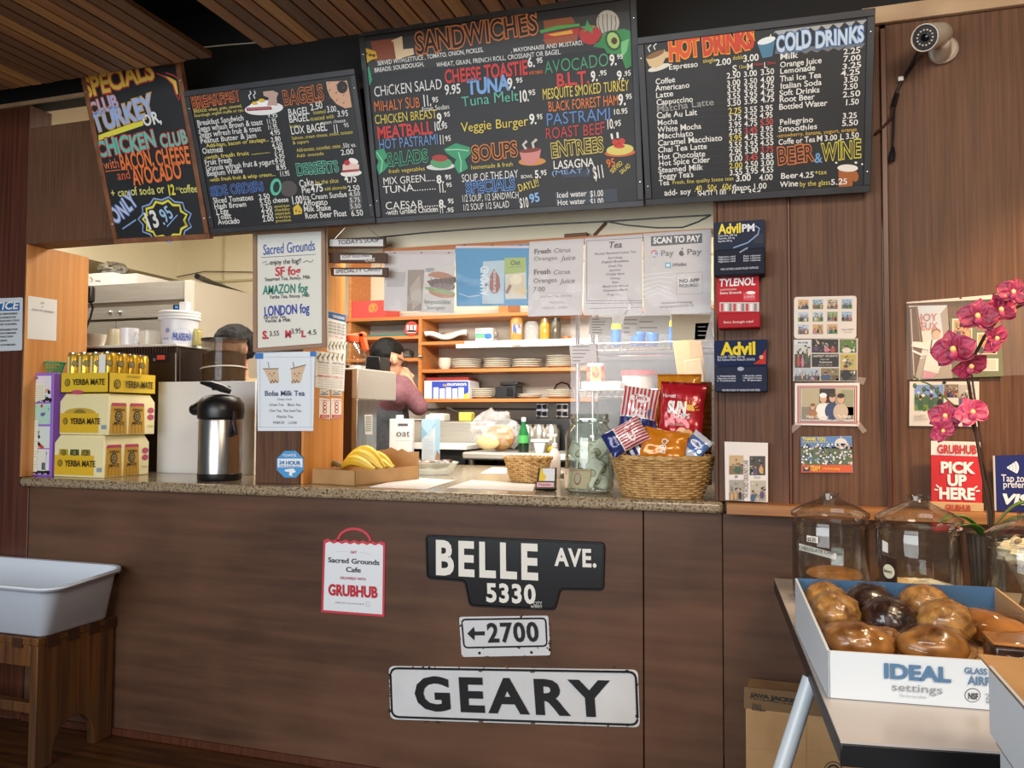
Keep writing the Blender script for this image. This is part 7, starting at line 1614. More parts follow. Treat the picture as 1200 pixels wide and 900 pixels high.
def fb(d):
    d.cs(830, 250, s_)
    for i, (a, b) in enumerate((('Headache', 'Muscular aches'), ('Minor pain of arthritis', 'Menstrual Cramps'), ('Toothache', 'Fever'))): d.tx('v ' + a, 42, 784 + i * 11, 90, 8, 'D0D4E0', .01); d.tx('v ' + b, 165, 782 + i * 11, 92, 8, 'D0D4E0', .01)
    d.tx('FOR PAIN RELIEF OF HEADACHE AND FEVER', 66, 852, 182, 9, 'C8CCD8', .01); d.oval(155, 745, 16, 10, '8C98B0', 1)
tray_box('navy pain relief carton with yellow lettering and red corner, lowest medicine box on the wall', (837, 398.5, 899, 430), (838, 429, 899.5, 459), '1E2C50', fa, fb, '17223E')
# cards on the wall
def tape(name, label, px):
    g = G().prism([plR.hit(*p) + V((0, -.0012, 0)) for p in px], (0, .0004, 0)); solo(name, g, mat('D8C8B8', .4, 0, 'sticky tape', Alpha=.22), label, 'tape', 'tape around the wall cards')
def f(d):
    for r_ in range(3):
        for k in range(4):
            if r_ == 2 and k == 3: continue
            x, y = 935.3 + k * 17 , 351.2 + r_ * 14.6 + (-.2 * k); photo(d, x, y, x + 12.2, y + 11.2, r_ * 7 + k, random.Random(r_ * 5 + k).choice(['C8B8A0', '9CB8D0', '8AA070', 'D0A878', 'B8C8D8']), random.Random(r_ * 3 + k).choice(['7A6A50', '6A8A5A', 'A08A70', '4A5A6A']), 3, 1)
    d.tx('Happy Holidays', 986, 387, 14, 1.8, '6A6460', 0); d.tx('from all of us', 989, 390, 9, 1.4, '6A6460', 0)
poster('photo_card', 'white card of eleven small snapshots, topmost card on the right wall', 'photo card', plR, rounded([(930.5, 348), (1004, 346.5), (1003.5, 396.5), (930.5, 397)], 4), mat('E4D8CC', .5), f, .001)
def f(d):
    d.cs(920, 340, 4.09)
    photo(d, 46, 240, 122, 372, 31, 'C8CCC8', '4A463E', 3, 1); d.rect(46, 240, 122, 262, 'D8DCDC', 3); d.tx('the coop', 60, 256, 50, 10, '3A3A3A', .01)
    photo(d, 128, 236, 255, 300, 32, '2E2A28', '3A3430', 3, 1); photo(d, 262, 236, 342, 300, 33, '5A7A3A', '4A6A30', 1, 1)
    d.rect(128, 306, 257, 368, '2E2C2E', 1); d.tx('HAPPIEST HOLIDAYS', 134, 322, 118, 10, 'E4DCD4', .01); d.tx('from the', 170, 336, 40, 8, 'E4DCD4', 0); d.tx('Robinsons', 165, 350, 60, 9, 'E4DCD4', .01); d.tx('peace and joy', 160, 362, 66, 6, 'C8C0B8', 0)
    photo(d, 264, 306, 344, 434, 34, 'B8A868', '4A4A40', 1, 1); photo(d, 44, 376, 166, 434, 35, 'A8B8C4', '6A6450', 8, 1); photo(d, 172, 374, 258, 434, 36, '8A7A5A', '6A5A44', 1, 1)
    d.tx('SUPERMARKET', 268, 318, 70, 10, 'E8D048', .02)
poster('photo_card', 'dark collage card of snapshots with a black text panel, between the two white cards', 'photo card', plR, [(930, 398), (1005.5, 396.5), (1005, 447), (929.5, 446.5)], mat('CFC6BC', .5), f, .001)
def f(d):
    for k, c_ in ((2.5, 'B86058'), (4.2, 'E4DCD4'), (5, '8A5048'), (6.2, 'E8E0D8')): d.poly([(932 + k, 450.2 + k * .8), (1007 - k, 449.8 + k * .8), (1007 - k, 498.5 - k * .8), (932 + k, 497.8 - k * .8)], c_, 1 + int(k))
    d.cs(920, 340, 4.09); d.rect(78, 472, 328, 620, 'B8AC8C', 8); d.rect(165, 472, 240, 540, '3A2C28', 9); d.rect(78, 560, 328, 620, '8A8472', 9); d.rect(270, 480, 328, 600, '9A9A7C', 9)
    for ly, (cx, cy, hr, hc_, bc) in enumerate(((182, 520, 22, 'F0F0F0', 'ECE8E4'), (226, 518, 20, '4A3A34', '3A4A70'), (266, 522, 22, '3A2A24', 'C8B49C'), (132, 560, 14, '8A5A3C', 'A87850'))):
        d.oval(cx, cy + (62 if hr > 15 else 36), 36 if hr > 15 else 22, 42 if hr > 15 else 24, bc, 10 + ly, 0, 16); d.oval(cx, cy, hr * .75, hr, 'D8A88C', 14.4 + ly, 0, 14); d.oval(cx, cy - hr * .7, hr * .8, hr * .55, hc_, 14.7 + ly, 0, 12)
    d.tx('Happy Christmas', 100, 612, 106, 13, 'F4F0EC', .01, 0, None, 0, 20, .2); d.tx('The Family', 248, 612, 66, 13, 'F4F0EC', .01, 0, None, 0, 20, .2)
poster('photo_card', 'white bordered card of three smiling people, under the dark collage card', 'photo card', plR, [(931.5, 449), (1007.5, 448.5), (1007, 499.5), (931.5, 498)], mat('E8E0D8', .5), f, .001)
def f(d):
    d.cs(920, 340, 4.09); d.poly([(78, 702), (320, 702), (322, 760), (78, 756)], '5C84B8', 1); d.oval(268, 735, 30, 26, 'D8D4CC', 2); d.rect(246, 735, 290, 748, 'D8D4CC', 2); d.line([(268, 710), (268, 700)], 4, 'D8D4CC', 2)
    q = random.Random(9); d.rect(78, 752, 322, 840, '5A6A4C', 1)
    for i in range(150): d.oval(q.uniform(82, 318), q.uniform(738, 832), 5.5, 5.5, q.choice(['D8DCE0', 'E8E8E4', '8CA8C8', 'D8B098', '3A4450', 'C8D0D8', '5A7090']), 3 + i % 3, 0, 7)
    d.rect(78, 838, 322, 874, 'D05A34', 2); d.tx('THANK YOU', 84, 720, 110, 15, 'E8D84C', .04); d.tx('for helping make a difference', 84, 730, 120, 8, 'E8D84C', .01); d.poly([(86, 846), (118, 846), (118, 868), (86, 868)], '2C3A6C', 4); d.poly([(90, 850), (114, 848), (104, 862)], 'E8D048', 5); d.tx('TEAM', 122, 866, 46, 24, 'F0C048', .03); d.tx('community', 180, 860, 84, 12, 'F0C048', .01)
poster('photo_card', 'blue and orange thank you card of a big group, lowest card of the column', 'photo card', plR, [(938.5, 512), (998, 511), (999.5, 554), (939, 553.5)], mat('8AA0B8', .45), f, .001)
tape('tape_strip', 'clear tape strip at the lower left corner of the bordered card', [(925, 502), (934, 494), (940, 498), (928, 508)])
tape('tape_strip', 'clear tape strip at the lower right corner of the bordered card', [(1002, 496), (1006, 492), (1016, 505), (1011, 508)])
tape('tape_strip', 'clear tape strip at the right edge of the collage card', [(1000, 441), (1015, 443), (1012, 451), (1000, 447)])
def f(d):
    d.cs(820, 240, 2.5)
    photo(d, 86, 734, 128, 790, 51, 'C8A878', '8A6A48', 1, 1); photo(d, 146, 736, 192, 792, 52, '4A4440', '3A3634', 2, 1); photo(d, 86, 806, 130, 866, 53, 'A8A094', '8A8078', 3, 1); photo(d, 148, 808, 194, 868, 54, 'B8B0A0', 'A09888', 2, 1)
    d.tx('SF', 102, 800, 10, 7, '4A4644', .01); d.tx('1111', 158, 802, 20, 7, '4A4644', .01)
    a, b = d.pt(142, 860); d.abtext(a, b, (0, 1), (-1, 0), .125, .013, 'THE SACRED GROUNDS CAFE', '5A5450', 0, 0, 6, 0)
ptsq = [(849, 517.5), (900, 519), (900, 589), (851.5, 586.5)]
poster('photo_card', 'tall white card with four shop snapshots standing on the ledge by the post', 'photo card', PY(-.03), [(849, 517.5), (900, 519), (900, 588.5), (850, 586)], mat('E6DED8', .5), f, .0015)
# plastic sleeve with greeting cards
yS2 = -.006; plQ = PY(yS2)
def f(d):
    d.cs(1060, 320, 5)
    d.poly([(75, 192), (250, 188), (240, 330), (110, 320)], 'C4CCD4', 1); d.poly([(210, 240), (250, 190), (262, 400), (230, 380)], '9C9488', 2); d.poly([(25, 200), (75, 195), (110, 420), (60, 620), (40, 620)], '5A3E30', 2); d.line([(36, 210), (55, 600)], 6, 'C8B8A8', 3); d.line([(70, 200), (92, 400)], 4, '9A7A60', 3)
    d.poly([(60, 520), (250, 430), (282, 612), (50, 620)], 'A89E90', 1)
    d.tx('JOY', 90, 282, 100, 42, 'B85038', .0); d.tx('EUX', 92, 334, 102, 42, 'B85038', .0)
    d.oval(185, 362, 22, 26, 'D8A890', 6); d.oval(184, 344, 26, 18, '8A6048', 5); d.poly([(150, 390), (215, 388), (232, 450), (220, 520), (195, 590), (110, 570), (125, 500), (140, 450), (40, 430), (45, 402), (120, 405)], 'E4DCD0', 5); d.line([(45, 455), (100, 480), (160, 470)], 14, 'E4DCD0', 6); d.line([(160, 390), (150, 455)], 7, '4A3A34', 7); d.poly([(110, 572), (190, 590), (165, 615), (100, 615)], 'D090A0', 5)
    for i in range(30): d.oval(125 + (i * 31) % 100, 410 + (i * 47) % 165, 2.5, 2.5, 'C8B8A8', 8, n=6)
CARDM = mat('D8D0C4', .5)
poster('greeting_card', 'tall holiday photo card of a person in white hanging on a cable car', 'greeting card', plQ, [(1065, 358.5), (1110, 358), (1116, 443), (1070, 445)], CARDM, f, .001)
def f(d):
    d.cs(1060, 320, 5)
    for (x0, y0, x1, y1, s) in ((280, 268, 396, 384, 61), (425, 350, 542, 476, 63)): d.rect(x0, y0, x1, y1, 'ECE4D8', 1); photo(d, x0 + 7, y0 + 7, x1 - 7, y1 - 7, s, 'D09858', 'A86038', 2, 2)
    d.rect(440, 500, 550, 574, 'ECE4D8', 1)
    for i in range(5): d.tx('with love and cheer', 465, 516 + i * 12, 70, 7, '7A746C', 0)
    d.rect(420, 300, 540, 340, '8A5040', 1)
poster('greeting_card', 'green card with mounted pictures behind the orchid flowers', 'greeting card', plQ, [(1113, 373), (1172, 371), (1176, 441), (1116, 443)], mat('5E6A40', .55), f, .001)
g = G().sheet(lambda u, v: plR.hit(1062 + 150 * u, (355 - 10 * u) + (90 + 4 * u) * v) + V((0, -.009 + .003 * noise.noise(V((u * 5, v * 4, 1))), 0)), 20, 14)
t = root('sleeve', 'clear plastic document sleeve holding greeting cards on the right wall', 'sleeve', W(1125, 443, -.006), None)
part('film', g, mat('F4F0EA', .06, 0, 'clear sleeve', Alpha=.1, Specular_IOR_Level=.8), t, sharp=180, fix=False)
part('binding_strip', G().prism([plR.hit(*p) + V((0, -.009, 0)) for p in ((1062, 354.5), (1190, 343.5), (1190, 349.5), (1062, 356))], (0, .002, 0)), mat('D8CCC0', .5), t)
for x, y in ((1077, 352.5), (1125, 349.8)): part('punch_hole', G().prism([plR.hit(x + 1.6 * math.cos(a), y + 1.1 * math.sin(a)) + V((0, -.0095, 0)) for a in [2 * PI * i / 10 for i in range(10)]], (0, .0004, 0)), mat('5A463A', .6), t)
def f(d):
    d.cs(1060, 320, 5); photo(d, 58, 655, 228, 805, 71, '7C9CD0', '7A9048', 3, 1); d.poly([(58, 730), (110, 700), (160, 735), (228, 715), (228, 770), (58, 770)], '4A6A4C', 3); photo(d, 232, 652, 316, 728, 72, '8A7A6A', '5A4A40', 6, 1); photo(d, 318, 655, 404, 788, 73, 'B8B4AC', '6A6460', 3, 1)
    d.tx('HAPPY', 54, 846, 70, 15, 'A8A098', .0); d.tx('HOLIDAYS', 54, 862, 82, 13, 'A8A098', .0); d.oval(232, 642, 12, 8, '1C1C1E', 4)
poster('greeting_card', 'wide white holiday card with landscape snapshots below the plastic sleeve', 'greeting card', plR, [(1066, 447), (1147.5, 447), (1147.5, 500), (1065.5, 499)], mat('DCD6CC', .5), f, .001)
# pick up sign on the ledge
yP = -.045; plP = PY(yP); zL = 1.07
p1, p2 = plP.hit(1090, 598), plP.hit(1152.5, 600)
t = root('pickup_sign', 'red and white pick up sign in a pale wood block on the ledge', 'sign', ((p1.x + p2.x) / 2, yP, zL))
part('base', G().box(p1.x, p2.x, yP - .006, yP + .03, zL, W(1120, 588.5, yP).z), mat('C8A878', .5), t, bevel=.002)
part('panel', G().prism([plP.hit(1091.5, 588.5), plP.hit(1151, 590), plP.hit(1150.5, 518), plP.hit(1091, 516.5)], (0, .005, 0)), mat('C82C34', .4), t)
d = PY(yP - .0065).decal(); d.tx('GRUBHUB', 1107, 597.5, 30, 6.2, 'B4302C', .035); d.fin('base_lettering', t)
d = plP.decal(); d.poly([(1091, 516.5), (1150.5, 518), (1150.5, 535), (1091, 533)], 'E8E0DA', 1); d.tx('GRUBHUB', 1098, 531, 46, 9.5, 'C0302E', .04); d.tx('PICK', 1102, 553.5, 38.5, 12, 'F4EEEA', .045); d.tx('UP', 1110, 568.5, 22, 12, 'F4EEEA', .045); d.tx('HERE', 1100, 584, 42, 12.5, 'F4EEEA', .045)
for x, y, x2, y2 in ((1100, 571, 1097, 568), (1099, 574, 1095, 573.5), (1142, 572, 1145, 569.5), (1143.5, 575.5, 1148, 575)): d.line([(x, y), (x2, y2)], .8, 'F4EEEA', 4)
d.fin('lettering', t)
# card payment sign
plV = PY(-.03); t = root('payment_sign', 'blue tap to pay sign with white wave symbol standing on the ledge', 'sign', W(1195, 600, -.03))
part('panel', G().prism([plV.hit(*p) for p in ((1164.5, 534), (1232, 532), (1236, 602), (1166.5, 598.5))], (0, .005, 0)), mat('222C6C', .35), t)
d = plV.decal()
for i, r_ in enumerate((3, 7, 11, 15)): d.line([(1179 + r_ * math.cos(R(a)) * .9, 548 + r_ * .75 * math.sin(R(a))) for a in range(-38, 40, 12)], 1.3, 'F0F0F4', 1)
d.tx('Tap to pay', 1173, 564, 44, 8, 'E4E6F0', .01); d.tx('preferred', 1175, 571, 40, 7.5, 'E4E6F0', .01); d.tx('VISA', 1173, 590, 46, 11, 'F0F0F4', .05, 0, None, 0, 6, .2); d.line([(1164.5, 534), (1166.5, 598.5)], 1, 'C8C4C0', 2)
d.fin('lettering', t, .35)
# camera
cB = W(1109, 54, 0); yC = -.13
t = root('security_camera', 'white bullet security camera with a ring of lights, high on the right wall', 'camera', cB)
fc, bc = W(1084, 44, -.19), W(1105, 40, -.07); ax = (bc - fc).normalized(); u1 = ax.orthogonal().normalized(); MX = Matrix((u1, ax.cross(u1), ax)).transposed()
r_ = 14.3 * mpp(fc); ln = (bc - fc).length
part('housing', G().lathe(fc, [(r_ * .94, .006), (r_, .012), (r_ * 1.02, ln * .5), (r_ * .98, ln * .85), (r_ * .7, ln * 1.06), (0, ln * 1.08)], 36, 0, MX), mat('D0C4B4', .35), t)
part('visor', G().lathe(fc, [(r_ * 1.0, -.004), (r_ * 1.07, -.004), (r_ * 1.07, .03), (r_ * 1.0, .03)], 36, 0, MX, True), mat('D8CEC0', .35), t)
part('face', G().lathe(fc, [(r_ * .98, .008), (r_ * .95, .002), (0, .002)], 32, 0, MX), mat('1A1614', .25), t)
part('lens', G().lathe(fc, [(r_ * .3, .002), (r_ * .28, -.006), (r_ * .12, -.008), (0, -.006)], 24, 0, MX), mat('0A0A0C', .08), t)
for i in range(14):
    a = 2 * PI * i / 14; part('light', G().lathe(fc + MX @ V((r_ * .6 * math.cos(a), r_ * .6 * math.sin(a), 0)), [(r_ * .07, .002), (r_ * .06, -.002), (0, -.003)], 8, 0, MX), mat('E8DCC8', .3), t)
part('bracket', G().cap(bc.lerp(fc, .3) + V((.02, .02, -.02)), .02, W(1104, 62, -.03), .026), mat('D0C4B4', .35), t)
part('base', G().lathe(W(1105, 60, 0), [(.042, 0), (.042, .016), (.034, .024), (0, .024)], 28, 0, mxy), mat('CABEAE', .35), t)
part('cable', G().tube([W(1076, 60, -.04), W(1068, 76, -.012), W(1058, 92, -.01), W(1052, 105, -.01), W(1049, 118, -.01)], .0045, 7), M_BLKPL, t)
part('cable', G().tube([W(1049, 118, -.012), W(1044, 138, -.012), W(1036, 148, -.012), W(1026, 156, -.012)], .0045, 7), mat('3A2218', .5), t)
part('connector', G().tube([W(1051, 110, -.014), W(1047, 125, -.014)], .008, 8), M_BLKPL, t)
part('cable_tail', G().tube([W(1048, 122, -.014), W(1047, 150, -.014), W(1046, 174, -.014)], .0035, 7), M_BLKPL, t)
part('connector', G().tube([W(1046.5, 172, -.014), W(1046, 180, -.014), W(1045, 189, -.014)], [.004, .009, .009], 8), M_BLKPL, t)
part('clip', G().obox(W(1055.5, 92.5, -.012), (.016, .01, .014)), M_WHITE, t, bevel=.002)

# ================================================================== table at the right
TZ = .84
t = root('side_table', 'pale topped table with black edge and slanted light legs, at the right', 'table', (.75, -.75, 0))
fl = Zp(985, 868, TZ); bl = Zp(907, 677, TZ); bl.y = -.075; fr = Zp(1170, 880.5, TZ); e = (fr - fl).normalized(); FRX = fl + e * 1.35; BRX = V((bl.x + 1.4, bl.y, TZ))
M_TT = mat('B8B0AA', .22, name='pale laminate')
q4 = [fl, FRX, BRX, bl]
part('top', G().prism([p for p in q4], (0, 0, -.004)), M_TT, t)
part('edge', G().prism([p - V((0, 0, .0045)) for p in q4], (0, 0, -.036)), M_BLKPL, t, bevel=.002)
l0, l1 = Zp(950, 800, .5), None
la = V((bl.x + .15, -.55, TZ - .04)); 
A_ = W(946, 790, -.95); 
def leg_at(px0, py0, px1, py1, y0, y1): return W(px0, py0, y0), W(px1, py1, y1)
a, b = W(958, 770, -.95), W(915, 905, -1.0); dn = (b - a); b = a + dn * ((0.0 - a.z) / dn.z); a2 = a - dn * ((a.z - (TZ - .04)) / dn.z) if a.z > TZ - .04 else a + dn * ((TZ - .04 - a.z) / dn.z)
part('leg', G().tube([a2, b], .017, 16), mat('C4CED4', .3), t, 'pale blue white metal leg')
part('leg', G().tube([V((1.2, -1.2, TZ - .04)), V((1.3, -1.25, 0))], .017, 16), mat('C4CED4', .3), t, 'pale blue white metal leg')
part('leg', G().tube([V((1.2, -.3, TZ - .04)), V((1.3, -.22, 0))], .017, 16), mat('C4CED4', .3), t, 'pale blue white metal leg')
part('apron', G().box(.33, 1.2, -1.3, -1.26, TZ - .16, TZ - .04), M_BLKPL, t, bevel=.002)
c = W(1062, 886, -1.15); c.z = 0
t = root('chrome_post', 'chrome pipe stand under the table front', 'stand', c)
part('pipe', G().tube([c, c + V((0, 0, .62))], .03, 18), M_CHROME, t)
part('flange', G().lathe(c + V((0, 0, .62)), [(.03, 0), (.055, .004), (.055, .012), (0, .013)], 24), M_CHROME, t)
part('foot', G().lathe(c, [(.14, 0), (.14, .01), (.03, .03)], 28), M_CHROME, t)
# cardboard carton on the floor
yc = -.32; fx0, fx1 = W(874, 860, yc).x, W(1018, 860, yc).x; zc = W(900, 833, yc).z; zf = W(895, 811, yc).z
t = root('shipping_carton', 'tall brown shipping carton standing on the floor under the table', 'carton', ((fx0 + fx1) / 2, -.18, 0))
part('carton', G().box(fx0, fx1, yc, -.03, 0, zc), M_CARD, t, bevel=.003)
g = G().prism([(fx0 - .005, yc, zc), (fx1, yc, zc), (fx1, yc + .03, zf), (fx0 - .005, yc + .03, zf)], (0, .005, 0)); part('flap', g, noisy('dull cardboard', '6E5236', '80603E', (1, 1, 1), 7, 4, .8, .02), t, 'darker printed flap')
pl = Pl(V((fx0, yc, zc)), (1, 0, 0), V((0, .03, zf - zc))); d = pl.decal(); d.cs(860, 780, 5); d.tx('JAVA JACKET', 98, 182, 282, 22, '1E1612', .05, -2.5); d.tx('the original coffee cup sleeve', 112, 198, 250, 9, '2A1E16', .01, -2.5)
for i in range(3): d.tx('TALL', 102, 232 + i * 12, 60, 9, '2A1E16', .02, -2.5)
d.tx('COUNT', 104, 262, 82, 12, '2A1E16', .02, -2.5); d.fin('flap_print', t)
d = PY(yc).decal(); d.cs(860, 780, 5); d.line([(425, 310), (425, 720)], 2.5, '8A6A44', 1); d.line([(78, 484), (420, 500), (785, 520)], 2, '9A7C54', 1); d.oval(582, 612, 54, 52, '3A2C20', 1); d.oval(582, 612, 48, 46, 'B08C60', 2); d.oval(582, 612, 38, 36, '3A2C20', 3); d.oval(582, 612, 26, 24, 'A08058', 4); d.fin('print', t)
# ---------------------------------------------------------------- pastry box
A = Zp(970, 818, TZ); wB = .44; e1 = V((math.cos(R(5)), math.sin(R(5)), 0)); e2 = V((-e1.y, e1.x, 0))
bh = W(968, 763, A.y).z - TZ; dB = .5; A.z = TZ + .001
r_ = ray(1045, 683); bk = (CAM + r_ * ((A + e2 * dB - CAM).dot(e2) / r_.dot(e2))).z - TZ
mout = mat('D4DCE2', .45, name='white carton print'); mblue = mat('3E6690', .5, name='blue carton inside')
t = root('pastry_box', 'open white carton with blue rear panel holding wrapped pastries on the table', 'carton', A + e1 * wB / 2 + e2 * dB / 2)
th = .005; up = V((0, 0, 1))
def quad(p, vec): return G().prism(p, vec)
Q0, Q1, Q2, Q3 = A, A + e1 * wB, A + e1 * wB + e2 * dB, A + e2 * dB
part('bottom', quad([Q0 + e1 * .006 + e2 * .006, Q1 - e1 * .006 + e2 * .006, Q2 - e1 * .006 - e2 * .006, Q3 + e1 * .006 - e2 * .006], up * .032), M_CARD, t)
part('front_panel', quad([Q0, Q1, Q1 + up * bh, Q0 + up * bh], e2 * th), mout, t)
part('left_panel', quad([Q0, Q3, Q3 + up * bk, Q0 + up * bh], e1 * th), mout, t)
part('right_panel', quad([Q1, Q2, Q2 + up * bk, Q1 + up * bh], -e1 * th), noisy('carton inside', 'B89468', 'C8A67A', (1, 1, 1), 7, 4, .75, .02), t)
part('rear_panel', quad([Q3, Q2, Q2 + up * bk, Q3 + up * bk], -e2 * th), mblue, t, 'blue rear panel')
pl = Pl(A, e1, up); d = pl.decal(); d.cs(860, 560, 2.647)
d.tx('IDEAL', 462, 617, 206, 42, '54789C', .045); d.tx('settings', 486, 657, 160, 24, '8A8E94', 0); d.tx('The Service Ideals', 510, 676, 85, 7, '9A9EA4', 0)
d.tx('GLASS LINED', 712, 604, 150, 18, '5A7A9C', .03); d.tx('AIRPOT', 724, 638, 118, 25, '5A7A9C', .03)
d.oval(740, 674, 25, 22, '4A4E54', 1); d.oval(740, 674, 22.5, 19.6, 'D4DCE2', 2); d.tx('NSF', 724, 683, 32, 18, '3A3E44', .035); d.tx('2.2', 776, 684, 42, 17, '8A8E94', .0); d.tx('LITER', 780, 696, 36, 9, '5A5E64', .02)
d.fin('print', t, .45)
# pastries
mgold = noisy('glazed golden pastry', '47220C', 'C08844', (1, 1, 1), 18, 8, .35, .7, '8A5420', 12, coat=.35)
mmuf = noisy('golden muffin', '5A3010', 'CC9A52', (1, 1, 1), 30, 8, .5, 1.0, coat=.2)
mchoc = noisy('dark chocolate muffin', '0A0403', '381C12', (1, 1, 1), 30, 7, .35, .9, coat=.4)
mroll = noisy('brown baked roll', '8A5422', 'B87C40', (1, 1, 1), 12, 5, .3, .2, coat=.5)
mcake = noisy('dark fruit slice', '1C100C', '4A3024', (1, 1, 1), 40, 4, .35, .3, coat=.5)
def inbox(a, b): return A + e1 * a + e2 * b + V((0, 0, .0335))
wrap_m = thin_glass('cling film', 'FDFDFD', .22, .08, 'F0F0F0')
def film(t, c, rad, seed): part('cling_film', crumple(c, rad, seed, .12, 44, 28), wrap_m, t, 'clear cling film', sharp=180, fix=False)
def muffin(label, c, r_, h, md, mp, lean=(0, 0)):
    t = root('muffin', label, 'muffin', c, 'wrapped muffins in the pastry box')
    M_ = Matrix.Rotation(R(lean[0]), 3, 'Y') @ Matrix.Rotation(R(lean[1]), 3, 'X')
    n = 48; g = G(); vs = []; prof = ((.72, 0), (.8, h * .25), (.92, h * .55))
    g.lathe(c, [(r_ * a, b) for a, b in prof], n, 0, M_)
    for i, p in enumerate(g.v):
        if i % 2: g.v[i] = c + (p - c) * 1.0 + (M_ @ V((math.cos(2 * PI * (i % n) / n), math.sin(2 * PI * (i % n) / n), 0))) * r_ * -.05
    part('paper_cup', g, mp, t, sharp=20)
    o_ = V((c.x * 9, c.y * 7, 0)); part('muffin_top', G().ell(c + M_ @ V((0, 0, h * .6)), (r_ * 1.02, r_ * 1.02, h * .48), M_, 30, 18, 0, lambda d_: 1 + .12 * noise.noise(d_ * 3 + o_) + .07 * noise.noise(d_ * 9 + o_)), md, t, sharp=60)
    film(t, c + M_ @ V((0, 0, h * .5)), (r_ * 1.1, r_ * 1.1, h * .64), 3 + int(c.x * 100) % 9)
    return t
mp1 = mat('C08A4C', .6); mp2 = mat('3A2218', .5)
for a, b, r_, h, md, mp, ln_, lab in ((.055, .43, .047, .078, mmuf, mp1, (4, 6), 'golden muffin at the back left corner of the pastry box'), (.06, .325, .05, .08, mmuf, mp1, (4, 18), 'golden muffin just in front of the back left one in the pastry box'), (.155, .43, .05, .078, mchoc, mp2, (0, 6), 'dark chocolate muffin at the back of the pastry box'), (.168, .32, .053, .075, mchoc, mp2, (3, 20), 'dark chocolate muffin in front of the other chocolate one'), (.268, .42, .052, .083, mmuf, mp1, (-3, 8), 'golden muffin behind another at the right of the chocolate muffins'), (.28, .305, .054, .08, mmuf, mp1, (-6, 24), 'golden muffin leaning out in front, right of the middle of the pastry box')):
    muffin(lab, inbox(a, b), r_, h * 1.12, md, mp, ln_)
def pastry(label, c, rad, rotz, fn, m_=mgold):
    t = root('croissant', label, 'pastry', c, 'glazed pastries in the pastry box'); M_ = Matrix.Rotation(R(rotz), 3, 'Z')
    part('crust', G().ell(c + V((0, 0, rad[2] * .9)), rad, M_, 44, 26, 0, fn), m_, t, sharp=70); film(t, c + V((0, 0, rad[2] * .95)), tuple(x * 1.07 for x in rad), 5 + int(c.x * 90) % 7)
pastry('wide glossy filled croissant at the front left of the pastry box', inbox(.075, .15), (.068, .052, .036), -8, lambda d_: (1 + .12 * noise.noise(d_ * 2.6 + V((3, 0, 0))) + .04 * math.sin(9 * d_.x + 2 * d_.y)))
pastry('folded glossy croissant at the front middle of the pastry box', inbox(.215, .14), (.07, .052, .038), 12, lambda d_: (1 + .06 * noise.noise(d_ * 2.2 + V((9, 0, 0))) + .07 * math.cos(6 * (d_.x + .3 * d_.y)) * max(0, d_.z)) * (1 - .12 * max(0, d_.x) ** 2))
pastry('small glossy pastry tucked behind the folded croissant', inbox(.145, .225), (.035, .03, .024), 20, lambda d_: 1 + .08 * noise.noise(d_ * 3))
c = inbox(.37, .32); ax_ = (e1 * .45 - e2).normalized()
t = root('bread_roll', 'long brown baked roll lying along the right side of the pastry box', 'roll', c)
mz = Matrix((ax_, V((-ax_.y, ax_.x, 0)), V((0, 0, 1)))).transposed()
part('crust', G().ell(c + V((0, 0, .034)), (.12, .042, .034), mz, 40, 22, 0, lambda d_: 1 + .05 * noise.noise(d_ * 2.4) - .05 * max(0, math.sin(d_.x * 7)) * max(0, d_.z)), mroll, t, sharp=70); film(t, c + V((0, 0, .035)), (.112, .046, .037), 4)
p0 = inbox(.31, .11); t = root('cake_slice', 'dark fruit cake slice in film in front of the long roll', 'cake', p0)
ea = (e1 - e2 * .2).normalized(); eb = V((-ea.y, ea.x, 0))
part('slice', G().prism([p0, p0 + ea * .11, p0 + ea * .11 + eb * .09, p0 + eb * .09 - ea * .01], (0, 0, .05)), mcake, t, bevel=.006)
part('crust_top', G().prism([x + V((0, 0, .0505)) for x in (p0 - ea * .002, p0 + ea * .112, p0 + ea * .112 + eb * .09, p0 + eb * .09 - ea * .012)], (0, 0, .006)), mroll, t, bevel=.003)
film(t, p0 + ea * .065 + eb * .05 + V((0, 0, .03)), (.075, .062, .04), 6)
# ---------------------------------------------------------------- second open carton nearer the front
mrim = mat('C2CAD0', .5)
t = root('white_carton', 'open white carton with brown inside at the near right corner', 'carton', V((.6, -1.6, .4)))
c1 = W(1146, 766, -1.47); c2_ = W(1206, 834, -1.75)
zc = c1.z; n_ = (V((c2_.x, c2_.y, 0)) - V((c1.x, c1.y, 0))); ln = n_.length; n_.normalize(); sd = V((-n_.y, n_.x, 0)); sd = sd if sd.x > 0 else -sd
b0 = V((c1.x, c1.y, zc)); b1 = b0 + n_ * .55; b1.z = zc + (c2_.z - c1.z) * .55 / max(ln, .01)
# lid flap: sloping brown board whose edge is the near rim, then the white side below it
b0s = b0 + n_ * .07; b0s.z = b0.z + (b1.z - b0.z) * .07 / .55
part('side_panel', G().prism([b0s, b1, V((b1.x, b1.y, b1.z - .09)), V((b0s.x, b0s.y, b0s.z - .09))], sd * .004), mrim, t)
part('inner_board', G().prism([b0, b1, b1 + sd * .45 + V((0, 0, -.005)), b0 + sd * .45 + V((0, 0, -.005))], (0, 0, -.004)), M_CARD, t, 'brown cardboard inside')
lw = b0s + V((.012, 0, -.1)); lw1 = b1 + V((.012, 0, -.1))
part('lower_board', G().prism([lw, lw1, V((lw1.x, lw1.y, .4)), V((lw.x, lw.y, .4))], sd * .004), mrim, t)
part('edge_strip', G().tube([lw, lw1], .006, 6), mat('6A6A68', .5), t)  # grey tube standing in for the shadow along the lower edge
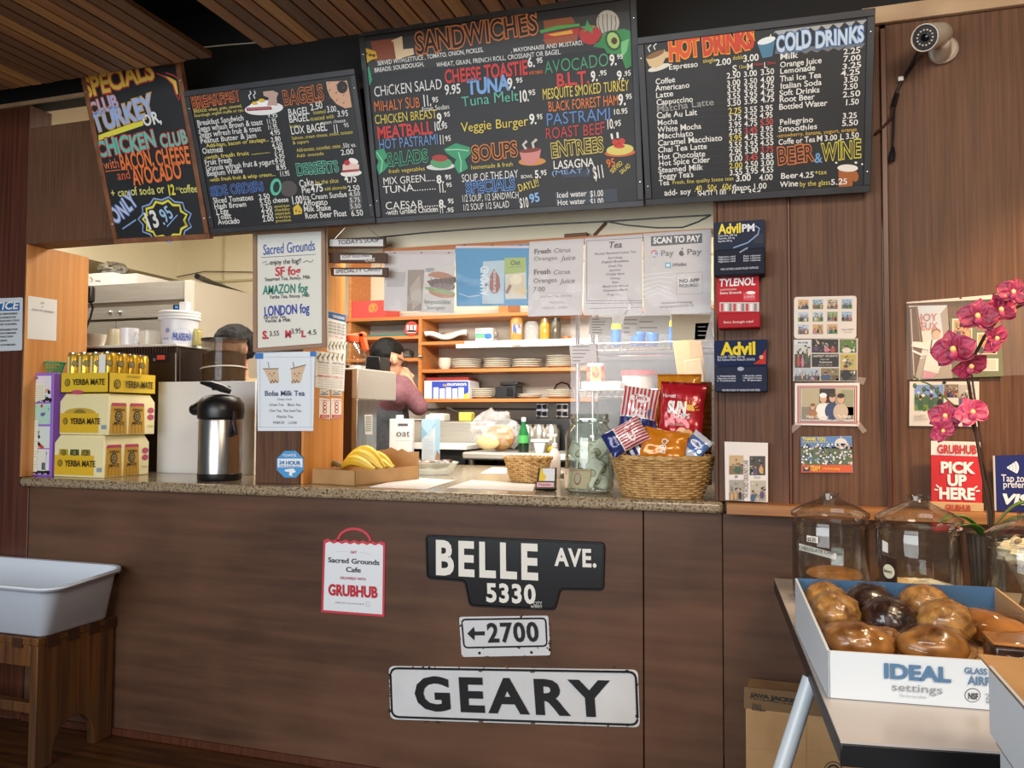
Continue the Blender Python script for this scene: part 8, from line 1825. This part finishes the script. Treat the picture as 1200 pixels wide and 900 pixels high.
# ---------------------------------------------------------------- biscuit jars
def biscuit_jar(label, pxc, y, wpx, py_top, fn=None, contents=None):
    c = W(pxc, 650, y); c.z = TZ; r_ = wpx / 2 * mpp(c); Ht = W(pxc, py_top, y).z - TZ; hb = Ht * .775
    t = root('biscuit_jar', label, 'jar', c, 'glass biscuit jars on the table')
    o_ = [(0, 0), (r_ * .92, 0), (r_, .012), (r_, hb * .9), (r_ * .985, hb * .95), (r_ * 1.02, hb * .965), (r_ * 1.02, hb)]
    i_ = [(r_ * .9, hb), (r_ * .9, hb * .96), (r_ * .955, hb * .88), (r_ * .955, .02), (r_ * .9, .012), (0, .012)]
    part('body', G().lathe(c, o_ + i_, 48), M_GLASS, t)
    z = hb + .001; L_ = [(0, z), (r_ * .86, z), (r_ * .88, z + .006), (r_ * 1.02, z + .01), (r_ * 1.03, z + .02), (r_ * .8, z + .035), (r_ * .42, z + .052), (r_ * .25, z + .06), (r_ * .22, z + .068), (r_ * .28, z + .075), (r_ * .29, Ht - .006), (r_ * .22, Ht), (0, Ht)]
    L_ += [(0, Ht - .008), (r_ * .18, Ht - .012), (r_ * .17, z + .066), (r_ * .4, z + .045), (r_ * .8, z + .026), (r_ * .82, z + .008), (0, z + .008)]
    part('lid', G().lathe(c, L_[:13], 48), M_GLASS, t)
    if contents: contents(t, c, r_)
    if fn:
        d = Decal(cyl_map(c, r_ * 1.002), None, .0008); fn(d, r_, hb); d.fin('label', t)
    return t
def f(d, r_, h):
    d.abpoly([(-r_ * .62, h * .77), (-r_ * .3, h * .765), (-r_ * .3, h * .84), (-r_ * .62, h * .845)], 'E8E4E0', 1); d.tx('$2.25', -r_ * .58, h * .785, r_ * .24, h * .04, '2A2A2A', .02); d.abpoly([(-r_ * .9, h * .65), (r_ * .14, h * .58), (r_ * .14, h * .66), (-r_ * .9, h * .73)], 'E8E4E0', 1); d.tx('CHOCOLATE CHIP', -r_ * .86, h * .67, r_ * .96, h * .04, '3A3A3A', .01, -3.5)
mcook = noisy('biscuit', '7A4A20', 'B07C44', (1, 1, 1), 40, 4, .6, .2)
CJ = []
def cont1(t, c, r_): CJ.append((c.copy(), r_, 1))
def cont2(t, c, r_): CJ.append((c.copy(), r_, 2))
def cont3(t, c, r_): CJ.append((c.copy(), r_, 3))
biscuit_jar('lidded glass biscuit jar with a white chocolate chip label, leftmost of the jars', 973, -.36, 85, 582, f, cont1)
def f(d, r_, h):
    d.abpoly([(-r_ * .98, h * .3), (-r_ * .5, h * .28), (-r_ * .5, h * .7), (-r_ * .98, h * .72)], '3A2014', 1); d.oval(-r_ * .74, h * .57, r_ * .18, h * .07, 'D8D4B8', 2); d.tx('Bakery', -r_ * .86, h * .56, r_ * .24, h * .03, '3A5030', .02); d.tx('Biscotti', -r_ * .92, h * .4, r_ * .36, h * .04, 'D8A050', .02); d.abpoly([(-r_ * .95, h * .76), (-r_ * .75, h * .75), (-r_ * .75, h * .85), (-r_ * .95, h * .87)], 'E8E4E0', 1)
biscuit_jar('lidded glass biscuit jar with a brown paper label, middle one of the jars', 1076.5, -.58, 92, 583, f, cont2)
biscuit_jar('lidded glass jar of twisted wrapped sticks at the right edge', 1208, -.62, 92, 606, None, cont3)
for c, r_, k in CJ:
    if k == 1:
        for i in range(3): solo('biscuit', G().ell(c + V((.01 * (i - 1), 0, .022 + i * .027)), (r_ * .74, r_ * .74, .013), Matrix.Rotation(R(4 * (i - 1)), 3, 'X'), 26, 10, 0, lambda d_: 1 + .03 * noise.noise(d_ * 6)), mcook, ('lowest flat brown biscuit in the leftmost glass jar', 'flat brown biscuit between two others in the leftmost glass jar', 'topmost flat brown biscuit in the leftmost glass jar')[i], 'biscuit', 'biscuits in the leftmost jar')
    if k == 2:
        mw = noisy('wrapped wafer', 'D8B478', 'F0E0C0', (1, 1, 1), 30, 3, .25, .2, coat=.6); q = random.Random(5)
        for i in range(9):
            a = q.uniform(0, 6.28); rr = r_ * q.uniform(.15, .5); solo('wrapped_biscuit', crumple(c + V((rr * math.cos(a), rr * math.sin(a), .035 + .03 * (i // 3))), (.055, .035, .02), 20 + i, .25, 16, 10), mw if i % 2 else mat('E0D8C8', .2, 0, 'cellophane biscuit', Coat_Weight=.6), 'pale wrapped biscuit in the pile inside the jar with the brown label', 'biscuit', 'wrapped biscuits in the middle jar', sharp=25)
    if k == 3:
        q = random.Random(6)
        for i in range(9):
            a = i * .7; p = c + V((r_ * .45 * math.cos(a), r_ * .45 * math.sin(a), .02)); e_ = c + V((r_ * .6 * math.cos(a + 2.6), r_ * .6 * math.sin(a + 2.6), .19 + .02 * (i % 3)))
            solo('pastry_stick', G().tube([p, p.lerp(e_, .5) + V((.004, 0, .004)), e_], [.008, .013, .008], 8), noisy('brown stick %d' % (i % 2), '6A5240', 'A89078', (1, 1, 1), 30, 3, .3, .2) if i < 2 else bpy.data.materials['brown stick %d' % (i % 2)], 'brown wrapped stick leaning in the jar at the right edge', 'biscuit stick', 'sticks in the right jar', sharp=30)
        solo('wrapper_top', crumple(c + V((-.02, -.02, .2)), (r_ * .55, r_ * .5, .03), 33, .4, 22, 12), mat('E4D4B4', .3, 0, 'cellophane tops'), 'crinkled pale cellophane on top of the sticks in the right jar', 'wrapper', sharp=25)
# ---------------------------------------------------------------- orchid
yo = -.36; oc = W(1157, 690, yo); oc.z = TZ; q = mpp(oc)
t = root('potted_orchid', 'magenta orchid with two stems in a dark ribbed pot', 'orchid', oc)
zr_ = W(1157, 627, yo).z - TZ; rp = 21 * q
g = G().lathe(oc, [(rp * .72, 0), (rp * .8, zr_ * .3), (rp, zr_), (rp * 1.04, zr_ + .004), (rp * .92, zr_), (rp * .86, zr_ * .85), (0, zr_ * .84)], 44)
for i, p in enumerate(g.v):
    if i < 44 * 3 and i % 2: p -= (V((p.x - oc.x, p.y - oc.y, 0))) * .05
part('pot', g, noisy('dark ribbed pot', '2C2622', '4A423C', (1, 1, 1), 20, 3, .5, .2), t, sharp=20)
part('bark', crumple(oc + V((0, 0, zr_ * .9)), (rp * .86, rp * .86, .018), 12, .3, 24, 12), noisy('bark', '3A2818', '6A4C30', (1, 1, 1), 40, 4, .8, .4), t)
def pnt(px, py, dy=0.0): return W(px, py, yo + dy)
s1 = [oc + V((0, 0, zr_ * .85)), pnt(1161, 610), pnt(1154, 570), pnt(1147, 530), pnt(1141, 490), pnt(1136, 455, -.02), pnt(1134, 440, -.02), pnt(1138, 425, -.02), pnt(1148, 405, -.02), pnt(1160, 385, -.02), pnt(1178, 368, -.02), pnt(1198, 357, -.02), pnt(1215, 352, -.02)]
def spline(pts, n=5):
    out = []
    for i in range(len(pts) - 1):
        p0, p1, p2, p3 = pts[max(i - 1, 0)], pts[i], pts[i + 1], pts[min(i + 2, len(pts) - 1)]
        for k in range(n):
            s_ = k / n; out.append(.5 * ((2 * p1) + (p2 - p0) * s_ + (2 * p0 - 5 * p1 + 4 * p2 - p3) * s_ ** 2 + (3 * p1 - p0 - 3 * p2 + p3) * s_ ** 3))
    return out + [pts[-1]]
mstem = mat('3A2A20', .45, name='dark stem'); mleaf = noisy('orchid leaf', '3E6A26', '6A9440', (1, 1, 1), 6, 3, .35, .05)
part('stem', G().tube(spline(s1), .0042, 7), mstem, t)
s2 = [oc + V((.01, .0, zr_ * .85)), pnt(1164, 600, .02), pnt(1157, 560, .02), pnt(1148, 528, .02), pnt(1142, 505, .01), pnt(1135, 488), pnt(1122, 476), pnt(1108, 480)]
part('stem', G().tube(spline(s2), .0038, 7), mstem, t)
s3 = [pnt(1122, 478), pnt(1112, 470), pnt(1103, 462), pnt(1092, 452), pnt(1078, 446), pnt(1072, 442)]
part('stem', G().tube(spline(s3), .0022, 6), mat('6A7A40', .5), t)
for p in ((1098, 458), (1083, 456), (1072, 452), (1074, 465), (1083, 479)): part('bud', G().ell(pnt(*p), (.005, .005, .007), None, 12, 8), mat('5A7A44', .5), t)
part('stake', G().tube([oc + V((.012, .01, zr_ * .85)), pnt(1150, 520, .03), pnt(1133, 400, .03)], .0025, 6), mstem, t)
def leaf(base, tip, wid, droop, nrm=(0, 0, 1)):
    b, e_ = V(base), V(tip); ax_ = e_ - b; sd_ = ax_.cross(V(nrm)).normalized()
    def F_(u, v):
        w_ = wid * math.sin(PI * min(.04 + v * .96, 1)) ** .6 * (1 - .3 * v); k = (u - .5) * 2
        return b + ax_ * v + sd_ * k * w_ + V((0, 0, droop * math.sin(PI * v) - abs(k) * -.25 * w_))
    return G().sheet(F_, 8, 16)
bt = oc + V((0, 0, zr_ * .95))
for px, py, dy, wd, dr in ((1100, 612, -.02, .028, .035), (1118, 618, -.06, .026, .02), (1230, 598, -.03, .03, .05), (1240, 620, .02, .028, .04)):
    part('leaf', leaf(bt, pnt(px, py, dy), wd, dr), mleaf, t, sharp=180, fix=False, solid=.0018)
mpet = noisy('magenta petal', '7A1434', 'C0446C', (1, 1, 1), 22, 4, .45, .05, 'A42850', 18); mpet2 = noisy('pink petal', 'A82C58', 'CC5A80', (1, 1, 1), 22, 4, .45, .05)
mthr = noisy('orchid throat', 'E8B04C', 'F4DCA0', (1, 1, 1), 60, 3, .5, .05)
def flower(px, py, dy, size, face, roll, m_=mpet):
    c = pnt(px, py, dy); n = V(face).normalized(); rt = n.cross(V((0, 0, 1))).normalized() * -1; u_ = rt.cross(n) * -1
    if u_.z < 0: u_ = -u_
    a0 = R(roll); R_ = size
    def petal(ang, ln, wd, cup):
        d1 = rt * math.cos(ang + a0) + u_ * math.sin(ang + a0); d2 = n.cross(d1)
        def F_(i, j):
            w_ = wd * math.sin(PI * (.03 + .97 * j) ** .75) ** .75; k = (i - .5) * 2
            return c + d1 * ln * j + d2 * k * w_ + n * (cup * (k * k) * w_ + .25 * ln * math.sin(j * 2.2) * cup + .002 * math.sin(k * 9 + j * 7))
        return G().sheet(F_, 8, 10)
    fo = part('flower', petal(R(90), R_, R_ * .42, .35), m_, t, sharp=180, fix=False, solid=.0009)
    for a in (R(215), R(325)): part('sepal', petal(a, R_ * .95, R_ * .4, .35), m_, fo, sharp=180, fix=False, solid=.0009)
    for a in (R(10), R(170)): part('petal', petal(a, R_ * 1.02, R_ * .62, .3), m_, fo, sharp=180, fix=False, solid=.0009)
    part('lip', G().ell(c + n * R_ * .2 - u_ * R_ * .18, (R_ * .2, R_ * .12, R_ * .24), None, 14, 10, 0, lambda d_: 1 + .2 * noise.noise(d_ * 4)), mpet2, fo)
    part('throat', G().ell(c + n * R_ * .24 + u_ * R_ * .05, (R_ * .14, R_ * .12, R_ * .16), None, 12, 8), mthr, fo)
for a in ((1187, 344, -.05, .042, (-.1, -1, .1), -20), (1170, 365, -.04, .048, (.35, -1, .1), 15), (1146, 372, -.06, .05, (-.25, -1, .05), -8), (1165, 397, -.05, .04, (.6, -1, -.3), 60, mpet2), (1118, 411, -.06, .056, (-.4, -1, .0), 12), (1136, 428, -.05, .045, (.2, -.8, -.5), 30), (1108, 489, -.03, .044, (-.3, -1, .1), -10), (1138, 485, -.05, .046, (.2, -1, .25), 20, mpet2), (1104, 505, -.05, .034, (.1, -1, -.2), 40, mpet2)):
    flower(*a)
